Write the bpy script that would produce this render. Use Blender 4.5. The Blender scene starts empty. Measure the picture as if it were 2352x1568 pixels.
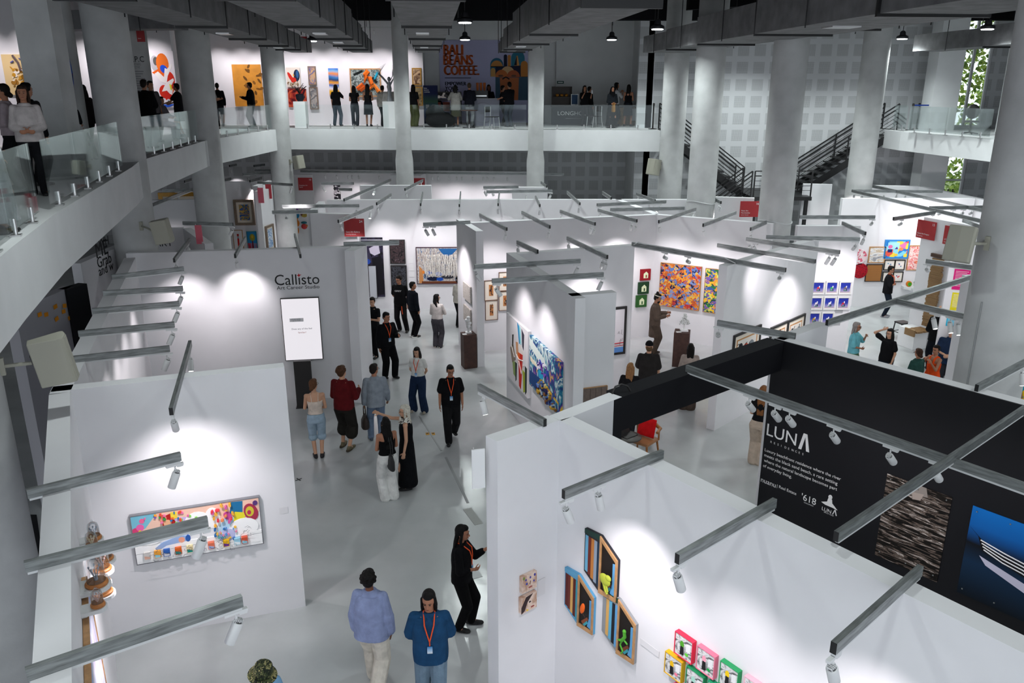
import bpy, math, random
import numpy as np
from mathutils import Vector, Matrix

random.seed(7)
SC = bpy.context.scene
COL = SC.collection
R = math.radians

# ---------------------------------------------------------------- camera, sky, exposure
CAM_Z, PITCH, FPX = 7.4, R(17.5), 1856.0
cam_data = bpy.data.cameras.new('camera')
cam_data.sensor_width = 36.0
cam_data.lens = FPX / 2352.0 * 36.0
cam_data.clip_end = 300
cam = bpy.data.objects.new('camera', cam_data)
cam.location = (0, 0, CAM_Z)
cam.rotation_euler = (R(90) - PITCH, 0, 0)
COL.objects.link(cam)
SC.camera = cam

world = bpy.data.worlds.new('sky')
SC.world = world
world.use_nodes = True
_bg = world.node_tree.nodes['Background']
_bg.inputs[0].default_value = (0.86, 0.93, 1.0, 1)
_bg.inputs[1].default_value = 1.6

vs = SC.view_settings
SC.display_settings.display_device = 'sRGB'
vs.view_transform = 'Standard'
vs.look = 'None'
vs.gamma = 1
vs.use_curve_mapping = False
vs.exposure = 0.15
SC.cycles.max_bounces = 6
SC.cycles.diffuse_bounces = 3
SC.cycles.adaptive_threshold = 0.03
SC.cycles.glossy_bounces = 3
SC.cycles.transmission_bounces = 4
SC.cycles.transparent_max_bounces = 8
SC.cycles.sample_clamp_indirect = 4.0
SC.cycles.caustics_reflective = False
SC.cycles.caustics_refractive = False

SPOT_W = 88.0      # one track spotlight
PENDANT_W = 340.0     # one high-bay pendant

# ---------------------------------------------------------------- measuring the place from the photograph
HW = 3.78           # height of the booth walls
MZ = 5.78           # upper floor level
_c, _s = math.cos(PITCH), math.sin(PITCH)

def ray(px, py):
    u = (px - 1176.0) / FPX
    v = -(py - 784.0) / FPX
    return (u, _c + v * _s, -_s + v * _c)

def at(px, py, z):
    d = ray(px, py)
    t = (z - CAM_Z) / d[2]
    return (d[0] * t, d[1] * t)

def aty(px, py, y):
    d = ray(px, py)
    t = y / d[1]
    return (d[0] * t, y, CAM_Z + d[2] * t)

# ---------------------------------------------------------------- materials
def lin(c):
    c = c / 255.0
    return c / 12.92 if c <= 0.04045 else ((c + 0.055) / 1.055) ** 2.4

def rgb(*c):
    if len(c) == 1:
        h = c[0].lstrip('#')
        c = tuple(int(h[i:i + 2], 16) for i in (0, 2, 4))
    return (lin(c[0]), lin(c[1]), lin(c[2]), 1)

_mats = {}
def mat(name, color, rough=0.6, metal=0.0, emit=0.0, spec=0.5, alpha=1.0, var=0.0, vscale=6.0, bump=0.0, bscale=60.0, trans=0.0):
    if name in _mats:
        return _mats[name]
    m = bpy.data.materials.new(name)
    m.use_nodes = True
    nt = m.node_tree
    b = nt.nodes['Principled BSDF']
    if isinstance(color, str):
        color = rgb(color)
    b.inputs['Base Color'].default_value = color
    b.inputs['Roughness'].default_value = rough
    b.inputs['Metallic'].default_value = metal
    b.inputs['Specular IOR Level'].default_value = spec
    b.inputs['Alpha'].default_value = alpha
    b.inputs['Transmission Weight'].default_value = trans
    if emit:
        b.inputs['Emission Color'].default_value = color
        b.inputs['Emission Strength'].default_value = emit
    if var or bump:
        tc = nt.nodes.new('ShaderNodeTexCoord')
    if var:
        n = nt.nodes.new('ShaderNodeTexNoise')
        n.inputs['Scale'].default_value = vscale
        n.inputs['Detail'].default_value = 6
        nt.links.new(tc.outputs['Object'], n.inputs['Vector'])
        r = nt.nodes.new('ShaderNodeValToRGB')
        r.color_ramp.elements[0].position = 0.3
        r.color_ramp.elements[1].position = 0.7
        r.color_ramp.elements[0].color = tuple(x * (1 - var) for x in color[:3]) + (1,)
        r.color_ramp.elements[1].color = tuple(min(1, x * (1 + var)) for x in color[:3]) + (1,)
        nt.links.new(n.outputs['Fac'], r.inputs['Fac'])
        nt.links.new(r.outputs['Color'], b.inputs['Base Color'])
    if bump:
        n2 = nt.nodes.new('ShaderNodeTexNoise')
        n2.inputs['Scale'].default_value = bscale
        n2.inputs['Detail'].default_value = 4
        nt.links.new(tc.outputs['Object'], n2.inputs['Vector'])
        bp = nt.nodes.new('ShaderNodeBump')
        bp.inputs['Strength'].default_value = bump
        bp.inputs['Distance'].default_value = 0.02
        nt.links.new(n2.outputs['Fac'], bp.inputs['Height'])
        nt.links.new(bp.outputs['Normal'], b.inputs['Normal'])
    _mats[name] = m
    return m

def cloth(hexc):
    return mat('cloth ' + hexc, hexc, 0.92, spec=0.15, var=0.16, vscale=9, bump=0.5, bscale=26)

def art(name, cols, scale=6.0, kind='noise', stretch=(1, 1, 1), detail=4.0, distort=0.6, seed=0.0, rough=0.6):
    """a painted canvas: bands of pigment through a noise, voronoi or wave field"""
    if name in _mats:
        return _mats[name]
    m = bpy.data.materials.new(name)
    m.use_nodes = True
    nt = m.node_tree
    b = nt.nodes['Principled BSDF']
    b.inputs['Roughness'].default_value = rough
    b.inputs['Specular IOR Level'].default_value = 0.25
    tc = nt.nodes.new('ShaderNodeTexCoord')
    mp = nt.nodes.new('ShaderNodeMapping')
    mp.inputs['Scale'].default_value = stretch
    mp.inputs['Location'].default_value = (seed, seed * 0.7, seed * 1.3)
    nt.links.new(tc.outputs['Object'], mp.inputs['Vector'])
    vec = mp.outputs['Vector']
    if kind == 'voronoi':
        wn = nt.nodes.new('ShaderNodeTexNoise')
        wn.inputs['Scale'].default_value = scale * 0.6
        nt.links.new(vec, wn.inputs['Vector'])
        mx = nt.nodes.new('ShaderNodeMixRGB')
        mx.inputs['Fac'].default_value = 0.12 * distort
        nt.links.new(vec, mx.inputs[1])
        nt.links.new(wn.outputs['Color'], mx.inputs[2])
        t = nt.nodes.new('ShaderNodeTexVoronoi')
        t.inputs['Scale'].default_value = scale
        nt.links.new(mx.outputs['Color'], t.inputs['Vector'])
        sp = nt.nodes.new('ShaderNodeSeparateColor')
        nt.links.new(t.outputs['Color'], sp.inputs['Color'])
        fac = sp.outputs[0]
    elif kind == 'wave':
        t = nt.nodes.new('ShaderNodeTexWave')
        t.bands_direction = 'Z'
        t.inputs['Scale'].default_value = scale
        t.inputs['Distortion'].default_value = distort * 8
        t.inputs['Detail'].default_value = detail
        nt.links.new(vec, t.inputs['Vector'])
        fac = t.outputs['Fac']
    elif kind == 'grad':
        sp = nt.nodes.new('ShaderNodeSeparateXYZ')
        tg = nt.nodes.new('ShaderNodeTexCoord')
        nt.links.new(tg.outputs['Generated'], sp.inputs['Vector'])
        n = nt.nodes.new('ShaderNodeTexNoise')
        n.inputs['Scale'].default_value = scale
        n.inputs['Detail'].default_value = detail
        nt.links.new(vec, n.inputs['Vector'])
        ma = nt.nodes.new('ShaderNodeMath')
        ma.operation = 'MULTIPLY_ADD'
        ma.inputs[1].default_value = distort
        nt.links.new(n.outputs['Fac'], ma.inputs[0])
        nt.links.new(sp.outputs['Z'], ma.inputs[2])
        mb = nt.nodes.new('ShaderNodeMath')
        mb.operation = 'SUBTRACT'
        mb.inputs[1].default_value = distort * 0.5
        nt.links.new(ma.outputs[0], mb.inputs[0])
        fac = mb.outputs[0]
    else:
        t = nt.nodes.new('ShaderNodeTexNoise')
        t.inputs['Scale'].default_value = scale
        t.inputs['Detail'].default_value = detail
        t.inputs['Distortion'].default_value = distort
        nt.links.new(vec, t.inputs['Vector'])
        fac = t.outputs['Fac']
    rp = nt.nodes.new('ShaderNodeValToRGB')
    cr = rp.color_ramp
    cr.interpolation = 'CONSTANT' if kind in ('voronoi',) else 'LINEAR'
    n = len(cols)
    lo, hi = (0.0, 1.0) if kind in ('voronoi', 'grad', 'wave') else (0.3, 0.68)
    while len(cr.elements) < n:
        cr.elements.new(0.5)
    for i, c in enumerate(cols):
        cr.elements[i].position = lo + (hi - lo) * i / (n if kind == 'voronoi' else max(1, n - 1))
        cr.elements[i].color = rgb(c) if isinstance(c, str) else c
    nt.links.new(fac, rp.inputs['Fac'])
    nt.links.new(rp.outputs['Color'], b.inputs['Base Color'])
    _mats[name] = m
    return m

def acoustic(name, pitch, frac, base, dark):
    """white plasterboard with square perforated fields"""
    m = bpy.data.materials.new(name)
    m.use_nodes = True
    nt = m.node_tree
    b = nt.nodes['Principled BSDF']
    b.inputs['Roughness'].default_value = 0.8
    tc = nt.nodes.new('ShaderNodeTexCoord')
    sp = nt.nodes.new('ShaderNodeSeparateXYZ')
    nt.links.new(tc.outputs['Object'], sp.inputs['Vector'])
    def M(op, a, c=None):
        n = nt.nodes.new('ShaderNodeMath')
        n.operation = op
        for i, x in enumerate((a, c)):
            if x is None:
                continue
            if isinstance(x, (int, float)):
                n.inputs[i].default_value = x
            else:
                nt.links.new(x, n.inputs[i])
        return n.outputs[0]
    def field(o):
        a = M('FRACT', M('DIVIDE', M('ADD', o, 200.0), pitch))
        return M('LESS_THAN', a, frac)
    def holes(o):
        a = M('FRACT', M('DIVIDE', M('ADD', o, 200.0), pitch * frac / 12.0))
        return M('LESS_THAN', a, 0.5)
    fx, fz = field(sp.outputs['X']), field(sp.outputs['Z'])
    hx, hz = holes(sp.outputs['X']), holes(sp.outputs['Z'])
    fac = M('MULTIPLY', M('MULTIPLY', fx, fz), M('ADD', M('MULTIPLY', M('MULTIPLY', hx, hz), 0.75), 0.25))
    mx = nt.nodes.new('ShaderNodeMixRGB')
    mx.inputs[1].default_value = base
    mx.inputs[2].default_value = dark
    nt.links.new(fac, mx.inputs['Fac'])
    nt.links.new(mx.outputs['Color'], b.inputs['Base Color'])
    return m

WHITE = mat('white wall paint', (0.80, 0.79, 0.815, 1), 0.75, spec=0.3, var=0.02, vscale=2)
CREAMW = mat('white plaster', (0.74, 0.75, 0.76, 1), 0.8, spec=0.3, var=0.04, vscale=1.5)
CONC = mat('bare concrete', (0.50, 0.505, 0.505, 1), 0.85, spec=0.3, var=0.17, vscale=1.3, bump=0.15, bscale=14)
BLACK = mat('black paint', (0.006, 0.006, 0.0085, 1), 0.55, spec=0.3)
CEIL = mat('black ceiling paint', (0.008, 0.008, 0.010, 1), 0.9, spec=0.2)
BLACKM = mat('black steel', (0.012, 0.012, 0.013, 1), 0.45, metal=0.2)
GALV = mat('galvanised steel', (0.27, 0.285, 0.285, 1), 0.42, metal=0.7, var=0.38, vscale=9)
_n = [n for n in GALV.node_tree.nodes if n.type == 'TEX_NOISE'][0]
_mp = GALV.node_tree.nodes.new('ShaderNodeMapping')
_mp.inputs['Scale'].default_value = (0.5, 5, 5)
GALV.node_tree.links.new([n for n in GALV.node_tree.nodes if n.type == 'TEX_COORD'][0].outputs['Object'], _mp.inputs['Vector'])
GALV.node_tree.links.new(_mp.outputs['Vector'], _n.inputs['Vector'])
TRACK = mat('white track', (0.68, 0.69, 0.70, 1), 0.5)
SPOTW = mat('white lamp enamel', (0.74, 0.74, 0.75, 1), 0.45)
SPOTD = mat('dark lamp fins', (0.03, 0.03, 0.032, 1), 0.5)
LENS = mat('lit lens', (1, 0.97, 0.95, 1), 0.4, emit=14.0)
DUCT = mat('dark duct wrap', (0.15, 0.15, 0.155, 1), 0.75, var=0.25, vscale=3, bump=0.2, bscale=20)
STEEL = mat('brushed steel', (0.62, 0.62, 0.62, 1), 0.3, metal=1.0)
WOODD = mat('dark rusty plinth', (0.055, 0.022, 0.016, 1), 0.65, var=0.3, vscale=9)
REDS = mat('red sign board', (0.38, 0.022, 0.026, 1), 0.6)
INKW = mat('white lettering', (0.85, 0.85, 0.85, 1), 0.7)
INKB = mat('black lettering', (0.012, 0.012, 0.014, 1), 0.7)
INKG = mat('grey lettering', (0.25, 0.25, 0.27, 1), 0.7)
PAPER = mat('white paper', (0.82, 0.82, 0.83, 1), 0.8)
OAK = mat('oak frame wood', rgb('#b98b5c'), 0.55, var=0.2, vscale=14)
GOLD = mat('gilt frame', rgb('#b98a3a'), 0.4, metal=0.35, var=0.2, vscale=30)
BRONZ = mat('bronze frame', rgb('#8a7766'), 0.45, metal=0.3, var=0.2, vscale=30)
FBLK = mat('black frame wood', (0.018, 0.016, 0.016, 1), 0.45)
FWHT = mat('white frame wood', (0.78, 0.78, 0.78, 1), 0.5)
MOUNT = mat('cream mount board', rgb('#ece2d3'), 0.8)
SKIN = {'l': mat('light skin', rgb('#c99a7e'), 0.55, spec=0.35, var=0.05), 'm': mat('tan skin', rgb('#a8745a'), 0.55, spec=0.35, var=0.05),
        'd': mat('brown skin', rgb('#7a4e3b'), 0.55, spec=0.35, var=0.05)}

def glass_mat(name, tint, alpha, rough=0.03):
    m = bpy.data.materials.new(name)
    m.use_nodes = True
    nt = m.node_tree
    for n in list(nt.nodes):
        if n.type != 'OUTPUT_MATERIAL':
            nt.nodes.remove(n)
    out = [n for n in nt.nodes if n.type == 'OUTPUT_MATERIAL'][0]
    tr = nt.nodes.new('ShaderNodeBsdfTransparent')
    tr.inputs[0].default_value = tint
    gl = nt.nodes.new('ShaderNodeBsdfGlossy')
    gl.inputs['Roughness'].default_value = rough
    gl.inputs[0].default_value = (0.9, 0.95, 0.95, 1)
    fr = nt.nodes.new('ShaderNodeFresnel')
    fr.inputs[0].default_value = 1.5
    ma = nt.nodes.new('ShaderNodeMath')
    ma.operation = 'MULTIPLY_ADD'
    ma.inputs[1].default_value = 0.55
    ma.inputs[2].default_value = alpha
    nt.links.new(fr.outputs[0], ma.inputs[0])
    mx = nt.nodes.new('ShaderNodeMixShader')
    nt.links.new(ma.outputs[0], mx.inputs[0])
    nt.links.new(tr.outputs[0], mx.inputs[1])
    nt.links.new(gl.outputs[0], mx.inputs[2])
    nt.links.new(mx.outputs[0], out.inputs[0])
    return m
GLASS = glass_mat('balustrade glass', (0.965, 0.985, 0.98, 1), 0.0)
DOME = glass_mat('bell jar glass', (0.96, 0.97, 0.98, 1), 0.05)

# ---------------------------------------------------------------- mesh building
class MB:
    def __init__(s):
        s.v, s.f, s.m = [], [], []
    def add(s, vs, fs, mi=0):
        o = len(s.v)
        s.v += [tuple(v) for v in vs]
        s.f += [tuple(i + o for i in f) for f in fs]
        s.m += [mi] * len(fs)
        return s
    def box(s, c, d, rz=0.0, mi=0, rot=None):
        x, y, z = d[0] / 2, d[1] / 2, d[2] / 2
        M = rot if rot is not None else Matrix.Rotation(rz, 3, 'Z')
        vs = [M @ Vector((a * x, b * y, e * z)) + Vector(c) for e in (-1, 1) for b in (-1, 1) for a in (-1, 1)]
        return s.add(vs, [(0, 2, 3, 1), (4, 5, 7, 6), (0, 1, 5, 4), (2, 6, 7, 3), (0, 4, 6, 2), (1, 3, 7, 5)], mi)
    def beam(s, p0, p1, w, h, mi=0):
        p0, p1 = Vector(p0), Vector(p1)
        d = (p1 - p0)
        L = d.length
        d.normalize()
        up = Vector((0, 0, 1)) if abs(d.z) < 0.95 else Vector((0, 1, 0))
        side = d.cross(up).normalized()
        up = side.cross(d)
        rot = Matrix((d, -side, up)).transposed()
        return s.box((p0 + p1) / 2, (L, w, h), mi=mi, rot=rot)
    def prism(s, poly, z0, z1, mi=0):
        a = sum(poly[i - 1][0] * poly[i][1] - poly[i][0] * poly[i - 1][1] for i in range(len(poly)))
        if a < 0:
            poly = poly[::-1]
        n = len(poly)
        vs = [(x, y, z0) for x, y in poly] + [(x, y, z1) for x, y in poly]
        fs = [tuple(range(n))[::-1], tuple(range(n, 2 * n))] + [(i, (i + 1) % n, n + (i + 1) % n, n + i) for i in range(n)]
        return s.add(vs, fs, mi)
    def slab(s, poly, y0, y1, mi=0):
        """a polygon in x-z, thick along y (y0 is the side towards the viewer)"""
        a = sum(poly[i - 1][0] * poly[i][1] - poly[i][0] * poly[i - 1][1] for i in range(len(poly)))
        if a < 0:
            poly = poly[::-1]
        n = len(poly)
        vs = [(x, y0, z) for x, z in poly] + [(x, y1, z) for x, z in poly]
        fs = [tuple(range(n)), tuple(range(n, 2 * n))[::-1]] + [(i, n + i, n + (i + 1) % n, (i + 1) % n) for i in range(n)]
        return s.add(vs, fs, mi)
    def oval(s, cx, cz, rx, rz, y0, y1, mi=0, n=16, a=0.0):
        ca, sa = math.cos(a), math.sin(a)
        return s.slab([(cx + rx * math.cos(t) * ca - rz * math.sin(t) * sa, cz + rx * math.cos(t) * sa + rz * math.sin(t) * ca) for t in (2 * math.pi * i / n for i in range(n))], y0, y1, mi)
    def tube(s, pts, r, n=8, mi=0, closed=False):
        pts = [Vector(p) for p in pts]
        rs = r if isinstance(r, (list, tuple)) else [r] * len(pts)
        vs, fs = [], []
        prev = None
        for i, p in enumerate(pts):
            t = (pts[min(i + 1, len(pts) - 1)] - pts[max(i - 1, 0)])
            t = t.normalized() if t.length > 1e-9 else Vector((0, 0, 1))
            ref = prev if prev is not None else (Vector((0, 0, 1)) if abs(t.z) < 0.9 else Vector((1, 0, 0)))
            u = (ref - t * ref.dot(t))
            u = u.normalized() if u.length > 1e-6 else Vector((1, 0, 0))
            w = t.cross(u)
            prev = u
            for k in range(n):
                a = 2 * math.pi * k / n
                vs.append(p + (u * math.cos(a) + w * math.sin(a)) * rs[i])
        for i in range(len(pts) - 1):
            for k in range(n):
                fs.append((i * n + k, i * n + (k + 1) % n, (i + 1) * n + (k + 1) % n, (i + 1) * n + k))
        fs.append(tuple(range(n))[::-1])
        fs.append(tuple((len(pts) - 1) * n + k for k in range(n)))
        return s.add(vs, fs, mi)
    def lathe(s, prof, c=(0, 0, 0), n=24, mi=0, rot=None, sx=1.0, sy=1.0):
        """profile of (radius, z) from bottom to top, closed with caps"""
        vs, fs = [], []
        for r, z in prof:
            for k in range(n):
                a = 2 * math.pi * k / n
                v = Vector((r * math.cos(a) * sx, r * math.sin(a) * sy, z))
                if rot is not None:
                    v = rot @ v
                vs.append(v + Vector(c))
        for i in range(len(prof) - 1):
            for k in range(n):
                fs.append((i * n + k, i * n + (k + 1) % n, (i + 1) * n + (k + 1) % n, (i + 1) * n + k))
        fs.append(tuple(range(n))[::-1])
        fs.append(tuple((len(prof) - 1) * n + k for k in range(n)))
        return s.add(vs, fs, mi)
    def ell(s, c, r, rot=None, n=12, m=8, mi=0, z0=-1.0, z1=1.0):
        prof = []
        a0, a1 = math.asin(max(-1, z0)), math.asin(min(1, z1))
        for i in range(m + 1):
            a = a0 + (a1 - a0) * i / m
            prof.append((max(math.cos(a), 0.02), math.sin(a)))
        S = Matrix.Diagonal(Vector(r))
        M = (rot @ S) if rot is not None else S
        return s.lathe(prof, c, n, mi, rot=M)
    def cap(s, p0, p1, r0, r1, n=10, mi=0):
        """tapered limb with rounded ends"""
        p0, p1 = Vector(p0), Vector(p1)
        d = p1 - p0
        L = max(d.length, 1e-4)
        d.normalize()
        pts, rs = [], []
        for i in range(4):
            a = (math.pi / 2) * (1 - i / 3.0)
            pts.append(p0 - d * r0 * math.sin(a) * 0.98); rs.append(max(r0 * math.cos(a), r0 * 0.06))
        for i in range(4):
            a = (math.pi / 2) * i / 3.0
            pts.append(p1 + d * r1 * math.sin(a) * 0.98); rs.append(max(r1 * math.cos(a), r1 * 0.06))
        return s.tube(pts, rs, n, mi)
    def build(s, name, mats, parent=None, smooth=False, loc=None, rz=0.0):
        me = bpy.data.meshes.new(name)
        me.from_pydata(s.v, [], s.f)
        for m in (mats if isinstance(mats, (list, tuple)) else [mats]):
            me.materials.append(m)
        me.polygons.foreach_set('material_index', s.m)
        if smooth:
            me.polygons.foreach_set('use_smooth', [True] * len(s.f))
        me.update()
        o = bpy.data.objects.new(name, me)
        COL.objects.link(o)
        if parent is not None:
            o.parent = parent
        if loc is not None:
            o.location = loc
        o.rotation_euler = (0, 0, rz)
        if smooth:
            try:
                me.set_sharp_from_angle(angle=R(40))
            except Exception:
                pass
        return o

def tag(o, label=None, cat=None, group=None, kind=None):
    if label: o['label'] = label
    if cat: o['category'] = cat
    if group: o['group'] = group
    if kind: o['kind'] = kind
    return o

def thing(name, label, cat, loc=(0, 0, 0), rz=0.0, group=None):
    o = bpy.data.objects.new(name, None)
    o.empty_display_size = 0.2
    COL.objects.link(o)
    o.location = loc
    o.rotation_euler = (0, 0, rz)
    return tag(o, label, cat, group)

def struct(name, mb, m, label=None, smooth=False):
    return tag(mb.build(name, m, smooth=smooth), label, None, None, 'structure')

# lettering: every line is made once from the built-in font, then placed as a mesh
_font = {}
def make_texts(lines):
    obs = {}
    for t in lines:
        cu = bpy.data.curves.new('lettering', 'FONT')
        cu.body = t
        cu.size = 1.0
        cu.resolution_u = 3
        cu.extrude = 0.004
        obs[t] = bpy.data.objects.new('lettering', cu)
        COL.objects.link(obs[t])
    dg = bpy.context.evaluated_depsgraph_get()
    for t, o in obs.items():
        me = bpy.data.meshes.new_from_object(o.evaluated_get(dg))
        me.transform(Matrix.Rotation(R(90), 4, 'X'))
        co = [v.co.x for v in me.vertices]
        _font[t] = (me, min(co), max(co))
    for o in obs.values():
        cu = o.data
        bpy.data.objects.remove(o)
        bpy.data.curves.remove(cu)

def lettering(t, height, x, z, m, parent, y=-0.012, align='l', sx=1.0, name='lettering', bold=0.0):
    """capitals about `height` tall, left/centre/right aligned at local x, baseline z"""
    k = height / 0.72
    me0, a, b = _font[t]
    me = me0.copy()
    me.materials.clear()
    me.materials.append(m)
    w = (b - a) * k * sx
    o = bpy.data.objects.new(name, me)
    COL.objects.link(o)
    o.parent = parent
    x0 = x - a * k * sx if align == 'l' else (x - a * k * sx - w / 2 if align == 'c' else x - a * k * sx - w)
    o.location = (x0, y, z)
    o.scale = (k * sx, k, k)
    return o

class Wall:
    """a wall face from A to B (left to right as seen from the floor in front), thickness behind it"""
    def __init__(s, A, B, z0=0.0, z1=HW):
        s.A, s.B, s.z0, s.z1 = Vector(A), Vector(B), z0, z1
        d = s.B - s.A
        s.L = d.length
        s.d = d.normalized()
        s.n = Vector((s.d.y, -s.d.x))
        s.rz = math.atan2(s.d.y, s.d.x)
    def pt(s, a, z, off=0.0):
        p = s.A + s.d * a + s.n * off
        return (p.x, p.y, z)
    def hit(s, px, py):
        r = ray(px, py)
        den = r[0] * s.n.x + r[1] * s.n.y
        t = (s.A.x * s.n.x + s.A.y * s.n.y) / den
        p = Vector((r[0] * t, r[1] * t))
        return ((p - s.A).dot(s.d), CAM_Z + r[2] * t)
    def poly(s, th, ext0=0.0, ext1=0.0):
        a, b = s.A - s.d * ext0, s.B + s.d * ext1
        return [tuple(a), tuple(b), tuple(b - s.n * th), tuple(a - s.n * th)]
    def build(s, label, th=0.2, m=None, ext0=0.0, ext1=0.0, name='partition', seams=0.0):
        mb = MB().prism(s.poly(th, ext0, ext1), s.z0, s.z1)
        s.ob = struct(name, mb, m or WHITE, label)
        return s
# ================================================================ the building
def floor_material():
    m = mat('grey epoxy floor', (0.50, 0.515, 0.52, 1), 0.2, spec=0.5)
    nt = m.node_tree
    b = nt.nodes['Principled BSDF']
    tc = nt.nodes.new('ShaderNodeTexCoord')
    n = nt.nodes.new('ShaderNodeTexNoise')
    n.inputs['Scale'].default_value = 0.9
    n.inputs['Detail'].default_value = 7
    nt.links.new(tc.outputs['Object'], n.inputs['Vector'])
    r = nt.nodes.new('ShaderNodeValToRGB')
    r.color_ramp.elements[0].position, r.color_ramp.elements[1].position = 0.3, 0.75
    r.color_ramp.elements[0].color = (0.44, 0.455, 0.46, 1)
    r.color_ramp.elements[1].color = (0.56, 0.575, 0.58, 1)
    nt.links.new(n.outputs['Fac'], r.inputs['Fac'])
    nt.links.new(r.outputs['Color'], b.inputs['Base Color'])
    n2 = nt.nodes.new('ShaderNodeTexNoise')
    n2.inputs['Scale'].default_value = 3.2
    n2.inputs['Detail'].default_value = 3
    nt.links.new(tc.outputs['Object'], n2.inputs['Vector'])
    bp = nt.nodes.new('ShaderNodeBump')
    bp.inputs['Strength'].default_value = 0.25
    bp.inputs['Distance'].default_value = 0.02
    nt.links.new(n2.outputs['Fac'], bp.inputs['Height'])
    nt.links.new(bp.outputs['Normal'], b.inputs['Normal'])
    return m
FLOORM = floor_material()

struct('floor', MB().prism([(-22, -8), (26, -8), (26, 44), (-22, 44)], -0.3, 0.0), FLOORM)
struct('ceiling', MB().prism([(-26, -8), (30, -8), (30, 44), (-26, 44)], 10.7, 11.0), CEIL)

# upper floor: one slab along the curved left side and across the far end, 0.8 m deep
MEZ = [(-3.3, 3.0), (-5.3, 8.47), (-6.12, 10.84), (-8.01, 17.34), (-8.53, 18.91), (-9.64, 26.11), (-9.63, 27.22), (-9.31, 33.5)]
FAR = [(-9.31, 33.5), (-4.3, 33.1), (0.9, 32.7), (5.75, 32.3)]
struct('upper_floor_slab', MB().prism(MEZ + FAR[1:] + [(5.75, 42), (-22, 42), (-22, 3.0)], 4.98, MZ), CREAMW)
struct('upper_floor_slab', MB().prism([(14.7, 31.5), (15.45, 26.3), (22, 26.3), (22, 37), (14.7, 37)], 5.09, MZ), CREAMW)

ACOU = acoustic('perforated plasterboard', 0.66, 0.68, (0.66, 0.67, 0.69, 1), (0.33, 0.34, 0.35, 1))

def wall_obj(name, A, B, z0, z1, m, th=0.25, holes=()):
    """a room wall in its own frame: local x along it, so that its panels follow it; holes are (x0, x1, z0, z1)"""
    w = Wall(A, B, z0, z1)
    mb = MB()
    xs = sorted({0.0, w.L} | {h[0] for h in holes} | {h[1] for h in holes})
    zs = sorted({z0, z1} | {h[2] for h in holes} | {h[3] for h in holes})
    for i in range(len(xs) - 1):
        for j in range(len(zs) - 1):
            xm, zm = (xs[i] + xs[i + 1]) / 2, (zs[j] + zs[j + 1]) / 2
            if any(h[0] < xm < h[1] and h[2] < zm < h[3] for h in holes):
                continue
            mb.box((xm, th / 2, zm), (xs[i + 1] - xs[i], th, zs[j + 1] - zs[j]))
    o = mb.build(name, m)
    o.location = (w.A.x, w.A.y, 0)
    o.rotation_euler = (0, 0, w.rz)
    tag(o, kind='structure')
    w.ob = o
    return w

wall_obj('wall_lower_far', (-22, 39.6), (6.2, 39.6), 0, 4.98, ACOU)
WIN = (12.8, 14.15, 5.8, 10.0)
DOOR = (12.65, 13.85, 0.0, 4.95)
W_AC = wall_obj('wall_acoustic', (5.1, 34.3), (22.0, 34.3), 0, 10.7, ACOU, holes=(WIN, DOOR))
wall_obj('wall_side_return', (5.45, 39.7), (5.45, 34.3), 0, 10.7, CREAMW, th=0.25)
wall_obj('wall_cafe_return', (-3.92, 37.5), (-3.98, 39.0), MZ, 10.7, CREAMW, th=0.1)
wall_obj('wall_counter_return', (1.96, 39.2), (2.02, 38.6), MZ, 10.7, CREAMW, th=0.1)
W_PAINT = wall_obj('wall_paintings', (-13.6, 37.6), (-3.9, 37.4), MZ, 10.7, WHITE)
W_CAFE = wall_obj('wall_cafe', (-4.0, 39.0), (2.0, 39.0), MZ, 10.7, CREAMW)
W_LONG = wall_obj('wall_counter', (2.0, 38.6), (5.5, 38.6), MZ, 10.7, CREAMW)
W_GAL1 = wall_obj('wall_gallery_back', (-22, 24.2), (-12.4, 24.2), MZ, 10.7, WHITE)
W_GAL2 = wall_obj('wall_gallery_figure', (-15.8, 30.5), (-12.1, 30.5), MZ, 10.7, WHITE)
W_GAL3 = wall_obj('wall_gallery_slant', (-13.3, 32.0), (-13.6, 37.6), MZ, 10.7, WHITE)
wall_obj('wall_left', (-22, -8), (-22, 42), 0, 10.7, CREAMW)
wall_obj('wall_right', (22.0, 37), (22.0, -8), 0, 10.7, CREAMW)

# window and glazed door of the far corner, trees outside
def glazing(name, hole, mull):
    x0, x1, z0, z1 = hole
    mb = MB()
    for x in mull:
        mb.box((x, 0.1, (z0 + z1) / 2), (0.09, 0.1, z1 - z0))
    for z in (z0 + 0.05, z0 + (z1 - z0) * 0.74, z1 - 0.05):
        mb.box(((x0 + x1) / 2, 0.1, z), (x1 - x0, 0.08, 0.07))
    o = mb.build(name, mat('white window frame', (0.75, 0.76, 0.77, 1), 0.5))
    o.location = W_AC.ob.location
    tag(o, kind='structure')
    p = MB().box(((x0 + x1) / 2, 0.1, (z0 + z1) / 2), (x1 - x0, 0.012, z1 - z0)).build('glass_pane', GLASS, o)
    return o
glazing('window_1', WIN, (WIN[0] + 0.04, 13.45, WIN[1] - 0.04))
d = glazing('door_1', DOOR, (DOOR[0] + 0.05, DOOR[1] - 0.05))
MB().tube([(13.4, -0.05, 1.0), (13.4, -0.05, 3.3)], 0.03).build('door_handle', FBLK, d)
MB().tube([(13.2, -0.05, 1.0), (13.2, -0.05, 3.3)], 0.03).build('door_handle', FBLK, d)
struct('ground_outside', MB().prism([(5, 45), (40, 45), (40, 70), (5, 70)], -0.3, 0.0), mat('outdoor grass', rgb('#6d7a45'), 0.9))

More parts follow.
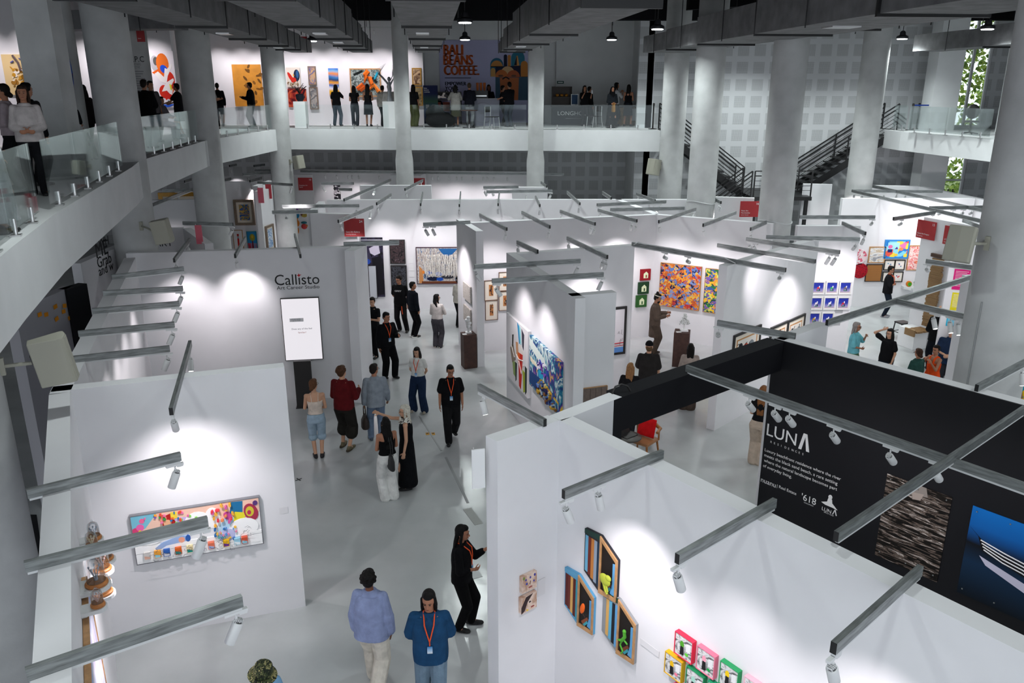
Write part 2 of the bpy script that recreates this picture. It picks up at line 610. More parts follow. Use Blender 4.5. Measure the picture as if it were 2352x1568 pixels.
# columns: round, bare concrete
def column(x, y, r, z0=0.0, z1=10.7, flare=0.0, label=None):
    prof = [(r, z0), (r, 4.7), (r * (1 + flare), 4.98), (r, 5.02), (r, z1)] if flare else [(r, z0), (r, z1)]
    if flare:
        prof = [(r + flare, z0), (r + flare, 4.6), (r, 4.97), (r, z1)]
    o = MB().lathe(prof, n=40).build('column', CONC, smooth=True, loc=(x, y, 0))
    return tag(o, label, kind='structure')
COLS = dict(C1=(-6.15, 8.35, .46), C2=(-8.88, 18.9, .47), C3=(-9.9, 26.7, .5), C4=(-9.35, 33.4, .44), C5=(-4.3, 32.95, .30),
            C6=(0.93, 32.6, .30), C7=(6.15, 31.9, .46), C8=(6.25, 26.9, .46), C9=(7.45, 22.9, .46), C10=(12.9, 30.4, .46), C11=(7.30, 11.65, .47))
for k, (x, y, r) in COLS.items():
    column(x, y, r, flare=0.05 if k in ('C5', 'C6') else 0.0)
column(-11.65, 26.6, 0.36, MZ)                       # the lettered round column of the upper gallery
struct('pier', MB().prism([(-8.62, 15.0), (-8.02, 15.05), (-8.02, 15.5), (-8.62, 15.5)], MZ, 10.7), CONC)
struct('pier', MB().prism([(16.15, 32.4), (17.15, 32.4), (17.15, 33.2), (16.15, 33.2)], 0, 10.7), CREAMW)
struct('pier', MB().prism([(17.95, 30.2), (18.75, 30.2), (18.75, 31.0), (17.95, 31.0)], 0, 10.7), CREAMW)

# black downstand beams under the ceiling
for (x0, x1, y) in ((-22, 22, 33.0), (-22, 22, 24.0)):
    struct('ceiling_beam', MB().box(((x0 + x1) / 2, y, 10.25), (x1 - x0, 0.4, 0.9)), CEIL)
struct('ceiling_beam', MB().prism([(6, 30), (22, 18), (22, 17.6), (6, 29.6)], 9.9, 10.7), CEIL)
# black sheet painting the shade on the unlit floor behind the near booths
struct('floor_shade_sheet', MB().prism([(-3.6, 3), (-6.0, 8.9), (-8.6, 13), (-14, 13), (-14, 3)], 0.0, 0.02), BLACK)
# ================================================================ the booth walls (tops measured in the photograph)
def tw(p, q, z=HW, z0=0.0):
    return Wall(at(p[0], p[1], z), at(q[0], q[1], z), z0, z)
BW = {}
def bw(key, A, B, label, th=0.2, ext0=0.0, ext1=0.0, m=None, z0=0.0, z1=HW, pix=True):
    w = Wall(at(*A, z1), at(*B, z1), z0, z1) if pix else Wall(A, B, z0, z1)
    BW[key] = w.build(label, th, m, ext0, ext1)
    return w

bw('A', (160, 895), (653, 843), 'white booth wall with the long framed mural', ext0=0.22)
PL = [(-2.0, 2.72), (-2.80, 4.25), (-5.50, 9.40), (-8.37, 17.69)]
bw('L0', PL[0], PL[2], 'white booth wall carrying the glass bell jars', pix=False, th=0.23, ext1=0.0)
bw('L1', PL[2], PL[3], 'white booth wall under the row of five rails', pix=False, th=0.23)
bw('CAL', (289, 582), (807, 567), 'white booth wall with the career studio lettering and the upright screen')
bw('CALE', (791, 575), (814, 576), 'white end post of the career studio wall', th=0.75)
bw('GL', (819, 545), (-4.35, 24.0), 'x', pix=False) if False else None
_e = BW['CALE'].B
0 and bw('GL', (_e.x - 0.02, _e.y + 0.6), (-4.62, 24.1), 'white side wall between the studio and the dark paintings', pix=False, th=0.18)
bw('GB', (-6.2, 27.2), (-1.3, 27.3), 'white back wall hung with the dark tall banner and the forest painting', pix=False)
bw('GB2', (-1.3, 27.3), (6.0, 27.3), 'long white back wall continuing behind the middle booths', pix=False)
_s1, _s2 = Vector(at(1048, 503, HW)), Vector(at(1093, 531, HW))
bw('S', _s1, _s2, 'white wall fin beside the tall brown plinth', pix=False, th=0.2)
bw('M1', (1083, 512), (1508, 493), 'white wall with the kraft paper drawings and the small green pictures')
bw('M2', (1508, 493), (1775, 514), 'white wall with the orange and blue mosaic painting')
bw('M3', (1412, 457), (1500, 491), 'white cross wall running back behind the mosaic booth', th=0.2)
bw('P', (1163, 580), (1313, 680), 'white wall with the two tall abstract canvases', ext1=0.19)
bw('PF', (1313, 680), (1416, 671), 'short white wall end above the brown panel')
bw('N1', (1190, 583), (1458, 563), 'white wall with the black framed drawing')
bw('R2', (1671, 611), (1882, 547), 'white slanting wall with three black framed collages')
bw('R2B', (1882, 547), (1836, 521), 'short white return wall beside the bare column') if False else None
bw('Q', (1833, 519), (1978, 519), 'white wall with the nine blue photographs')
bw('T', (1936, 456), (2240, 456), 'white back wall with the bright blue painting and the black framed prints')
bw('U', (2123, 498), (2253, 522), 'white wall behind the stacked wood sculpture')
bw('V', (2210, 631), (2230, 637), 'narrow white wall end beside the big column', th=0.9)
bw('RE', (1142, 1014), (1285, 965), 'white wall end with two small face paintings')
bw('RM', at(1285, 965, HW), Vector(at(1285, 965, HW)) + (Vector(at(2352, 1500, HW)) - Vector(at(1285, 965, HW))) * 1.5, 'long white wall with the hexagon boxes and the comic photographs', pix=False)
bw('RB', at(1290, 966, HW), at(1428, 911, HW), 'white topped wall stub with a black inner side', pix=False, th=0.2)
BW['RM_'] = None
_l0, _l1 = Vector(at(1778, 778, HW)), Vector(at(2352, 932, HW))
bw('LU', _l0, _l0 + (_l1 - _l0) * 1.6, 'black faced residence booth wall with white lettering and sea posters', pix=False, th=0.03, m=BLACK)
_n = BW['LU'].n
bw('LUB', _l0 - _n * 0.03, _l0 - _n * 0.03 + (_l1 - _l0) * 1.6, 'white backing wall behind the black booth face', pix=False, th=0.2)
bw('G', (1800, 781), (1903, 743), 'short white wall with a pale top behind the black booth')
_b0, _b1 = Vector(at(1431, 911, HW)), Vector(at(1800, 785, HW))
bw('BM', _b0, _b1, 'black beam spanning the residence booth entrance', pix=False, th=0.28, m=BLACK, z0=3.33)
bw('RBF', _b0 - (_b1 - _b0) * 0.32, _b0, 'black inner face beside the residence booth entrance', pix=False, th=0.03, m=BLACK, z1=HW - 0.005)
# behind the studio, on the left
bw('ART', (330, 527), (420, 524), 'grey white wall with black poster lettering')
bw('ARTR', (420, 524), (470, 560), 'grey white side wall behind the thick column')
bw('X2', (300, 460), (470, 459), 'white wall below the gilt framed landscape')
bw('X2B', (330, 438), (470, 436), 'white wall carrying the gilt framed landscape')
bw('X3', (500, 418), (608, 417), 'white wall with the bronze framed blue painting')
bw('X4', (580, 427), (592, 427), 'narrow grey wall fin with the pink banner', th=2.2)
bw('X5', (605, 402), (716, 401), 'grey white boxed wall under the far left column')
0 and bw('X6', (-8.9, 29.0), (-4.9, 29.0), 'white wall with the carved chair relief', pix=False)
bw('Y', (712, 490), (817, 492), 'grey white wall below the sign for stand 24')
bw('YL', (720, 488), (746, 462), 'white side wall of the dark painting booth', th=0.2)
bw('X7', (505, 377), (640, 377), 'white far left booth wall under the upper floor')
bw('MG', (826, 426), (990, 426), 'grey booth wall in front of the far column')
bw('ZF', (-10.2, 37.6), (0.9, 36.6), 'long bright booth wall below the upper floor', pix=False)
bw('C5B', (895, 402), (966, 403), 'grey white box around the far middle column', th=1.0)
bw('S2', (1176, 430), (1258, 430), 'pale booth wall beside the perforated wall')
bw('D16', (1636, 452), (1733, 455), 'white booth wall behind the red sign for stand 16')
bw('D16R', (1733, 455), (1690, 443), 'x') if False else None
bw('FR', (1845, 422), (1912, 424), 'bright booth wall between two bare columns')
bw('BB', (1955, 425), (2110, 428), 'white far right booth wall')
bw('BBR', (2110, 428), (2265, 460), 'white far right booth side wall')
# ================================================================ lighting rails laid on the wall tops, each with its track and spotlights
_head = {}
def head_meshes():
    if _head:
        return _head
    def me(mb, name, mats, smooth=True):
        o = mb.build(name, mats, smooth=smooth)
        m = o.data
        bpy.data.objects.remove(o)
        return m
    _head['adapter'] = me(MB().box((0, 0, -0.012), (0.17, 0.032, 0.022)).box((0.05, 0, -0.03), (0.06, 0.03, 0.016)), 'adapter', SPOTW, False)
    _head['stem'] = me(MB().tube([(0, 0, -0.03), (0, 0, -0.085)], 0.009, 8).box((0, 0, -0.1), (0.05, 0.014, 0.05)), 'stem', SPOTW, False)
    can = MB().lathe([(0.038, -0.10), (0.041, -0.095), (0.041, 0.06), (0.038, 0.068), (0.024, 0.07)], n=20)
    for k in range(5):
        can.box((0, -0.024 + 0.012 * k, 0.082), (0.056 - 0.008 * abs(k - 2), 0.005, 0.03), mi=0)
    can.lathe([(0.03, 0.064), (0.03, 0.076)], n=14, mi=1)
    _head['can'] = me(can, 'spotlight', [SPOTW, SPOTD])
    _head['lens'] = me(MB().lathe([(0.031, -0.101), (0.031, -0.098)], n=18), 'lens', LENS)
    return _head

def put(name, me, parent, loc, rot=None):
    o = bpy.data.objects.new(name, me)
    COL.objects.link(o)
    o.parent = parent
    o.location = loc
    if rot is not None:
        o.rotation_euler = rot
    return o

def spotlight(root, origin, rz, x, aim, w=1.0, light=True, cone=92, zoff=-0.10):
    """a lamp head under the track at local x, pointing at the world point `aim`"""
    hm = head_meshes()
    ca, sa = math.cos(rz), math.sin(rz)
    loc = Vector((x, 0, zoff - 0.115))
    wpos = Vector((origin[0] + ca * x, origin[1] + sa * x, origin[2] + loc.z))
    d = (Vector(aim) - wpos).normalized()
    ld = Vector((d.x * ca + d.y * sa, -d.x * sa + d.y * ca, d.z))
    q = (-ld).to_track_quat('Z', 'Y').to_euler()
    can = put('spotlight', hm['can'], root, loc + ld * 0.05, q)
    # sub-parts hang under the head; they are placed back in the rail's own frame
    inv = can.rotation_euler.to_matrix().inverted()
    def sub(name, me, p, upright):
        o = put(name, me, can, inv @ (Vector(p) - Vector(can.location)))
        if upright:
            o.rotation_euler = inv.to_euler()
        return o
    sub('adapter', hm['adapter'], (x, 0, zoff), True)
    sub('stem', hm['stem'], (x, 0, zoff), True)
    put('lens', hm['lens'], can, (0, 0, 0))
    if light:
        l = bpy.data.lights.new('spot_light', 'SPOT')
        l.energy = SPOT_W * w
        l.color = (1.0, 0.935, 0.965)
        l.spot_size = R(cone)
        l.spot_blend = 1.0
        l.shadow_soft_size = 0.03
        o = bpy.data.objects.new('spot_light', l)
        COL.objects.link(o)
        o.parent = can
        o.location = (0, 0, -0.115)
    return can

def rail(label, p0, p1, anc, heads, aim=None, z=HW + 0.045, group=None, w=1.0, bar=(0.045, 0.09), tz=1.75, cone=92, name='lighting_rail'):
    """p0, p1: the two ends of the bar as seen; anc: where along it the wall carries it; heads: positions along the bar"""
    A, B = Vector(at(p0[0], p0[1], z)), Vector(at(p1[0], p1[1], z))
    L = (B - A).length
    rz = math.atan2(B.y - A.y, B.x - A.x)
    t = thing(name, label, 'lighting rail', (A.x, A.y, z), rz, group)
    b = MB().box((L / 2, 0, 0), (L, bar[0], bar[1]))
    b.m[4] = b.m[5] = 1
    b.build('bar', [GALV, BLACKM], t)
    MB().box((L / 2, 0, -bar[1] / 2 - 0.012), (L * 0.985, 0.034, 0.022)).build('track', TRACK, t)
    ap = A.lerp(B, anc)
    for h in heads:
        f, hw = (h if isinstance(h, tuple) else (h, 1.0))
        hp = A.lerp(B, f)
        if isinstance(aim, str):
            W = BW[aim]
            s = (hp - W.A).dot(W.d)
            q = W.A + W.d * max(0.1, min(W.L - 0.1, s))
        elif aim is not None:
            q = Vector(aim)
        else:
            q = ap
        spotlight(t, (A.x, A.y, z), rz, f * L, (q.x, q.y, tz), w * hw, light=hw > 0, cone=cone, zoff=-bar[1] / 2 - 0.024)
    return t

# --- near booth on the left
rail('galvanised rail over the glass bell jars, lamp hanging clear of the mural', (62, 1134), (415, 1047), 0.2, [0.95], tz=1.3, w=1.7)
rail('galvanised rail crossing in front of the long framed mural', (57, 1301), (477, 1196), 0.2, [0.95], tz=1.5, w=1.7)
rail('lowest galvanised rail of the mural booth, nearest the floor edge', (60, 1548), (556, 1378), 0.2, [0.96], tz=1.6)
rail('galvanised rail crossing the top of the mural wall, one lamp each side', (437, 788), (393, 945), 0.45, [0.1, (0.96, 1.5)], tz=1.5)
# --- the row of five over the studio's slatted wall
for i, (a, b, lb) in enumerate((((158, 826), (390, 800), 'rail just above the pale loudspeaker, first of the studio row'), ((180, 766), (401, 745), 'second studio rail counted from the loudspeaker'),
        ((212, 714), (412, 697), 'third studio rail counted from the loudspeaker, lamp tilted outward'), ((237, 673), (420, 662), 'fourth studio rail counted from the loudspeaker'),
        ((256, 636), (422, 617), 'fifth studio rail, farthest from the pale loudspeaker'))):
    rail(lb, a, b, 0.25, [0.96], w=0.8)
rail('rail at the far studio wall nearest the thick column, with a bulb', (435, 550), (400, 598), 0.45, [0.93, (0.12, 0.6)])
rail('rail at the far studio wall halfway to the lettering', (563, 547), (540, 588), 0.4, [0.93])
rail('rail at the far studio wall just above the studio lettering', (677, 540), (690, 588), 0.55, [])
rail('rail over the end of the studio wall below sign 24', (789, 560), (917, 556), 0.2, [])
rail('rail in front of the thick column and the bronze framed picture', (420, 512), (535, 515), 0.1, [0.97])
rail('rail touching the upper corner of sign 24', (777, 508), (856, 475), 0.55, [0.05, 0.92])
rail('longer rail over the grey wall behind sign 24', (648, 473), (825, 472), 0.5, [0.96])
rail('lower rail above the carved chair relief', (625, 487), (730, 485), 0.5, [(.3, 1.0)], aim='X5')
rail('short rail on the dark painting wall beside sign 24', (865, 468), (898, 447), 0.5, [0.05, (0.9, 0)])
rail('long slanting rail in front of the far grey wall', (790, 459), (897, 413), 0.0, [(0.6, .6), (0.95, 0.0)])
rail('slanting rail crossing the red sign of the far stand 12', (930, 435), (971, 414), 0.5, [0.05, (0.9, 0)])
rail('short level rail in front of the far grey wall', (738, 421), (813, 421), 0.9, [0.05])
rail('small dark level rail beside the far grey wall', (778, 434), (808, 435), 0.9, [])
rail('very long far rail below the upper floor edge, many small lamps', (690, 393), (1296, 400), 0.5,
     [0.094, (0.14, 0), 0.185, (0.2, 0), 0.225, (0.305, .8), 0.507, (0.53, 0), 0.57, 0.6, (0.62, 0), 0.66, (0.7, 0), 0.715, 0.74, 0.79], aim='ZF', tz=2.0, w=.4)
# --- dark painting booth and its neighbours
for a, b, an, hs, lb in (((966, 470), (971, 443), .5, [0.05], 'short rail above the forest painting, nearest sign 24'), ((1055, 472), (1058, 442), .5, [0.05, (.8, 0)], 'short end on rail above the white wall fin'),
        ((1144, 470), (1147, 442), .5, [0.05], 'short end on rail just past the white wall fin'), ((1240, 472), (1230, 452), .7, [0.05], 'short end on rail below the two level rails'),
        ((1332, 468), (1303, 441), .5, [0.05], 'short slanting rail in front of the perforated wall'), ((1404, 455), (1384, 442), .1, [], 'smallest slanting rail in front of the perforated wall'),
        ((1505, 461), (1462, 445), .2, [(0.9, 0)], 'slanting rail below the wall loudspeaker')):
    rail(lb, a, b, an, hs)
for a, b, an, hs, lb in (((1102, 493), (1164, 526), .42, [(.04, .7), .96], 'first slanting rail of the middle row, beside the white fin'), ((1199, 488), (1263, 521), .48, [(.04, .7), .97], 'second slanting rail of the middle row'),
        ((1287, 485), (1367, 514), .5, [(.04, .7), .9, .98], 'third slanting rail of the middle row, two lamps at its tip'), ((1374, 482), (1463, 507), .5, [(.04, .7), .88, (.98, .6)], 'fourth slanting rail of the middle row, its lamp glaring')):
    rail(lb, a, b, an, hs, w=1.0)
rail('upper level rail across the cross wall behind the mosaic booth', (1371, 470), (1530, 463), .5, [.03, .82, (.9, 0)])
rail('lower level rail across the cross wall behind the mosaic booth', (1402, 481), (1572, 478), .45, [.03, (.95, 0)])
rail('rail leaning over the corner of the mosaic booth', (1513, 509), (1598, 480), .5, [.02, (.96, .6)])
rail('rail over the middle of the mosaic wall', (1615, 517), (1690, 488), .5, [.02, (.8, .6)])
rail('short rail tied to the thick column base by the mosaic wall', (1724, 526), (1760, 510), .9, [.04])
rail('short rail tied to the thinner column behind red sign 16', (1635, 452), (1656, 465), .1, [.8, (.95, 0)])
rail('rail at the top of the white fin with two lamps', (972, 515), (1080, 510), .85, [.05, .2])
rail('farther of the two long rails over the abstract canvases', (1090, 612), (1333, 599), .6, [.02, (.97, .8)])
rail('nearer of the two long rails over the abstract canvases', (1130, 645), (1386, 630), .6, [.04, (.98, .8)])
rail('short rail at the back corner of the abstract canvas wall', (1188, 556), (1235, 578), .9, [(.04, .8)])
rail('rail crossing the black framed drawing wall, two lamps hanging', (1303, 547), (1395, 590), .5, [(.04, .7), .9, (.97, .5)])
rail('long rail from the drawing wall to the slanting wall with a white cable', (1452, 560), (1805, 620), .6, [.97, .24, .4], aim='M2', w=1.0)
rail('bare long rail crossing the slanting wall', (1648, 563), (1873, 600), .5, [])
rail('rail crossing the slanting wall, two lamps at either end', (1714, 549), (1929, 579), .55, [.05, (.1, 0), .9, .96])
rail('level rail from the column base towards the blue photographs', (1760, 544), (1975, 549), .5, [.96], aim='Q')
rail('short slanting rail above the blue photographs', (1935, 512), (1988, 536), .2, [.95], aim='Q')
rail('level rail between the thick column and the bright back wall', (1837, 498), (2010, 498), .5, [.97], aim='T')
rail('rail rising to the top of red sign 15', (2052, 502), (2148, 487), .95, [.2, (.95, 0)], aim='T')
rail('long slanting rail, front one of the far corner grid', (1957, 438), (2258, 508), .3, [])
rail('long slanting rail, rear one of the far corner grid', (2000, 426), (2266, 485), .3, [])
rail('level rail of the far corner grid with a row of lamps', (1957, 438), (2165, 440), .5, [.03, (.12, .5), .36, (.5, 0), (.6, .5)], aim='BB')
rail('second level rail of the far corner grid', (2135, 477), (2266, 475), .5, [.2, (.42, .6), .6, (.75, 0)], aim='BB')
rail('short rail half hidden by the angled loudspeaker', (2212, 506), (2256, 522), .4, [(.9, 0)])
rail('rail in front of the stacked wood sculpture', (2127, 599), (2236, 614), .9, [.04], aim='U', tz=1.5)
rail('long rail from the short pale wall to the big column', (1899, 741), (2230, 636), .0, [])
rail('double rail running past the big column base, four lamps', (2058, 691), (2420, 772), .3, [(.28, .8), (.39, .8), (.445, 1.), .72], aim=COLS['C11'][:2], tz=1.2)
rail('rail over the wooden oval panel, near the edge of the view', (2243, 891), (2420, 797), .05, [.6], aim=(6.9, 9.6), tz=1.2)
rail('rail above the black framed collages', (1648, 741), (1827, 772), .95, [(.02, 1.3)], aim='R2', tz=1.4)
rail('very long rail over the residence booth with six lamps', (1577, 845), (2440, 1150), .0, [(.23, .5), (.315, .5), .36, (.49, .5), .64, .75], aim='LU', w=0.35, z=HW + 0.06, tz=1.5)
rail('rail bridging from the hexagon box wall to the residence wall', (1920, 1232), (2352, 940), .0, [], z=HW + 0.12)
rail('rail above the hexagon boxes, two lamps', (1294, 1135), (1521, 1042), .8, [(.03, .75), (.34, .7)], tz=1.3)
rail('middle rail of the comic photograph wall', (1555, 1283), (1779, 1154), .85, [(.02, .75)], tz=.9)
rail('largest rail, nearest the lower corner, over the comic photographs', (1914, 1488), (2113, 1309), .88, [.02], tz=1.2)
rail('rail pointing into the aisle above the white flag board', (1100, 889), (1252, 971), .95, [(.06, .5)], tz=1.0)
# --- far left, below the upper floor
rail('slanting rail crossing the gilt framed landscape', (340, 474), (449, 432), .3, [(.02, .6)])
rail('level rail above the gilt framed landscape', (372, 437), (460, 436), .5, [(.4, .6)])
rail('short rail peeping out beside the thick left column', (424, 417), (446, 410), .2, [])
for a, b, hs, lb in (((527, 381), (558, 375), [.05], 'first short rail on the far left booth wall'), ((583, 381), (615, 377), [.05], 'second short rail on the far left booth wall'),
        ((558, 400), (628, 396), [.15, (.6, .5)], 'level rail below the far left booth top'), ((510, 415), (530, 410), [], 'short rail beside the thick left column'),
        ((574, 416), (601, 409), [.1], 'short rail above the bronze framed picture'), ((592, 419), (671, 424), [(.96, 1.8)], 'level rail in front of the boxed wall with sign 10'),
        ((585, 391), (630, 391), [], 'short grey rail against the far left column')):
    rail(lb, a, b, .5, hs)
rail('upper of two level rails by the perforated wall', (1110, 430), (1191, 429), .85, [.04, .25])
rail('lower of two level rails by the perforated wall', (1117, 440), (1269, 438), .6, [(.6, .7), (.97, 0)])
rail('short slanting rail at the base of the right flared column', (1243, 419), (1256, 428), .1, [])
# ================================================================ signs, loudspeakers, balustrades, stairs
make_texts(['24', 'Gery Art Gallery', 'Semarang, Indonesia', '10', 'Rangkaian Art', 'Space', '12', '16', 'Nisan Art', 'Merchandise', 'Jakarta, Indonesia', '15',
            'Gurat Art Project', 'Bali, Indonesia', 'UTREX', 'Callisto', 'A', 'r', 't', 'Art Career Studio', 'Does any of this feel', 'familiar?', 'I have been meaning', 'to apply for months',
            'LUN', 'R', 'E', 'S', 'I', 'D', 'N', 'C', 'Luxury beachfront residence where the river', 'meets the black sand beach, a rare setting',
            'where the natural landscape becomes part', 'of everyday living.', 'nuanu', '| Real Estate', "'618", 'DEVELOPMENT', 'WH', 'ME', 'Grab', 'and w', 'ART',
            'BALI', 'BEANS', 'COFFEE.', 'EMPOWER', 'YOUR', 'DAY', 'LONGHOU', 'A.P.P.C', 'ART PARTNERS', 'COLLECTIVE', 'GREY', 'BEACH CLUB', 'x'])

def sign(label, tl, br, Y, rz, number, name, place, thick=0.02, col=None, group='red stand signs', wall=None):
    """a hanging board: its upper left and lower right corner as seen, its distance, its turn"""
    if wall is not None:
        s0, z1 = wall.hit(*tl)
        s1, z0 = wall.hit(*br)
        w, h = s1 - s0, z1 - z0
        loc, rz = Vector(wall.pt(s0, z0, 0.04)), wall.rz
    else:
        a, b = Vector(aty(tl[0], tl[1], Y)), Vector(aty(br[0], br[1], Y))
        h = a.z - b.z
        w = (b.x - a.x) / max(0.2, math.cos(rz))
        loc = Vector((a.x, Y, b.z))
    t = thing('stand_sign', label, 'sign', loc, rz, group)
    MB().box((w / 2, 0, h / 2), (w, thick, h)).build('board', col or REDS, t)
    MB().tube([(w * .15, 0, h), (w * .15, 0, h + 0.03)], 0.006, 6).build('hook', STEEL, t)
    k = h / 0.55
    y = -thick / 2 - 0.004
    if number:
        lettering(number, 0.075 * k, w - 0.05 * k, h - 0.12 * k, INKW, t, y, 'r')
    for i, ln in enumerate(reversed(name)):
        lettering(ln, 0.045 * k, 0.05 * k, 0.125 * k + i * 0.075 * k, INKW, t, y, 'l')
    if place:
        lettering(place, 0.027 * k, 0.05 * k, 0.06 * k, INKW, t, y, 'l')
    return t
sign('dark red stand sign with the number 24 at the studio wall end', (789, 502), (838, 543), 23.6, 0.0, '24', ['Gery Art Gallery'], 'Semarang, Indonesia')
sign('red stand sign with the number 10 on the far boxed wall', (684, 408), (719, 437), 35.0, 0.0, '10', ['Rangkaian Art', 'Space'], None)
sign('far red sign numbered 12, half hidden by a slanting rail', (941, 409), (976, 428), 34.6, 0.0, '12', [], None)
sign('red stand sign with the number 16 beside the thick bare column', (1701, 462), (1743, 498), 27.3, 0.0, '16', ['Nisan Art', 'Merchandise'], 'Jakarta, Indonesia')
sign('red stand sign with the number 15 above the bright back wall', (2112, 503), (2148, 553), 0, 0, '15', ['Gurat Art Project'], 'Bali, Indonesia', wall=BW['U'])
sign('red stand sign mostly covered by the angled loudspeaker', (2174, 517), (2218, 570), 0, 0, None, ['UTREX'], 'Jakarta, Indonesia', wall=BW['U'])
PINKS = mat('faded red banner', (0.62, 0.12, 0.17, 1), 0.6)
sign('pink red banner board on the narrow grey wall fin', (591, 431), (607, 466), 29.5, 0.0, None, [], None, col=PINKS, group='faded banners')
sign('red banner board on the wall end beside the boxed wall', (609, 423), (625, 456), 30.4, 0.0, None, [], None, col=mat('red banner', (0.5, 0.04, 0.06, 1), .6), group='faded banners')
sign('faded red banner in front of the thick left column', (447, 517), (467, 560), 19.6, 0.0, None, [], None, col=PINKS, group='faded banners')
sign('red upper gallery sign beside the square pier', (115, 29), (145, 71), 15.5, 0.0, None, ['UTREX'], None, group='upper gallery signs')
sign('red upper gallery sign above the lettered round column', (312, 66), (334, 96), 26.0, 0.0, None, ['Space'], None, group='upper gallery signs')
sign('red upper gallery sign peeping over a dark duct', (674, 84), (706, 96), 34.5, 0.0, None, [], None, group='upper gallery signs')
w_ = Wall(at(1083, 1030, 3.3), at(1116, 1018, 3.3))
sign('blank white flag board sticking out over the aisle', (1083, 1033), (1114, 1122), aty(1112, 1010, 7.95)[1], 0.25, None, [], None, col=PAPER, group='faded banners')

SPK = mat('grey beige loudspeaker', rgb('#a19f92'), 0.6)
SPKD = mat('loudspeaker grille', rgb('#7b786f'), 0.8)
def speaker(label, px, py, Y, face, h, colxy, tilt=12, wide=0.74):
    """cabinet tapering towards the back, on a wall bracket; face is the compass turn of its front (0 = towards the viewer)"""
    c = Vector(aty(px, py, Y))
    t = thing('loudspeaker', label, 'loudspeaker', c, R(face), 'loudspeakers fixed to the columns')
    w, d = h * wide, h * 0.62
    rot = Matrix.Rotation(R(-tilt), 3, 'X')
    poly = [(-w / 2, -d / 2), (-w / 2 * .9, -d * .62), (0, -d * .68), (w / 2 * .9, -d * .62), (w / 2, -d / 2), (w * .28, d / 2), (-w * .28, d / 2)]
    b = MB().prism(poly, -h / 2, h / 2)
    b.v = [tuple(rot @ Vector(v)) for v in b.v]
    o = b.build('cabinet', SPK, t)
    bev = o.modifiers.new('soft edges', 'BEVEL'); bev.width = 0.012; bev.segments = 2
    g = MB().prism([(-w * .43, -d * .64), (0, -d * .70), (w * .43, -d * .64), (w * .43, -d * .6), (-w * .43, -d * .6)], -h * .46, h * .46)
    g.v = [tuple(rot @ Vector(v)) for v in g.v]
    g.build('grille', SPK, t)
    v = MB().box((0, d * .52, h * .12), (w * .3, 0.01, h * .2))
    v.v = [tuple(rot @ Vector(p)) for p in v.v]
    v.build('socket_plate', FBLK, t)
    q = Vector((colxy[0], colxy[1], c.z)) - c
    dirn = q.normalized()
    e = Matrix.Rotation(-R(face), 3, 'Z') @ (q - dirn * 0.47)
    MB().tube([(0, d * .45, 0), (e.x * .6, e.y * .6 + .02, 0), tuple(e)], 0.022, 8).box(tuple(e), (0.07, 0.07, 0.2)).build('bracket', SPK, t)
    return t
speaker('large grey loudspeaker hanging over the near side wall', 116, 828, 8.75, 118, .54, COLS['C1'][:2], 8, .62)
speaker('grey loudspeaker on the thick column above the studio wall', 369, 532, 17.8, 100, .52, COLS['C2'][:2], 10)
speaker('small grey loudspeaker on the far left column below the slab', 684, 373, 33.0, 60, .52, COLS['C4'][:2], 10)
speaker('small pale loudspeaker on the column at the slab end', 1504, 384, 31.6, -55, .60, COLS['C7'][:2], 10)
speaker('large beige loudspeaker turned sideways on the big column', 2212, 562, 11.4, -48, .5, COLS['C11'][:2], 14)

def balustrade(label, P, Q, gap=0.34, inset=0.12, h=0.86):
    P, Q = Vector(P), Vector(Q)
    d = (Q - P).normalized()
    n = Vector((-d.y, d.x))
    a, b = P + d * gap + n * inset, Q - d * gap + n * inset
    L = (b - a).length
    t = thing('glass_balustrade', label, 'balustrade', (a.x, a.y, MZ), math.atan2(d.y, d.x))
    k = max(1, round(L / 1.9))
    w = L / k
    for i in range(k):
        MB().box((w * (i + .5), 0, 0.08 + h / 2), (w - 0.02, 0.014, h)).build('glass_pane', GLASS, t)
    m = max(2, round(L / 0.95))
    for i in range(m):
        x = L * (i + .5) / m
        MB().box((x, 0, 0.01), (0.11, 0.11, 0.02)).tube([(x, 0, 0.0), (x, 0, 0.2)], 0.024, 10).build('spigot', STEEL, t, smooth=False)
    return t
bal = [('glass balustrade nearest the viewer, beside the square pier', (-3.6, 3.8), MEZ[2]), ('glass balustrade sloping up to the second column', MEZ[2], MEZ[3]), ('glass balustrade between the second and third columns', MEZ[4], MEZ[5]),
       ('glass balustrade between the third and fourth columns', MEZ[6], MEZ[7], .6), ('far glass balustrade in front of the picture wall', FAR[0], FAR[1], .6),
       ('far glass balustrade in front of the coffee bar', FAR[1], FAR[2]), ('far glass balustrade in front of the dark counter', FAR[2], FAR[3]),]
for lb, p, q, *g in bal:
    balustrade(lb, p, q, *g)
balustrade('glass balustrade beside the tall window', (15.45, 26.6), (14.78, 31.1), gap=0.1, inset=0.12)
balustrade('short glass balustrade at the top of the stairs', (14.72, 31.5), (14.72, 32.7), gap=0.05, inset=-0.15)

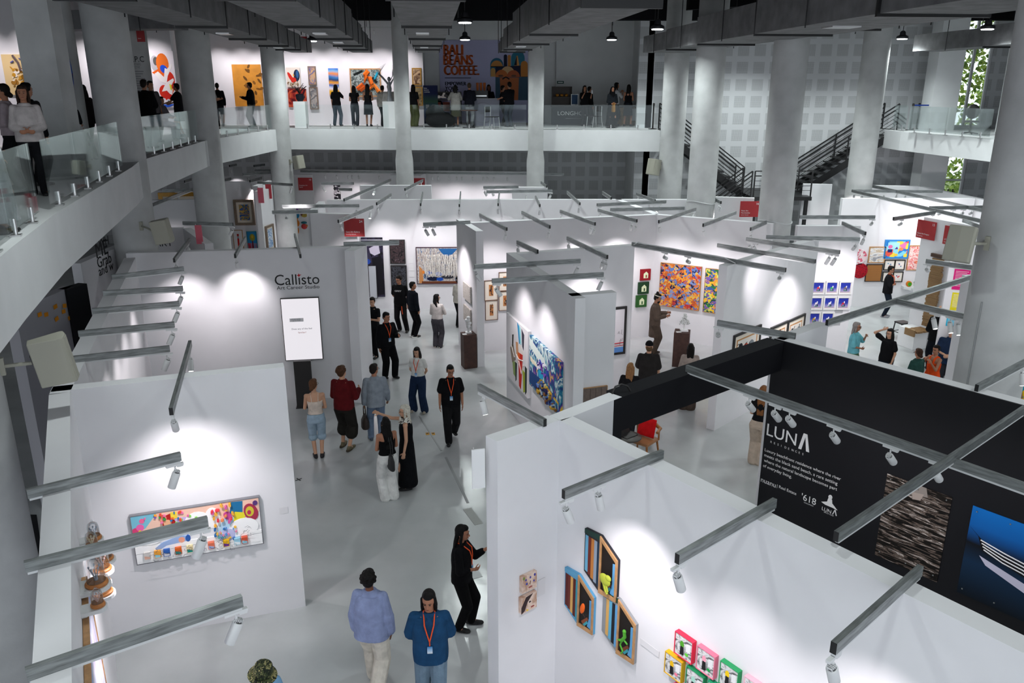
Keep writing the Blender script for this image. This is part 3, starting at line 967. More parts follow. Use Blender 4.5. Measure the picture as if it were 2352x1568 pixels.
# ---- black steel stairs between the two upper floors, with a landing
st = thing('staircase', 'black steel stairs zigzagging behind the bare columns', 'staircase', (0, 0, 0))
def flight(x0, z0, x1, z1, y, n, rails=True):
    for yy in (y, y + 1.3):
        MB().beam((x0, yy, z0 - .12), (x1, yy, z1 - .12), 0.05, 0.26).build('stringer', BLACKM, st)
    for i in range(n):
        f = (i + .5) / n
        MB().box((x0 + (x1 - x0) * f, y + .65, z0 + (z1 - z0) * (i + 1) / n - .02), (abs(x1 - x0) / n + .03, 1.3, 0.05)).build('tread', BLACKM, st)
    for yy in (y, y + 1.3):
        r = MB()
        for dz in (0.98, 0.82):
            r.beam((x0, yy, z0 + dz), (x1, yy, z1 + dz), 0.04, 0.045)
        for dz in (0.2, 0.35, 0.5, 0.65):
            r.beam((x0, yy, z0 + dz), (x1, yy, z1 + dz), 0.016, 0.016)
        for f in (0, 0.5, 1):
            x, z = x0 + (x1 - x0) * f, z0 + (z1 - z0) * f
            r.beam((x, yy, z - .1), (x, yy, z + .98), 0.045, 0.045)
        r.build('railing_frame', BLACKM, st)
flight(11.5, 3.34, 15.15, MZ, 32.9, 13)
flight(9.3, 3.34, 6.0, MZ, 32.9, 12)
flight(9.2, 3.34, 6.4, 1.2, 31.4, 11)
MB().box((10.4, 32.8, 3.28), (2.3, 2.9, 0.14)).build('landing', BLACKM, st)
r = MB()
for dz in (0.98, 0.8, 0.25, 0.43, 0.61):
    r.beam((9.3, 31.4, 3.34 + dz), (11.5, 31.4, 3.34 + dz), 0.03 if dz > .7 else .016, 0.04 if dz > .7 else .016)
for x in (9.3, 10.4, 11.5):
    r.beam((x, 31.4, 3.2), (x, 31.4, 4.32), 0.045, 0.045)
r.build('railing_frame', BLACKM, st)
for x, y in ((9.4, 31.5), (11.4, 31.5), (9.4, 34.0), (11.4, 34.0)):
    MB().beam((x, y, 0), (x, y, 3.24), 0.12, 0.12).build('post', BLACKM, st)
# ================================================================ paintings, prints, posters on the walls
def hang(W, tl, br, off=0.0):
    s0, z1 = W.hit(*tl)
    s1, z0 = W.hit(*br)
    return s0, z0, s1 - s0, z1 - z0

def flat(h, rough=0.6):
    return mat('pigment ' + h, h, rough, spec=0.25)

def motif(parent, w, h, items, y=-0.032, x0=0.0, z0=0.0, name='painted_pattern'):
    """painted shapes on a canvas of w by h: ('o', colour, cx, cz, rx, rz, turn) or ('p', colour, [(x, z) ...]); 0..1 coordinates"""
    mb, mats_, idx = MB(), [], {}
    for k, it in enumerate(items):
        c = it[1]
        if c not in idx:
            idx[c] = len(mats_)
            mats_.append(flat(c))
        yy = y - 0.0006 * k
        if it[0] == 'o':
            a = it[6] if len(it) > 6 else 0.0
            mb.oval(x0 + it[2] * w, z0 + it[3] * h, it[4] * w, it[5] * h, yy, y + 0.004, idx[c], 18, a)
        elif it[0] == 'l':
            pts = [(x0 + p[0] * w, yy, z0 + p[1] * h) for p in it[2]]
            mb.tube(pts, it[3], 5, idx[c])
        else:
            mb.slab([(x0 + p[0] * w, z0 + p[1] * h) for p in it[2]], yy, y + 0.004, idx[c])
    return mb.build(name, mats_, parent)

def painting(W, tl, br, label, canvas, frame=None, mount=None, items=None, depth=0.035, name='painting', cat='painting', group=None, box=None):
    """frame = (material, width); mount = (material, width) inside it"""
    s, z, w, h = box if box else hang(W, tl, br)
    t = thing(name, label, cat, W.pt(s, z, 0.003), W.rz, group)
    i = 0.0
    if frame:
        fm, fw = frame
        b = MB()
        b.box((w / 2, -depth / 2 - .004, fw / 2), (w, depth + .008, fw)).box((w / 2, -depth / 2 - .004, h - fw / 2), (w, depth + .008, fw))
        b.box((fw / 2, -depth / 2 - .004, h / 2), (fw, depth + .008, h - 2 * fw)).box((w - fw / 2, -depth / 2 - .004, h / 2), (fw, depth + .008, h - 2 * fw))
        b.build('frame', fm, t)
        i = fw
    if mount:
        mm, mw = mount
        MB().box((w / 2, -depth * .3, h / 2), (w - 2 * i, depth * .5, h - 2 * i)).build('mount_board', mm, t)
        i += mw
        MB().box((w / 2, -depth * .58, h / 2), (w - 2 * i, depth * .1, h - 2 * i)).build('canvas', canvas, t)
        yy = -depth * .64
    else:
        MB().box((w / 2, -depth / 2, h / 2), (w - 2 * i, depth, h - 2 * i)).build('canvas', canvas, t)
        yy = -depth - .001
    if items:
        motif(t, w - 2 * i, h - 2 * i, items, yy, i, i)
    return t

rnd = random.Random(3)
def scatter(n, cols, x0, x1, z0, z1, r0, r1, asp=1.0):
    return [('o', rnd.choice(cols), rnd.uniform(x0, x1), rnd.uniform(z0, z1), rnd.uniform(r0, r1), rnd.uniform(r0, r1) * asp, rnd.uniform(0, 3)) for _ in range(n)]
def lines(n, col, x0, x1, z0, z1, L, r=0.003):
    out = []
    for _ in range(n):
        x, z, a = rnd.uniform(x0, x1), rnd.uniform(z0, z1), rnd.uniform(0, 6.28)
        out.append(('l', col, [(x, z), (x + L * math.cos(a) * .5, z + L * math.sin(a)), (x + L * math.cos(a + .6), z + L * math.sin(a + .6) * 1.4)], r))
    return out
WHT = flat('#f0eff0')

# the long mural: coral garden above, line drawing with little framed pictures below
m_items = [('p', '#f4c9b4', [(0, .45), (.12, .62), (.2, .7), (.32, .55), (.5, .62), (.62, .8), (.72, .62), (.80, .45), (.9, .6), (1, .7), (1, 1), (0, 1)]),
           ('p', '#7cc3d8', [(0, .62), (.1, .72), (.2, 1), (0, 1)]), ('p', '#c9b6e6', [(.30, .58), (.44, .56), (.5, .8), (.33, .85)]), ('p', '#b9daee', [(.66, .3), (.78, .42), (.84, .62), (.72, .7), (.62, .36)]),
           ('p', '#b8201f', [(.22, .55), (.3, .5), (.34, .72), (.3, .95), (.24, .9)]), ('o', '#e0457a', .03, .66, .035, .1, .4), ('o', '#ee6ab0', .06, .75, .03, .07), ('o', '#f06a9a', .08, .88, .02, .05), ('o', '#f7d23c', .055, .66, .012, .04),
           ('o', '#f2a08a', .24, .86, .028, .09), ('o', '#e26a5c', .24, .9, .018, .05), ('o', '#f3b68d', .27, .75, .03, .08), ('p', '#f0d64a', [(.30, .82), (.35, .84), (.35, .97), (.30, .97)]),
           ('o', '#ffffff', .5, .7, .1, .2), ('o', '#ffffff', .62, .72, .06, .22), ('p', '#1f6f9f', [(.76, .78), (.8, .62), (.86, .74), (.87, .98), (.78, .99)]), ('p', '#e9dc35', [(.78, .55), (.84, .5), (.9, .72), (.8, .78)]),
           ('o', '#a9344f', .93, .72, .055, .19, .3), ('o', '#d5c33d', .92, .74, .034, .11), ('o', '#c2305a', .915, .72, .016, .05), ('o', '#5a3a7a', .97, .9, .02, .05), ('o', '#e0683a', .83, .55, .02, .06), ('o', '#c24f9a', .74, .72, .03, .09, .5),
           ('o', '#ffffff', .86, .42, .12, .2), ('o', '#ffffff', .12, .5, .1, .14), ('p', '#ffffff', [(0, 0), (1, 0), (1, .3), (0, .36)]),
           ('o', '#c4c7ec', .72, .3, .07, .13, .5), ('p', '#9fb9e4', [(.16, .2), (.24, .3), (.4, .33), (.42, .44), (.34, .46), (.2, .36), (.15, .28)]), ('o', '#2f5fae', .41, .38, .02, .07), ('o', '#f0a48a', .36, .37, .025, .06)]
m_items += scatter(26, ['#3f9f4f', '#8fcf62', '#e2543f', '#f0a03a', '#e877a8', '#7d5bb0', '#2e7fb8'], .1, .5, .7, .97, .005, .012, 3)
m_items += scatter(22, ['#5a8fd0', '#2f6fb0', '#e88fb0', '#f0c050', '#60b0b0'], .62, .8, .22, .5, .004, .011, 3)
m_items += scatter(18, ['#e88a5a', '#e23f4a', '#d060a0', '#f0b040'], .6, .8, .55, .98, .006, .014, 3)
for x, a, b in ((.06, '#d8d4d0', '#e9b7a2'), (.14, '#f0a43a', '#9ad0dc'), (.21, '#2f63b4', '#e8e8f0'), (.30, '#e0651f', '#1d8f86'), (.39, '#f2dfae', '#128f82'), (.48, '#d8d4f0', '#f0b0a8'), (.56, '#e8795a', '#9fb0d8'), (.68, '#f0b818', '#6a2f8f'), (.77, '#9fd0e4', '#e8f2f6'), (.83, '#d85a40', '#8fc8d8')):
    m_items += [('p', a, [(x, .1), (x + .05, .1), (x + .05, .24), (x, .24)]), ('p', b, [(x + .004, .11), (x + .046, .11), (x + .046, .15), (x + .004, .18)])]
m_items += lines(44, '#55555c', .05, .92, .08, .26, .05, .0022) + [('l', '#55555c', [(0, .27), (1, .30)], .002), ('l', '#55555c', [(0, .05), (.5, .06)], .002)] + lines(10, '#55555c', .80, .92, .32, .48, .04, .002)
painting(BW['A'], (297, 1181), (606, 1243), 'long framed mural of a coral garden over line drawn visitors', WHT, (mat('grey frame wood', (.2, .2, .22, 1), .5), .014), items=m_items, depth=0.05)

# tall abstracts on the middle wall
AB1 = [('p', '#1d8fc4', [(.52, 1), (.68, .93), (.72, .72), (.62, .66)]), ('p', '#9fe0e4', [(.6, .99), (.68, .95), (.72, .72), (.66, .7)]), ('p', '#3d3a48', [(.72, .96), (.84, .9), (.82, .66), (.76, .7)]),
       ('p', '#f2ece6', [(.5, .6), (.66, .72), (.82, .62), (.7, .5)]), ('p', '#d8a074', [(.46, .68), (.56, .7), (.6, .5), (.5, .46)]), ('p', '#d12a1e', [(.6, .56), (.78, .58), (.74, .2), (.7, .02), (.62, .05), (.6, .3)]),
       ('p', '#e8641e', [(.56, .56), (.66, .56), (.64, .4), (.58, .38)]), ('p', '#9fae2e', [(.78, .36), (.92, .34), (.9, .06), (.82, .02)]), ('p', '#26332c', [(.88, .45), (.97, .44), (.96, .08), (.9, .02)]),
       ('p', '#8fa860', [(.3, .36), (.5, .34), (.48, .12), (.36, .14)]), ('p', '#22302a', [(.44, .36), (.52, .36), (.5, .1), (.46, .06)]), ('p', '#8f8071', [(.2, .5), (.34, .62), (.46, .4), (.3, .3)]), ('p', '#3a3733', [(.3, .74), (.36, .76), (.34, .56), (.3, .55)]),
       ('l', '#f4f0e8', [(.5, .5), (.62, .46), (.8, .5)], .012), ('l', '#f4f0e8', [(.62, .44), (.74, .28), (.82, .44)], .012), ('l', '#f4f0e8', [(.28, .56), (.42, .42), (.5, .5)], .01)]
painting(BW['P'], (1170, 716), (1219, 914), 'tall white canvas with red, blue and green drips, farther of two', flat('#e9e6e8'), items=AB1, depth=0.07, group=None)
AB2 = art('sea abstract', ['#0f2f5f', '#1d6f9a', '#e7efe9', '#2f8fa8', '#123a78', '#6a3f9f', '#e8c23a'], 2.2, 'noise', (1.3, 1, .8), 8, 2.2)
ab2_items = [('p', '#dfeae4', [(0, .95), (.5, .8), (.62, .62), (.3, .66), (0, .8)]), ('p', '#13407a', [(0, .3), (.4, .34), (.35, .02), (0, .05)]), ('p', '#e6b52c', [(.46, .36), (.98, .24), (.98, .2), (.5, .3)]), ('p', '#1fa4cf', [(.3, .5), (.52, .5), (.46, .34), (.34, .36)]),
             ('p', '#ece2c8', [(.02, .6), (.3, .54), (.34, .49), (.05, .5)])] + scatter(30, ['#5a2f8f', '#8a52b8', '#2f4fae', '#e8e2f0'], .3, .7, .48, .68, .01, .04, 1) + scatter(60, ['#e8d9a8', '#4f6fb0', '#8a5a2a', '#2a2f5f', '#c8a03a', '#9fb4c8'], .3, .95, .02, .32, .01, .035, 1)
painting(BW['P'], (1224, 768), (1292, 955), 'tall blue and violet textured canvas, nearer of two', AB2, items=ab2_items, depth=0.07)
painting(BW['PF'], (1320, 893), (1390, 985), 'plain brown wooden panel at the foot of the short wall', mat('brown plywood', rgb('#6f6058'), .6, var=.15, vscale=20), (OAK, .008), items=[('l', '#3a312c', [(x, .02), (x + .02, .98)], .003) for x in (.2, .45, .62, .8)], depth=.03)

# orange and blue mosaic pair
MOS = art('mosaic orange blue', ['#c8632a', '#5a78b8', '#e59a3a', '#20264a', '#7d93c8', '#d8742f', '#c03a3a', '#e8b84a'], 16, 'voronoi', (1, 1, 1.2), distort=2.0)
MOS2 = art('mosaic yellow green', ['#e8c32a', '#2f7a3a', '#3f5fa8', '#e8a03a', '#7a5aa8', '#1f4f3a', '#d8d86a'], 16, 'voronoi', (1, 1, 1.2), distort=2.0, seed=3)
painting(BW['M2'], (1519, 602), (1606, 713), 'large orange and blue mosaic canvas', MOS, (mat('thin wood edge', rgb('#b07a3a'), .6), .012), depth=.05)
painting(BW['M2'], (1622, 615), (1668, 722), 'yellow and green mosaic canvas cut off by a wall end', MOS2, (_mats['thin wood edge'], .012), depth=.05)
# kraft paper drawings
KRA = art('kraft drawing', ['#a8683a', '#c98a55', '#b77a48', '#c08452'], 3, 'noise', detail=6)
for i, (tl, br, lb) in enumerate((((1112, 644), (1143, 688), 'upper kraft paper drawing in a thin brown frame'), ((1114, 690), (1143, 733), 'lower kraft paper drawing with a curved hook shape'),
        ((1145, 625), (1176, 666), 'kraft paper drawing with red marks, partly hidden by the wall'), ((1145, 669), (1176, 711), 'kraft paper drawing with black dots, partly hidden by the wall'))):
    it = lines(9, '#2a2020', .15, .85, .1, .9, .2, .008) + scatter(4, ['#22222a', '#c03a2a', '#2a3a6a', '#e8e0d0'], .1, .9, .1, .9, .03, .09, 1)
    painting(BW['M1'], tl, br, lb, KRA, (mat('brown frame wood', rgb('#6a4a36'), .5), .012), (MOUNT, .12), it, group='framed kraft drawings')
for tl, br, c, lb in (((1470, 618), (1492, 642), '#8f1420', 'small dark red canvas with a pale house'), ((1465, 648), (1488, 673), '#1f3f26', 'middle dark green canvas with a pale doorway'), ((1460, 678), (1483, 703), '#2f5f2c', 'lowest green canvas with a pale barn')):
    painting(BW['M1'], tl, br, lb, flat(c), None, None, [('p', '#dfe8c0', [(.3, .2), (.75, .2), (.75, .6), (.55, .8), (.3, .6)]), ('p', c, [(.5, .25), (.62, .25), (.62, .5), (.5, .5)])], depth=.06, group='small house canvases')
painting(BW['N1'], (1380, 708), (1434, 811), 'black framed line drawing with a red and blue base', flat('#e4dfe4'), (FBLK, .06), None, [('p', '#5f8fd0', [(0, 0), (1, 0), (1, .12), (0, .12)]), ('l', '#c02a3a', [(0, .2), (1, .22)], .012), ('l', '#c02a3a', [(0, .15), (1, .16)], .008)] + lines(8, '#8a8088', .2, .9, .25, .6, .1, .004))
# dark tall banner and its neighbours
DARK = art('dark brush field', ['#08080c', '#16141c', '#2a2436', '#3f3a55', '#0c0c10'], 2.6, 'noise', (1.4, 1, .7), 8, 1.6)
DARK2 = art('dark tangle', ['#0a0a0c', '#1c1a1e', '#4a3a3c', '#141316', '#6a5a60'], 5, 'noise', detail=8, distort=2.2)
DARK3 = art('dark grey tangle', ['#0a0a0c', '#202024', '#4a4c54', '#141316'], 5, 'noise', detail=8, distort=2.4, seed=4)
painting(BW['GB'], (829, 545), (885, 681), 'tall dark hanging banner with a bowed figure', DARK, None, None, [('p', '#cfc8da', [(.35, .82), (.8, .9), (.86, .74), (.6, .7), (.4, .74)]), ('o', '#2a4fae', .2, .6, .2, .05), ('p', '#17151d', [(.45, .66), (.9, .7), (.98, .04), (.6, .03)]), ('p', '#e9e6ee', [(0, .955), (1, .955), (1, .965), (0, .965)])], depth=.03, cat='banner', name='hanging_banner')
painting(BW['GB'], (846, 609), (868, 684), 'pale grey panel leaning below the dark banner', flat('#c9cdd4'), (FBLK, .012), depth=.05)
painting(BW['GB'], (894, 550), (932, 605), 'upper dark framed painting of tangled figures', DARK2, (FBLK, .03), depth=.05)
painting(BW['GB'], (897, 609), (936, 662), 'lower dark framed painting of a grey thicket', DARK3, (FBLK, .03), depth=.05)
FOR = art('birch forest', ['#141c34', '#3f6f9f', '#e8dfd4', '#6a5a5a', '#f2ece6', '#8a7a70'], 6, 'noise', (3.4, 1, .6), 8, 1.4)
painting(BW['GB'], (955, 567), (1060, 651), 'large painting of bare white trees over a deep blue sky', FOR, (mat('dark plum frame', rgb('#4a3340'), .5), .025), None,
         [('p', '#25639f', [(.5, .98), (.95, .98), (.8, .8), (.66, .76), (.56, .88)]), ('p', '#c98a52', [(.04, 0), (.14, .02), (.12, .4), (.05, .5)]), ('p', '#6a3a22', [(.1, 0), (1, 0), (1, .06), (.1, .06)]), ('o', '#1f5fc4', .28, .3, .06, .05), ('o', '#1f6fd8', .5, .27, .08, .06), ('o', '#101838', .36, .13, .14, .06), ('o', '#1a4fae', .52, .12, .08, .05),
          ('o', '#3a3a44', .7, .18, .14, .05), ('o', '#e88a3a', .14, .32, .03, .05)] + scatter(40, ['#f4f0ee', '#d9cfc6', '#8a8a98', '#b8a890'], .15, .98, .2, .5, .006, .03, .5) + [('l', '#f4efe8', [(x, .18 + rnd.random() * .1), (x + rnd.uniform(-.03, .03), .5), (x + rnd.uniform(-.06, .06), .82)], .006) for x in [.18 + .013 * k for k in range(60)]], depth=.05)
for (tl, br, lb) in (((939, 591), (949, 605), 'top caption sheet beside the forest painting'), ((939, 607), (950, 621), 'middle caption sheet beside the forest painting'), ((940, 622), (951, 636), 'bottom caption sheet beside the forest painting')):
    painting(BW['GB'], tl, br, lb, PAPER, name='caption_card', cat='caption', depth=.006, group='caption sheets')
# relief canvases on the white fin
REL = art('grey relief', ['#8a8078', '#d8d2cc', '#a89f96', '#efebe6'], 30, 'noise', detail=5)
painting(BW['S'], (1067, 645), (1084, 697), 'upper pale textured relief on the white fin', REL, depth=.05, group='pale reliefs')
painting(BW['S'], (1068, 697), (1084, 748), 'lower pale textured relief on the white fin', REL, depth=.05, group='pale reliefs')
painting(BW['S'], (1052, 652), (1060, 705), 'tall text sheet on the white fin', PAPER, name='caption_card', cat='caption', depth=.004)
# collages on the slanting wall
for tl, br, lb in (((1684, 770), (1744, 803), 'nearest black framed collage with a red figure'), ((1769, 752), (1807, 780), 'middle black framed collage on the slanting wall'), ((1808, 736), (1846, 762), 'farthest black framed collage on the slanting wall')):
    W = BW['R2']
    s0, z1 = W.hit(*tl)
    s1, _z = W.hit(br[0], tl[1])
    h = .95
    painting(W, None, None, lb, flat('#ece4dc'), (FBLK, .05), (MOUNT, .1), [('p', '#c9905a', [(0, .0), (1, 0), (1, 1), (0, 1)]), ('p', '#efe8e0', [(.05, .05), (.95, .05), (.95, .95), (.05, .95)]), ('o', '#d8543a', .45, .5, .16, .26), ('o', '#8a8f94', .72, .6, .14, .2), ('o', '#222228', .2, .7, .1, .14)] + lines(14, '#22222a', .1, .9, .1, .9, .12, .006), box=(s0, z1 - h, s1 - s0, h), group='black framed collages')
# nine blue photographs
for r in range(3):
    for c in range(3):
        if r == 2 and c == 2:
            continue
        x, y = 1866 + 31 * c - 5 * r, 645 + 35.5 * r
        nm = (('top', 'middle', 'bottom')[r], ('first', 'second', 'third')[c])
        k = r * 3 + c
        hue = ['#d83a3a', '#3fae5a', '#7a6a60', '#e8e0e0', '#f0f0f0', '#c8323c', '#c8a03a', '#e8e8e8'][k % 8]
        painting(BW['Q'], (x, y), (x + 26, y + 30), 'blue photograph of toy animals, %s row, %s from the slanting wall' % nm,
                 art('blue studio', ['#b9a8b0', '#8a86c0', '#2f3fa0', '#24329a', '#24329a'], 1.0, 'grad', distort=.05), (FWHT, .035), (MOUNT, .012),
                 [('o', hue, .5, .48, .14, .1), ('o', '#efefef', .6, .6, .06, .1), ('l', hue, [(.4, .4), (.34, .22)], .012), ('l', '#222230', [(.6, .4), (.66, .22)], .012), ('o', '#2f7f4a', .52, .2, .2, .04)], group='blue toy photographs')
for tl, br, lb in (((1917, 712), (1935, 719), 'upper grey caption strip below the blue photographs'), ((1915, 737), (1929, 747), 'lower grey caption strip below the blue photographs')):
    painting(BW['Q'], tl, br, lb, mat('grey caption', (.4, .4, .42, 1), .8), name='caption_card', cat='caption', depth=.004)
# bright back wall
painting(BW['T'], (1997, 566), (2030, 603), 'silver and ochre brush painting in a pale wood frame', art('silver strokes', ['#e4e4e6', '#8a8a90', '#f0eff0', '#c8b08a', '#e8e6e6'], 2.4, 'noise', (1, 1, 2.6), 5, 1.2), (OAK, .03))
painting(BW['T'], (1990, 606), (2022, 646), 'brown relief of stacked wooden strips in a black frame', art('wood strips', ['#8a5a30', '#c28a50', '#6a4020', '#b87a42'], 5, 'wave', detail=1, distort=.15), (FBLK, .025))
painting(BW['T'], (2033, 550), (2084, 593), 'bright blue painting of a crowded table', art('blue party', ['#2a7fd0', '#7fd0e8', '#e87ab0', '#f0d84a', '#3f5fb8', '#e85a4a', '#8fd8f0'], 7, 'voronoi', distort=1.5), (mat('blue frame', rgb('#2a86d0'), .5), .05), None, [('p', '#a8e0f0', [(.08, .5), (.6, .5), (.6, .92), (.08, .92)]), ('o', '#e070a8', .2, .65, .1, .12), ('p', '#1a2a6a', [(.1, .3), (.3, .3), (.3, .5), (.1, .5)]), ('o', '#f0c83a', .5, .14, .08, .08), ('p', '#5a3a8a', [(.4, .5), (.56, .5), (.5, .66)]), ('o', '#f08a5a', .7, .5, .1, .1)])
for tl, br, lb in (((2031, 596), (2053, 620), 'upper black framed print nearer the round red work'), ((2055, 596), (2076, 620), 'upper black framed print beside the pink painting'), ((2027, 623), (2049, 647), 'lower black framed print behind the standing man'), ((2051, 623), (2071, 647), 'lower black framed print of small violet heads')):
    painting(BW['T'], tl, br, lb, flat('#efe8e2'), (FBLK, .03), (MOUNT, .03), [('o', rnd.choice(['#d05a5a', '#5a3a7a', '#5a9ab8']), rnd.uniform(.3, .7), rnd.uniform(.3, .7), .1, .08) for _ in range(5)], group='four small black framed prints')
painting(BW['T'], (2088, 563), (2122, 620), 'pink and red swirling painting in a pale frame', art('pink swirls', ['#f6e2dc', '#e04a5a', '#f2b8b0', '#f8ece8', '#d83a3a', '#f0a080'], 3.5, 'noise', (1, 1, 1.4), 3, 3.0), (OAK, .03))
def roundel(W, cx, cy, r, label, m):
    s, z = W.hit(cx, cy)
    t = thing('round_artwork', label, 'artwork', W.pt(s, z), W.rz)
    MB().oval(0, 0, r, r, -.05, -.003, n=32).build('disc', m, t)
    b = MB()
    for k in range(32):
        a = k * math.pi / 16
        b.box((r * math.cos(a), -.03, r * math.sin(a)), (.05, .05, .05))
    b.build('rim', m, t)
    return t
roundel(BW['T'], 1972, 590, .24, 'round pink lace artwork half hidden by the wall', art('pink lace', ['#f0d8dc', '#e06a80', '#f6ecec'], 14, 'voronoi'))
roundel(BW['T'], 1974, 621, .24, 'round glossy red artwork', art('red foil', ['#3a0410', '#c81428', '#6a0818', '#e8304a'], 9, 'noise', detail=8, distort=2))
# left side, behind the studio
painting(BW['X3'], (536, 458), (588, 516), 'blue landscape in a wide bronze frame', art('blue brush', ['#0f2a6a', '#2f6fb8', '#1a3f8a', '#e0b83a', '#123060', '#5fa0d0'], 2.6, 'noise', (1, 1, 2), 8, 2.5), (BRONZ, .1), (MOUNT, .1), depth=.1)
painting(BW['X3'], (534, 528), (562, 580), 'red and grey print in a thin wood frame', flat('#cf2f2a'), (OAK, .02), (PAPER, .14), [('p', '#9aa0a8', [(0, .7), (1, .7), (1, .85), (0, .85)])])
painting(BW['X3'], (566, 531), (594, 584), 'bright painting of a tree with a yellow crown', art('tree base', ['#3a9ad0', '#5ab0e0', '#d83a4a', '#7a2a3a'], 2, 'noise'), (mat('teal frame', rgb('#1f7f8a'), .5), .02), None, [('p', '#2f9ad8', [(0, .5), (1, .5), (1, 1), (0, 1)]), ('o', '#a8a83a', .55, .75, .3, .16), ('o', '#f0c83a', .55, .78, .1, .07), ('p', '#8a2030', [(.4, 0), (.7, 0), (.6, .6), (.5, .6)])])
XR = Wall(BW['X4'].B, BW['X4'].B + Vector((.35, 2.1)), 0, HW)
painting(BW['X2B'], (364, 442), (462, 478), 'gilt framed green landscape seen over the grey wall', art('green landscape', ['#20300f', '#4f7a1f', '#8fae2a', '#e8e4e0'], 1.4, 'grad', distort=.4), (GOLD, .14), (MOUNT, .1), depth=.1)
XP = Wall(aty(606, 540, 29.6)[:2], aty(632, 540, 30.6)[:2], 0, HW)
painting(XP, (607, 520), (630, 572), 'blue and white print in a bronze frame on the angled wall', art('blue figures', ['#dfe6ee', '#5a8ac0', '#eef2f6', '#3f6fa8'], 6, 'noise', detail=5, distort=2), (BRONZ, .08), (MOUNT, .06), depth=.06)
bwx = XP.build('white angled wall piece with the blue and white print', .2)
painting(BW['ZF'], (766, 424), (784, 470), 'black and white speckled hanging beyond the grey wall', art('speckle', ['#1c1c22', '#e0dce0', '#3a3440', '#b8b0b8'], 12, 'voronoi'))
# upper gallery
painting(W_GAL1, (4, 125), (88, 218), 'yellow painting of golden leaves in the upper gallery', flat('#e3c58f'), None, None, scatter(40, ['#8a5f14', '#c8902a', '#efe0c8', '#a8742a', '#f4e8d8'], .25, .8, .05, .7, .02, .09, .8) + [('l', '#6a5a5a', [(.4, .98), (.55, .8), (.6, .6)], .03), ('l', '#6a6aa8', [(.3, .8), (.4, .84)], .02), ('l', '#6a6aa8', [(.6, .9), (.8, .86)], .015)], depth=.05)
painting(W_GAL1, (-26, 150), (3, 230), 'orange edged painting at the very edge of the upper gallery', flat('#d8dce8'), (mat('orange frame', rgb('#e08a4a'), .5), .06), depth=.05)
painting(W_GAL1, (143, 96), (166, 151), 'upper white framed grey print beyond the square pier', art('grey print', ['#8a8478', '#c8c0b0', '#6a6458'], 6, 'noise', distort=2), (FWHT, .03), (PAPER, .12), depth=.04)
painting(W_GAL1, (149, 163), (184, 216), 'lower white framed blue landscape beyond the square pier', art('blue lake', ['#1a2f4a', '#9fc0d8', '#2f7fc0', '#1f5fb0'], 1.2, 'grad', distort=.5), (FWHT, .03), (PAPER, .12), depth=.04)
painting(W_GAL2, (338, 117), (413, 246), 'large canvas of pale figures on an orange cloud', flat('#ece6ec'), None, None,
         [('o', '#b9b6bc', .26, .78, .17, .14), ('o', '#5a5856', .3, .82, .1, .075), ('o', '#e8701e', .55, .78, .24, .18), ('p', '#e8641c', [(.1, .62), (.5, .72), (.86, .56), (.95, .36), (.8, .24), (.9, .5), (.5, .5)]), ('o', '#d8301c', .75, .48, .2, .16), ('o', '#d8301c', .5, .28, .2, .12), ('o', '#d8281c', .66, .2, .18, .1), ('o', '#1a4fd0', .58, .68, .13, .08, .6),
          ('p', '#f6f0ee', [(.2, .6), (.34, .64), (.55, .54), (.62, .7), (.7, .68), (.9, .78), (.92, .74), (.7, .56), (.62, .42), (.4, .46)]), ('p', '#f6f0ee', [(.4, .28), (.6, .44), (.9, .52), (.92, .48), (.78, .38), (.8, .22), (.7, .24), (.6, .3)]), ('p', '#f0e040', [(.72, .42), (.8, .4), (.8, .3), (.74, .32)]), ('p', '#2a62d8', [(.1, .04), (.9, .06), (.6, .0), (.2, .0)]), ('o', '#d8d8de', .62, .1, .08, .05), ('o', '#3a3a44', .62, .1, .03, .02)], depth=.05)
painting(W_GAL3, (480, 95), (494, 138), 'upper dark yellow canvas seen edge on', art('dark yellow', ['#c89a2a', '#2a1a20', '#3f7a2a'], 1.2, 'grad', distort=.5), depth=.05)
painting(W_GAL3, (483, 142), (499, 196), 'lower crimson and orange canvas seen edge on', art('crimson', ['#e8901a', '#3a1430', '#a01f3f'], 1.4, 'grad', distort=.8), depth=.05)
painting(W_PAINT, (533, 148), (607, 244), 'large golden wooden artwork carved with leaves', mat('golden wood', rgb('#c8862a'), .55, var=.18, vscale=3), None, None, scatter(18, ['#6a4518', '#83561f'], .3, 1, .1, 1, .03, .06, 1.2), depth=.08)
painting(W_PAINT, (657, 155), (692, 200), 'painting of a red rooster with a dark tail', flat('#d8cfc4'), None, None, [('o', '#c8281c', .3, .5, .12, .3, .5), ('o', '#1a2440', .75, .6, .22, .3), ('o', '#2a5a8a', .8, .66, .1, .2), ('o', '#c8281c', .5, .36, .2, .14), ('o', '#e8a03a', .52, .6, .05, .06)] + scatter(20, ['#7a5a3a', '#a08a6a'], .05, .95, .02, .3, .02, .06), depth=.05)
painting(W_PAINT, (661, 204), (706, 246), 'crimson figure painting below the rooster', art('crimson figure', ['#2a0a14', '#8a1a1c', '#d8603a', '#3a1420'], 2, 'noise', distort=2), depth=.05)
painting(W_PAINT, (707, 152), (728, 195), 'upper grey framed painting beside the rooster', art('grey icon', ['#8a8a9a', '#c8a070', '#5a5a8a', '#a8a0a0'], 3, 'noise', distort=1.5), (BRONZ, .04), depth=.06)
painting(W_PAINT, (710, 200), (733, 251), 'lower grey framed painting beside the rooster', art('grey icon low', ['#7a8088', '#b8b0a8', '#5a646a', '#b89090'], 3, 'noise', distort=1.5), (BRONZ, .04), depth=.06)
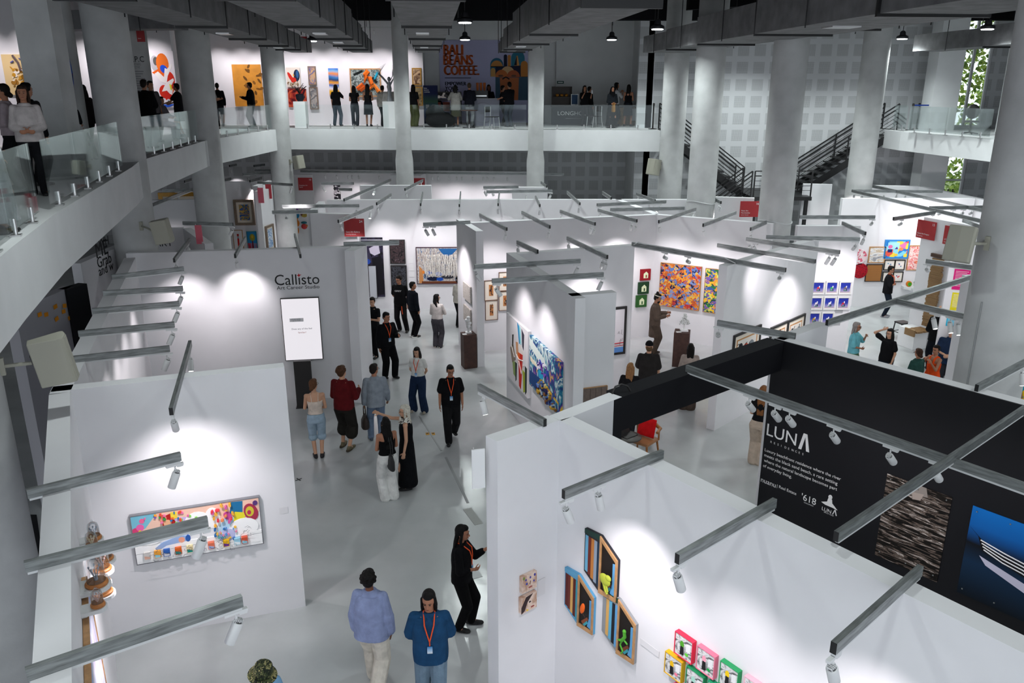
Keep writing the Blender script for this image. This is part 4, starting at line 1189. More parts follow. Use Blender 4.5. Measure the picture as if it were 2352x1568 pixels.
painting(W_PAINT, (754, 157), (780, 222), 'tall beach painting in blue and yellow bands', art('beach bands', ['#2a4a9a', '#e8a81a', '#f0b82a', '#e8e4f0', '#2a6ab8', '#e8a02a', '#1a3a6a', '#3f7fc0', '#e88a3a', '#7fb0d8', '#2f6fd0'], 1.6, 'grad', distort=.25), depth=.05)
painting(W_PAINT, (803, 157), (877, 222), 'large painting of an orange dancing figure in a pale frame', art('grey rock', ['#5a6a6a', '#a8b4b0', '#2a3434', '#8a9a98'], 5, 'noise', detail=8, distort=2), (OAK, .05), None,
         [('l', '#e8701e', [(.62, .95), (.5, .8), (.46, .55), (.55, .8), (.66, .7), (.72, .45)], .11), ('l', '#d8601e', [(.2, .25), (.4, .42), (.5, .36), (.3, .2)], .1), ('l', '#e8802e', [(.72, .45), (.6, .2), (.8, .4), (.95, .15)], .09), ('l', '#2aa8c8', [(.8, .6), (.95, .9)], .05), ('l', '#1a2020', [(.1, .8), (.4, .95)], .04), ('l', '#1a2020', [(.75, .7), (.9, .5)], .05)], depth=.06)
painting(W_PAINT, (905, 156), (925, 245), 'red painting hidden behind the flared column', flat('#b8303a'), depth=.05)
painting(W_PAINT, (946, 156), (969, 196), 'upper brown painting in a golden frame beyond the column', art('brown clouds', ['#3a2418', '#5a3a28', '#d8b890', '#4a3020'], 3, 'noise', distort=1), (GOLD, .05), depth=.06)
painting(W_PAINT, (949, 199), (972, 243), 'lower brown painting in a golden frame beyond the column', art('brown moon', ['#3a3428', '#6a5a40', '#a89870', '#2a2820'], 3, 'noise', distort=1), (GOLD, .05), depth=.06)

# small captions
for W, tl, br, lb in ((BW['A'], (641, 1166), (662, 1177), 'small caption card beside the long mural'), (BW['RE'], (1235, 1333), (1251, 1362), 'pair of small captions beside the face paintings'), (BW['RM'], (1472, 1464), (1514, 1510), 'row of small captions below the hexagon boxes'),
                      (BW['M1'], (1496, 667), (1504, 680), 'small caption beside the mosaic painting'), (BW['RE'], (1230, 1333), (1233, 1336), None), (BW['RE'], (1117, 1384), (1131, 1400), None)):
    if lb:
        painting(W, tl, br, lb, mat('caption paper', (.74, .73, .75, 1), .8), name='caption_card', cat='caption', depth=.004)
# two face paintings
FACE = art('pale face', ['#c8a48a', '#e8d2c4', '#b89078', '#f0e0d6'], 4, 'noise', distort=1)
painting(BW['RE'], (1193, 1322), (1226, 1343), 'upper small canvas of a pale face with blue flowers', FACE, None, None, [('o', '#3f3fa0', .25, .75, .05, .07), ('o', '#3f3fa0', .55, .8, .05, .07), ('o', '#3f4fb0', .3, .5, .06, .07), ('o', '#4f4fb0', .8, .5, .05, .06), ('o', '#3f3fa0', .85, .85, .06, .08), ('o', '#a8605a', .55, .22, .14, .05), ('l', '#8a6a58', [(.55, .6), (.5, .4)], .006), ('o', '#7a8f4a', .1, .9, .06, .1)], depth=.05)
painting(BW['RE'], (1191, 1370), (1226, 1388), 'lower small canvas of a half face with dark hair', FACE, None, None, [('p', '#3a2a2c', [(0, .4), (.3, .95), (.75, 1), (.4, .6), (.2, .1), (0, 0)]), ('o', '#2a2226', .55, .55, .07, .05), ('o', '#a04f4a', .72, .18, .12, .05), ('o', '#e8c83a', .38, .1, .05, .06)], depth=.05)

# carved and painted reliefs behind the studio
W = BW['X5']
def relief(px, py, k, label, blobs):
    s, z = W.hit(px, py)
    t = thing('relief_artwork', label, 'artwork', W.pt(s, z, .003), W.rz)
    by = {}
    for c, x, zz, rx, rz in blobs:
        by.setdefault(c, MB()).ell((x * k, -.04, zz * k), (rx * k, .04, rz * k), None, 14, 8)
    for c, b in by.items():
        b.build('carved_piece', flat(c), t, smooth=True)
relief(671, 507, 1.0, 'large colourful carved chair relief with a seated figure', [('#e8862a', .0, .1, .28, .1), ('#e8862a', .2, -.1, .12, .16), ('#2a8ab8', -.05, -.15, .3, .14), ('#8a4ab0', -.2, -.2, .14, .14), ('#d8488a', .15, .38, .14, .16), ('#2a8ab8', .18, .28, .16, .2), ('#e8862a', -.3, .2, .08, .06), ('#5a2a1a', -.34, .26, .06, .05), ('#8a4ab0', .24, .42, .1, .12), ('#e8862a', .22, -.42, .05, .14), ('#2a2a3a', -.3, -.3, .08, .05), ('#d83a3a', -.22, .48, .06, .06)])
relief(699, 494, 1.0, 'small olive carved teapot relief', [('#b8a04a', 0, 0, .13, .09), ('#7a3a3a', -.1, .06, .06, .08), ('#b8a04a', .14, .05, .05, .03)])
relief(699, 517, 1.0, 'small red carved teapot relief with a hooped handle', [('#d84a4a', 0, -.05, .13, .12), ('#2a7a8a', 0, .12, .13, .05), ('#d8864a', .1, -.02, .06, .05)])

# ---- hexagonal picture boxes, each a shutter panel and an open cupboard
def hexbox(cx, cy, k, label, pal, creature, turn):
    W = BW['RM']
    s, z = W.hit(cx, cy)
    t = thing('hexagon_box', label, 'artwork', W.pt(s, z, 0.003), W.rz)
    w, h = .53 * k, .70 * k
    out = [(-w / 2, -h * .40), (-w / 2, h * .44), (-w * .03, h * .5), (w / 2, h * .36), (w / 2, -h * .5), (-w * .03, -h * .52)]
    out = [(-w / 2, -h * .30), (-w / 2, h * .46), (-w * .02, h * .5), (w / 2, h * .26), (w / 2, -h * .46), (-w * .02, -h * .5)]
    MB().slab(out, -.034, 0).build('back_panel', flat(pal[0]), t)
    # shutter half
    sh = [(-w / 2, -h * .30), (-w / 2, h * .46), (-w * .02, h * .5), (-w * .02, -h * .5)]
    b = MB()
    for i, c in enumerate(pal[1:6]):
        x0, x1 = -w * .47 + i * w * .09, -w * .47 + (i + .95) * w * .09
        f = (x0 + w / 2) / (w * .48)
        b.slab([(x0, -h * .26 - h * .18 * f), (x0, h * .36), (x1, h * .36), (x1, -h * .27 - h * .18 * f)], -.038, -.03, i)
    b.build('shutter_slats', [flat(c) for c in pal[1:6]], t)
    MB().slab([(-w / 2, h * .38), (-w / 2, h * .46), (-w * .02, h * .5), (-w * .02, h * .41)], -.040, -.03).build('header_board', flat(pal[6]), t)
    # open cupboard half: wooden rim, dark recess
    rim = MB()
    q = [(-w * .02, h * .5), (w / 2, h * .26), (w / 2, -h * .46), (-w * .02, -h * .5)]
    qi = [(w * .03, h * .42), (w * .45, h * .21), (w * .45, -h * .40), (w * .03, -h * .42)]
    for i in range(4):
        j = (i + 1) % 4
        rim.slab([q[i], q[j], qi[j], qi[i]], -.050, -.03)
    rim.build('wooden_rim', OAK, t)
    MB().slab(qi, -.037, -.03).build('dark_recess', flat('#1c1512'), t)
    motif(t, 1, 1, [('p', '#5f9fd0', [(w * .36, h * .16), (w * .45, h * .18), (w * .45, -h * .40), (w * .3, -h * .38), (w * .36, -h * .2)]), ('p', '#8a4a30', [(w * .1, -h * .36), (w * .3, -h * .2), (w * .34, -h * .24), (w * .16, -h * .40)]), ('p', '#3fa0b0', [(w * .16, -h * .4), (w * .3, -h * .27), (w * .33, -h * .31), (w * .22, -h * .41)])], -.0375, name='painted_pattern')
    c = MB()
    if creature == 'lizard':
        c.ell((w * .27, -.1, -h * .12), (.085 * k, .02, .07 * k)).ell((w * .36, -.1, -h * .06), (.045 * k, .02, .035 * k))
        c.tube([(w * .22, -.1, -h * .16), (w * .3, -.1, -h * .3), (w * .36, -.1, -h * .34)], .014 * k, 6).tube([(w * .3, -.1, -h * .16), (w * .36, -.1, -h * .3)], .012 * k, 6)
        c.build('lizard_figure', flat('#a9b23c'), t, smooth=True)
    elif creature == 'bird':
        c.ell((w * .27, -.1, h * .0), (.035 * k, .02, .08 * k), Matrix.Rotation(.25, 3, 'Y'))
        c.build('orange_bird', flat('#e8641e'), t, smooth=True)
        MB().tube([(w * .2, -.1, -h * .1), (w * .28, -.1, -h * .07), (w * .36, -.1, -h * .14)], .008, 6).tube([(w * .22, -.1, -h * .06), (w * .3, -.1, -h * .12)], .007, 6).build('bird_legs', flat('#2a1a14'), t)
    else:
        c.tube([(w * .3, -.1, h * .08), (w * .32, -.1, h * .0), (w * .24, -.1, -h * .1), (w * .12, -.1, -h * .14)], [.018 * k, .02 * k, .02 * k, .008 * k], 8)
        c.tube([(w * .3, -.1, -h * .06), (w * .4, -.1, -h * .1)], .01 * k, 6).tube([(w * .24, -.1, -h * .1), (w * .2, -.1, -h * .2), (w * .28, -.1, -h * .28), (w * .24, -.1, -h * .34)], .01 * k, 6)
        c.ell((w * .3, -.1, h * .09), (.024 * k, .02, .024 * k))
        c.build('mantis_figure', flat('#4fa030'), t, smooth=True)
    return t
hexbox(1385, 1294, 1.03, 'upper hexagon box with a yellow green lizard crouching', ['#2a2a30', '#6aa8c8', '#6a2a1e', '#b8763a', '#8a98a8', '#163046', '#1d3a34'], 'lizard', 0)
hexbox(1335, 1376, .98, 'hexagon box with an orange crested bird, beside the wall corner', ['#5fa0c8', '#5a1f1c', '#6a2a22', '#d8a860', '#5a2018', '#3f96a8', '#5f9fc4'], 'bird', 0)
hexbox(1426, 1436, 1.0, 'lower hexagon box with a bright green mantis', ['#8f9296', '#8f9296', '#d8a860', '#5fa8c8', '#1c1c22', '#5f9fd0', '#1d3a2c'], 'mantis', 0)

# ---- black and white comic photographs with coloured edges
GREYP = art('grey photo', ['#1c1c1e', '#8a8a8c', '#e4e4e4', '#4a4a4c', '#c8c8ca'], 5, 'noise', (1, 1, 1.6), 7, 1.5)
def comic(tl, tr, bl, edge, acc, label):
    W = BW['RM']
    s0, z1 = W.hit(*tl)
    s1, _z = W.hit(*tr)
    z0 = W.hit(*bl)[1]
    painting(W, None, None, label, GREYP, (flat(edge), .007), None, [('o', acc[0], .4, .6, .12, .16), ('p', '#1a1a1c', [(.3, .1), (.52, .1), (.5, .5), (.32, .5)]), ('o', acc[1], .7, .25, .1, .07), ('p', '#e8e8ea', [(.66, .4), (.9, .4), (.9, .75), (.66, .75)])], depth=.05, box=(s0, z0, s1 - s0, z1 - z0), group='comic photographs')
comic((1560, 1443), (1601, 1469), (1556, 1492), '#e0304f', ('#4f9f2a', '#5fc83a'), 'red edged comic photograph, topmost of the set')
comic((1611, 1476), (1652, 1502), (1608, 1528), '#e87a94', ('#f0a0b4', '#1f9f4a'), 'pink edged comic photograph with a green belt')
comic((1664, 1510), (1706, 1537), (1660, 1562), '#2f9f62', ('#f0c818', '#f2b8c4'), 'green edged comic photograph with a yellow walker')
comic((1537, 1489), (1576, 1516), (1533, 1536), '#d8a818', ('#e8b818', '#f07a94'), 'yellow edged comic photograph nearest the hexagon boxes')
comic((1586, 1523), (1626, 1550), (1582, 1574), '#1f8f5a', ('#a8d8c8', '#c84a4a'), 'dark green edged comic photograph')
comic((1719, 1545), (1760, 1573), (1716, 1598), '#f2b8c8', ('#e8e8ea', '#f2a0b4'), 'pale pink edged comic photograph cut by the lower edge')
comic((1635, 1556), (1676, 1584), (1632, 1606), '#26a070', ('#28b47a', '#e8e8ea'), 'emerald edged comic photograph cut by the lower edge')
comic((1556, 1562), (1596, 1590), (1553, 1612), '#e86a94', ('#e86a94', '#e8e8ea'), 'rose edged comic photograph at the lower edge')

# ---- golden edged painting on the side wall, seen along its edge
W = BW['L0']
s1, z1 = W.hit(186, 1326)
painting(W, None, None, 'big painting with a golden wood edge on the near side wall', art('violet mist', ['#9f8fc8', '#e4e0ee', '#8aa0d0', '#d8c8e0'], 1.5, 'noise'), (OAK, .02), depth=.04, box=(max(.2, s1 - 1.9), z1 - 1.5, 1.9, 1.5))

# ---- residence booth: lettering and sea posters
LU = BW['LU']
lt = LU.ob
lt.location = (0, 0, 0)
def at_wall(W, px, py):
    return W.hit(px, py)
def wall_text(W, t, px, py, h, m, align='l', sx=1.0):
    """lettering lying on a wall face: its baseline start as seen"""
    s, z = W.hit(px, py)
    o = lettering(t, h, 0, 0, m, W.ob, 0, align, sx)
    p = W.pt(s, z, 0.006)
    off = o.location.x
    o.location = (p[0] + W.d.x * off, p[1] + W.d.y * off, z)
    o.rotation_euler = (0, 0, W.rz)
    return o
def span(W, a, b):
    return abs(W.hit(*b)[0] - W.hit(*a)[0])
def text_fit(W, t, p0, p1, m, hmul=1.0):
    """lettering between two baseline ends"""
    L = span(W, p0, p1)
    me, a, b = _font[t]
    k = L / (b - a)
    return wall_text(W, t, p0[0], p0[1], 0.72 * k * hmul, m, 'l', 1.0 / hmul)
text_fit(LU, 'LUN', (1761, 998), (1828, 1025), INKW, 1.0)
s, z = LU.hit(1834, 1029)
s2, z2 = LU.hit(1859, 1037)
hh = 0.30
_h = LU.hit(1834, 990)[1] - z
o = MB()
ws = s2 - s
o.slab([(0, 0), (.05, 0), (ws / 2 + .005, _h - .045), (ws - .05, 0), (ws, 0), (ws / 2 + .03, _h), (ws / 2 - .03, _h)], -.01, -.002)
oo = o.build('lettering', INKW, lt)
p = LU.pt(s, z)
oo.location = p
oo.rotation_euler = (0, 0, LU.rz)
for i, ch in enumerate('RESIDENCES'):
    x = 1770 + (1843 - 1770) * i / 9.0
    y = 1016 + (1044 - 1016) * i / 9.0
    wall_text(LU, ch, x, y, .035, INKW)
for t, a, b in (('Luxury beachfront residence where the river', (1757, 1035), (1932, 1100)), ('meets the black sand beach, a rare setting', (1756, 1047), (1924, 1112)), ('where the natural landscape becomes part', (1755, 1059), (1923, 1124)),
                ('of everyday living.', (1753, 1071), (1819, 1096)), ('nuanu', (1748, 1105), (1782, 1118)), ('| Real Estate', (1785, 1118), (1829, 1138)), ("'618", (1841, 1146), (1874, 1158)), ('DEVELOPMENT', (1847, 1154), (1869, 1162)), ('LUN', (1888, 1170), (1909, 1178)), ('BEACH CLUB', (1893, 1176), (1915, 1184))):
    text_fit(LU, t, a, b, INKW)
s, z = LU.hit(1912, 1180)
b = MB().slab([(0, 0), (.012, 0), (.035, .07), (.058, 0), (.07, 0), (.042, .085), (.028, .085)], -.01, -.002)
oo = b.build('lettering', INKW, lt); oo.location = LU.pt(s, z); oo.rotation_euler = (0, 0, LU.rz)
s, z = LU.hit(1905, 1162)
b = MB().slab([(-.13, .02), (-.04, .06), (-.03, .12), (.03, .12), (.04, .06), (.13, -.01), (.06, .0), (-.06, .0)], -.01, -.002).oval(0, .15, .03, .035, -.01, -.002)
oo = b.build('lettering', INKW, lt); oo.location = LU.pt(s, z); oo.rotation_euler = (0, 0, LU.rz)
SEA = art('moonlit ripples', ['#050505', '#080706', '#0c0907', '#1a1410', '#0a0807', '#7a6a60', '#0c0a08', '#d8ccc4', '#3a302a'], 4.5, 'noise', (.55, 1, 5), 5, 1.6)
def poster(tl, tr, bl, label, m, items=None):
    s0, z1 = LU.hit(*tl)
    s1, _z = LU.hit(*tr)
    z0 = LU.hit(*bl)[1]
    t = painting(LU, None, None, label, m, None, None, items, depth=.01, name='poster', cat='poster', box=(s0, z0, s1 - s0, z1 - z0))
    w, h = s1 - s0, z1 - z0
    for x in (.06, w / 2, w - .06):
        for zz in (.08, h - .06):
            MB().box((x, -.014, zz), (.016, .01, .016)).build('pin', STEEL, t)
poster((2039, 1087), (2188, 1142), (2005, 1270), 'black sea poster with moonlit ripples', SEA, [('p', '#8f8680', [(.4, 1), (.62, 1), (.66, .9), (.36, .86)]), ('p', '#a89a92', [(.42, .9), (.6, .92), (.56, .84), (.44, .82)])])
poster((2236, 1160), (2420, 1222), (2195, 1356), 'deep blue sea poster with white surf lines', art('deep blue sea', ['#04101c', '#0a2238', '#102c48', '#0c0f16', '#0a5fae', '#0a6fc4'], 1.0, 'grad', distort=.08),
       [('p', '#0e0c10', [(0, .78), (.14, .7), (.22, .56), (1, .42), (1, .5), (.6, .58), (.3, .62)])] + [('l', '#f2f2f4', [(.18 + .02 * k, .67 - .03 * k), (.5, .625 - .035 * k), (.75, .60 - .035 * k), (1, .55 - .035 * k)], .008) for k in range(4)] + [('p', '#c9c6dc', [(.2, .5), (1, .36), (1, .26), (.3, .42)])])

# ---- the studio wall: lettering and upright screen
CAL = BW['CAL']
CAL.ob.location = (0, 0, 0)
text_fit(CAL, 'Callisto', (632, 655), (734, 650), INKB, 1.06)
text_fit(CAL, 'Art Career Studio', (636, 665), (734, 661), INKB, .9)
s, z = CAL.hit(686.5, 632)
b = MB().slab([(0, -.05), (.014, -.014), (.06, .015), (.014, .014), (0, .05), (-.014, .014), (-.05, -.005), (-.014, -.014)], -.01, -.002)
oo = b.build('lettering', flat('#c8202a'), CAL.ob); oo.location = CAL.pt(s, z); oo.rotation_euler = (0, 0, CAL.rz)
s0, z1 = CAL.hit(644, 684)
s1, z0 = CAL.hit(743, 822)
t = thing('screen', 'upright lit screen below the studio lettering', 'screen', CAL.pt(s0, z0, .0), CAL.rz)
w, h = s1 - s0, z1 - z0
MB().box((w / 2, -.045, h / 2), (w, .07, h)).build('housing', FBLK, t)
scr = bpy.data.materials.new('lit screen')
scr.use_nodes = True
_b = scr.node_tree.nodes['Principled BSDF']
_b.inputs['Base Color'].default_value = (.02, .02, .02, 1)
_b.inputs['Emission Color'].default_value = (.86, .83, .88, 1)
_b.inputs['Emission Strength'].default_value = .85
MB().box((w / 2, -.0825, h / 2), (w - .03, .004, h - .03)).build('display', scr, t)
k = w
for tx, hh_, zz, m, al in (('Does any of this feel', .042, .5, flat('#2a2a5a'), 'c'), ('familiar?', .042, .44, flat('#d0604a'), 'c')):
    lettering(tx, hh_ * k / .9, w * .5, h * zz, m, t, -.087, al)
MB().box((w * .38, -.086, h * .655), (w * .36, .003, h * .055)).build('message_bubble', flat('#f2f0f4'), t)
lettering('I have been meaning', .02, w * .23, h * .665, flat('#33333c'), t, -.09)
lettering('to apply for months', .02, w * .23, h * .64, flat('#33333c'), t, -.09)

# posters of the text wall below the upper floor, and its sticky notes
_a = Vector(aty(192, 600, 17.2)[:2]); _b2 = Vector(aty(262, 600, 18.6)[:2])
bw('TX', _a - (_b2 - _a) * .1, _b2 + (_b2 - _a) * 1.2, 'lilac white wall with large black words below the upper floor', pix=False, m=WHITE)
bw('ST', Vector(aty(40, 740, 13.2)[:2]), Vector(aty(181, 740, 15.0)[:2]), 'lilac wall with orange sticky notes', pix=False, m=mat('lilac wall', rgb('#b4b2b8'), .8))
bw('BP', Vector(aty(165, 740, 14.7)[:2]), Vector(aty(214, 740, 15.2)[:2]), 'black cloth panel between the lilac walls', pix=False, m=BLACK)
for tx, p0, p1 in (('WH', (227, 570), (251, 568)), ('ME', (222, 593), (250, 591)), ('Grab', (225, 616), (258, 613)), ('and w', (228, 634), (263, 631))):
    text_fit(BW['TX'], tx, p0, p1, INKB)
BW['ART'].ob.location = (0, 0, 0)
text_fit(BW['ART'], 'ART', (356, 566), (397, 564), INKB)
for i, (x, y) in enumerate(((90, 722), (105, 722), (126, 704), (147, 702), (145, 715), (129, 732), (159, 729))):
    s, z = BW['ST'].hit(x, y)
    t = tag(MB().box((0, -.012, 0), (.11, .006, .075), rot=Matrix.Rotation(rnd.uniform(-.2, .2), 3, 'Y')).build('sticky_note', flat('#f09a1e'), None, loc=BW['ST'].pt(s, z), rz=BW['ST'].rz),
            'orange sticky note on the lilac wall', 'note', 'orange sticky notes')
# ================================================================ people
RINGS = [(.465, .135, .100), (.50, .158, .112), (.535, .163, .116), (.575, .150, .105), (.62, .134, .098), (.68, .146, .108), (.74, .160, .114), (.785, .166, .104), (.812, .135, .086), (.835, .075, .066)]
ARMS = {'down': ((.16, .03, -1), (.05, -.2, -1)), 'cross': ((.25, -.28, -.95), (-.95, -.42, .10)), 'front': ((.14, -.10, -1), (-.72, -.62, -.22)), 'hold': ((.16, -.2, -1), (-.18, -.95, .22)),
        'phone': ((.22, -.6, -.8), (-.15, -.6, .8)), 'face': ((.32, -.55, -.75), (-.6, -.35, .85)), 'back': ((.17, .22, -1), (-.5, .45, -.75)), 'hip': ((.55, .1, -.85), (-.62, -.2, -.6)),
        'head': ((.85, -.2, .5), (-.9, .12, .55)), 'point': ((.3, -.85, -.05), (.1, -.95, .38)), 'pocket': ((.24, .12, -1), (-.12, -.3, -1)), 'bag': ((.2, .06, -1), (.1, -.5, -.85)), 'up': ((.1, -.55, -.85), (.0, -.80, .62)),
        'reach': ((.2, -.55, -.85), (.05, -.95, -.25)), 'lap': ((.2, -.35, -1), (-.3, -.9, -.2))}

def remesh(o, vox, smooth=4):
    m = o.modifiers.new('one surface', 'REMESH')
    m.mode = 'VOXEL'
    m.voxel_size = vox
    m.use_smooth_shade = True
    s = o.modifiers.new('smooth', 'SMOOTH')
    s.factor = 0.5
    s.iterations = smooth
    return o

def loft(mb, rings, n=20):
    """closed body from (cx, cy, z, hx, hy) rings"""
    vs, fs = [], []
    for cx, cy, z, hx, hy in rings:
        for k in range(n):
            a = 2 * math.pi * k / n
            c, s = math.cos(a), math.sin(a)
            e = 0.85
            vs.append((cx + hx * math.copysign(abs(c) ** e, c), cy + hy * math.copysign(abs(s) ** e, s), z))
    for i in range(len(rings) - 1):
        for k in range(n):
            fs.append((i * n + k, i * n + (k + 1) % n, (i + 1) * n + (k + 1) % n, (i + 1) * n + k))
    fs.append(tuple(range(n))[::-1])
    fs.append(tuple((len(rings) - 1) * n + k for k in range(n)))
    mb.add(vs, fs)

def person(label, pos, h, face, top, bottom, hair=('short', '#17130f'), skin='m', arms=('down', 'down'), legs='stand', vox=.012, shoes='#1a1a1c', female=False, lean=(0, 0), head=(0, 0), hipz=.515,
           lanyard=None, glasses=None, extra=None, group=None, showface=True, socks=None):
    """top = (kind, colour, looseness, hem, sleeve); bottom = (kind, colour, looseness, length); head = (turn, nod)"""
    t = thing('person', label, 'person', pos, R(face), group)
    sx = h / 1.75
    shw = (.105 if not female else .094) * h
    wf = 1.0 if not female else .92
    def sp(x, y, z):
        """upper body follows the lean"""
        k = max(0.0, z - hipz * h)
        return Vector((x + lean[0] * k, y + lean[1] * k, z))
    dz = (hipz - .515) * h
    Z = lambda f: f * h + dz
    def depth(f, e):
        for i in range(len(RINGS) - 1):
            a, b = RINGS[i], RINGS[i + 1]
            if a[0] <= f <= b[0]:
                u = (f - a[0]) / (b[0] - a[0])
                return (a[2] + (b[2] - a[2]) * u) * sx + e
        return .1 * sx + e
    def torso(mb, f0, f1, e, boxy=0.0):
        rs = []
        for f, hx, hy in RINGS:
            if f0 - .001 <= f <= f1 + .001:
                if boxy and f < .76:
                    hx = hx + (.172 - hx) * boxy
                    hy = hy + (.118 - hy) * boxy
                if female and not boxy and f < .56:
                    hx *= 1.06
                p = sp(0, 0, Z(f))
                k = max(.25, min(1.0, (.80 - f) / .12 * .75 + .25))
                ee = min(e, .012) + max(0, e - .012) * k
                rs.append((p.x, p.y, p.z, hx * sx * (wf if f > .6 else 1) + ee, hy * sx + ee))
        if rs[0][2] > Z(f0) + .01:
            c = rs[0]
            rs.insert(0, (c[0], c[1], Z(f0), c[3] + .006, c[4] + .006))
        loft(mb, rs)
    # ---- joints
    A = {}
    for side in (1, -1):
        nm = arms[0] if side == 1 else arms[1]
        U, F = ARMS[nm]
        U = Vector((U[0] * side, U[1], U[2])).normalized()
        F = Vector((F[0] * side, F[1], F[2])).normalized()
        S = sp(side * shw, 0, Z(.800))
        E = S + U * .168 * h
        W = E + F * .142 * h
        A[side] = (S, E, W, F, nm)
    FEET = {'stand': ((.085, 0, 0), (-.085, .02, 0)), 'apart': ((.15, 0, 0), (-.15, .02, 0)), 'walk': ((.075, -.2, 0), (-.075, .2, .05)), 'walk2': ((.075, .24, .07), (-.075, -.17, 0)), 'relax': ((.13, -.10, 0), (-.08, .04, 0)),
            'close': ((.065, 0, 0), (-.065, 0, 0)), 'sit': ((.11, -.42, 0), (-.11, -.40, 0)), 'bent': ((.2, -.04, 0), (-.06, .04, 0)), 'recline': ((.12, -.72, .05), (-.1, -.62, .12))}[legs]
    L = {}
    for side, ft in ((1, FEET[0]), (-1, FEET[1])):
        H_ = Vector((side * .052 * h, 0, Z(.50)))
        an = Vector((ft[0] * sx, ft[1] * sx, ft[2] + .045 * h))
        d = an - H_
        a, b = .245 * h, .235 * h
        D = min(d.length, a + b - .001)
        dn = d.normalized()
        ca = (a * a + D * D - b * b) / (2 * a * D)
        kdir = Vector((.12 * side, -1, 0))
        kdir = (kdir - dn * kdir.dot(dn)).normalized()
        K = H_ + dn * a * ca + kdir * a * math.sqrt(max(0, 1 - ca * ca))
        L[side] = (H_, K, H_ + dn * D)
    # ---- head frame
    hb = sp(0, -.008 * sx, Z(.862))
    HR = Matrix.Rotation(R(head[0]), 3, 'Z') @ Matrix.Rotation(R(head[1]), 3, 'X')
    def hp(x, y, z):
        """head point: x, y in metres, z as a fraction of the height above the neck top"""
        return hb + HR @ Vector((x * sx, y * sx, (z - .862) * h))
    # ---- body
    b = MB()
    torso(b, .465, .835, 0.0)
    nb = sp(0, .006, Z(.80))
    b.cap(nb, hp(0, .012, .885), .062 * sx * wf, .052 * sx * wf)
    b.ell(hp(0, .004, .943), (.074 * sx, .094 * sx, .057 * h), HR, 16, 10)
    b.ell(hp(0, -.026, .906), (.058 * sx, .066 * sx, .044 * h), HR, 14, 8)
    b.ell(hp(0, -.068, .878), (.022 * sx, .02 * sx, .010 * h), HR, 8, 6)
    b.cap(hp(0, -.088, .934), hp(0, -.107, .912), .009 * sx, .014 * sx, 8)
    b.ell(hp(0, -.086, .895), (.022 * sx, .01 * sx, .006 * h), HR, 8, 6)
    b.ell(hp(0, -.082, .944), (.05 * sx, .014 * sx, .006 * h), HR, 8, 6)
    for side in (1, -1):
        b.ell(hp(side * .076, .012, .922), (.012 * sx, .022 * sx, .018 * h), HR, 8, 6)
        S, E, W, F, nm = A[side]
        b.cap(sp(side * .05 * sx, 0, Z(.79)), S, .055 * sx, .052 * sx * wf)
        b.cap(S, E, .047 * sx * wf, .037 * sx * wf)
        b.cap(E, W, .038 * sx * wf, .026 * sx * wf)
        # hand: palm, four fingers of different length, thumb
        N = Vector((-side, 0, 0))
        if abs(F.x) > .75:
            N = Vector((0, 1, 0))
        N = (N - F * N.dot(F)).normalized()
        V = F.cross(N).normalized()
        if V.y > 0 or (abs(V.y) < .3 and V.z < 0):
            V = -V
        PM = Matrix((V, N, F)).transposed()
        b.ell(W + F * .045 * sx, (.038 * sx, .017 * sx, .052 * sx), PM, 12, 8)
        curl = {'cross': .3, 'down': .45}.get(nm, .8)
        for k, fl in enumerate((.070, .078, .072, .056)):
            o = W + F * .078 * sx + V * (.029 - .0195 * k) * sx
            d1 = (F + N * curl * .5 + V * (.10 - .07 * k)).normalized()
            d2 = (F + N * curl * 1.7).normalized()
            m1 = o + d1 * fl * .55 * sx
            b.cap(o, m1, .0093 * sx, .0086 * sx, 8)
            b.cap(m1, m1 + d2 * fl * .5 * sx, .0086 * sx, .0075 * sx, 8)
        o = W + F * .03 * sx + V * .028 * sx
        m1 = o + (F * .5 + V * .7 + N * .3).normalized() * .04 * sx
        b.cap(o, m1, .0115 * sx, .010 * sx, 8)
        b.cap(m1, m1 + (F * .9 + V * .25 + N * .4).normalized() * .034 * sx, .010 * sx, .008 * sx, 8)
        H_, K, an = L[side]
        b.cap(H_, K, .078 * sx, .052 * sx)
        b.cap(K, an, .053 * sx, .036 * sx)
        b.cap(K.lerp(an, .12), K.lerp(an, .45), .05 * sx, .046 * sx)
        b.cap(an, an + Vector((side * .01, -.05 * sx, -.03 * sx)), .036 * sx, .034 * sx)
    remesh(b.build('body', SKIN[skin], t), vox, 3)
    # ---- shoes
    for side in (1, -1):
        H_, K, an = L[side]
        fz = an.z - .045 * h
        o = MB()
        rot = Matrix.Rotation(R(side * 8), 3, 'Z')
        hl = Vector((an.x, an.y, fz))
        f_ = rot @ Vector((0, -1, 0))
        o.cap(hl - f_ * .035 * sx + Vector((0, 0, .045 * sx)), hl + f_ * .12 * sx + Vector((0, 0, .034 * sx)), .042 * sx, .033 * sx)
        o.ell(hl + f_ * .13 * sx + Vector((0, 0, .030 * sx)), (.046 * sx, .062 * sx, .030 * sx), rot)
        o.ell(hl + f_ * .04 * sx + Vector((0, 0, .014 * sx)), (.048 * sx, .14 * sx, .016 * sx), rot)
        if shoes[0] != '-':
            o.ell(hl + Vector((0, 0, .075 * sx)), (.042 * sx, .048 * sx, .03 * sx), rot)
            remesh(o.build('shoe', mat('shoe ' + shoes, shoes, .6), t), min(vox, .012), 2)
            if socks:
                MB().lathe([(.05 * sx, 0), (.055 * sx, .012), (.05 * sx, .024)], (hl.x, hl.y, fz + .004), 14, sx=1.0, sy=2.4).build('sole', mat('sole ' + socks, socks, .7), t)
        else:
            remesh(o.build('sandal', mat('sandal leather', rgb('#5a2a1c'), .6), t), min(vox, .012), 2)
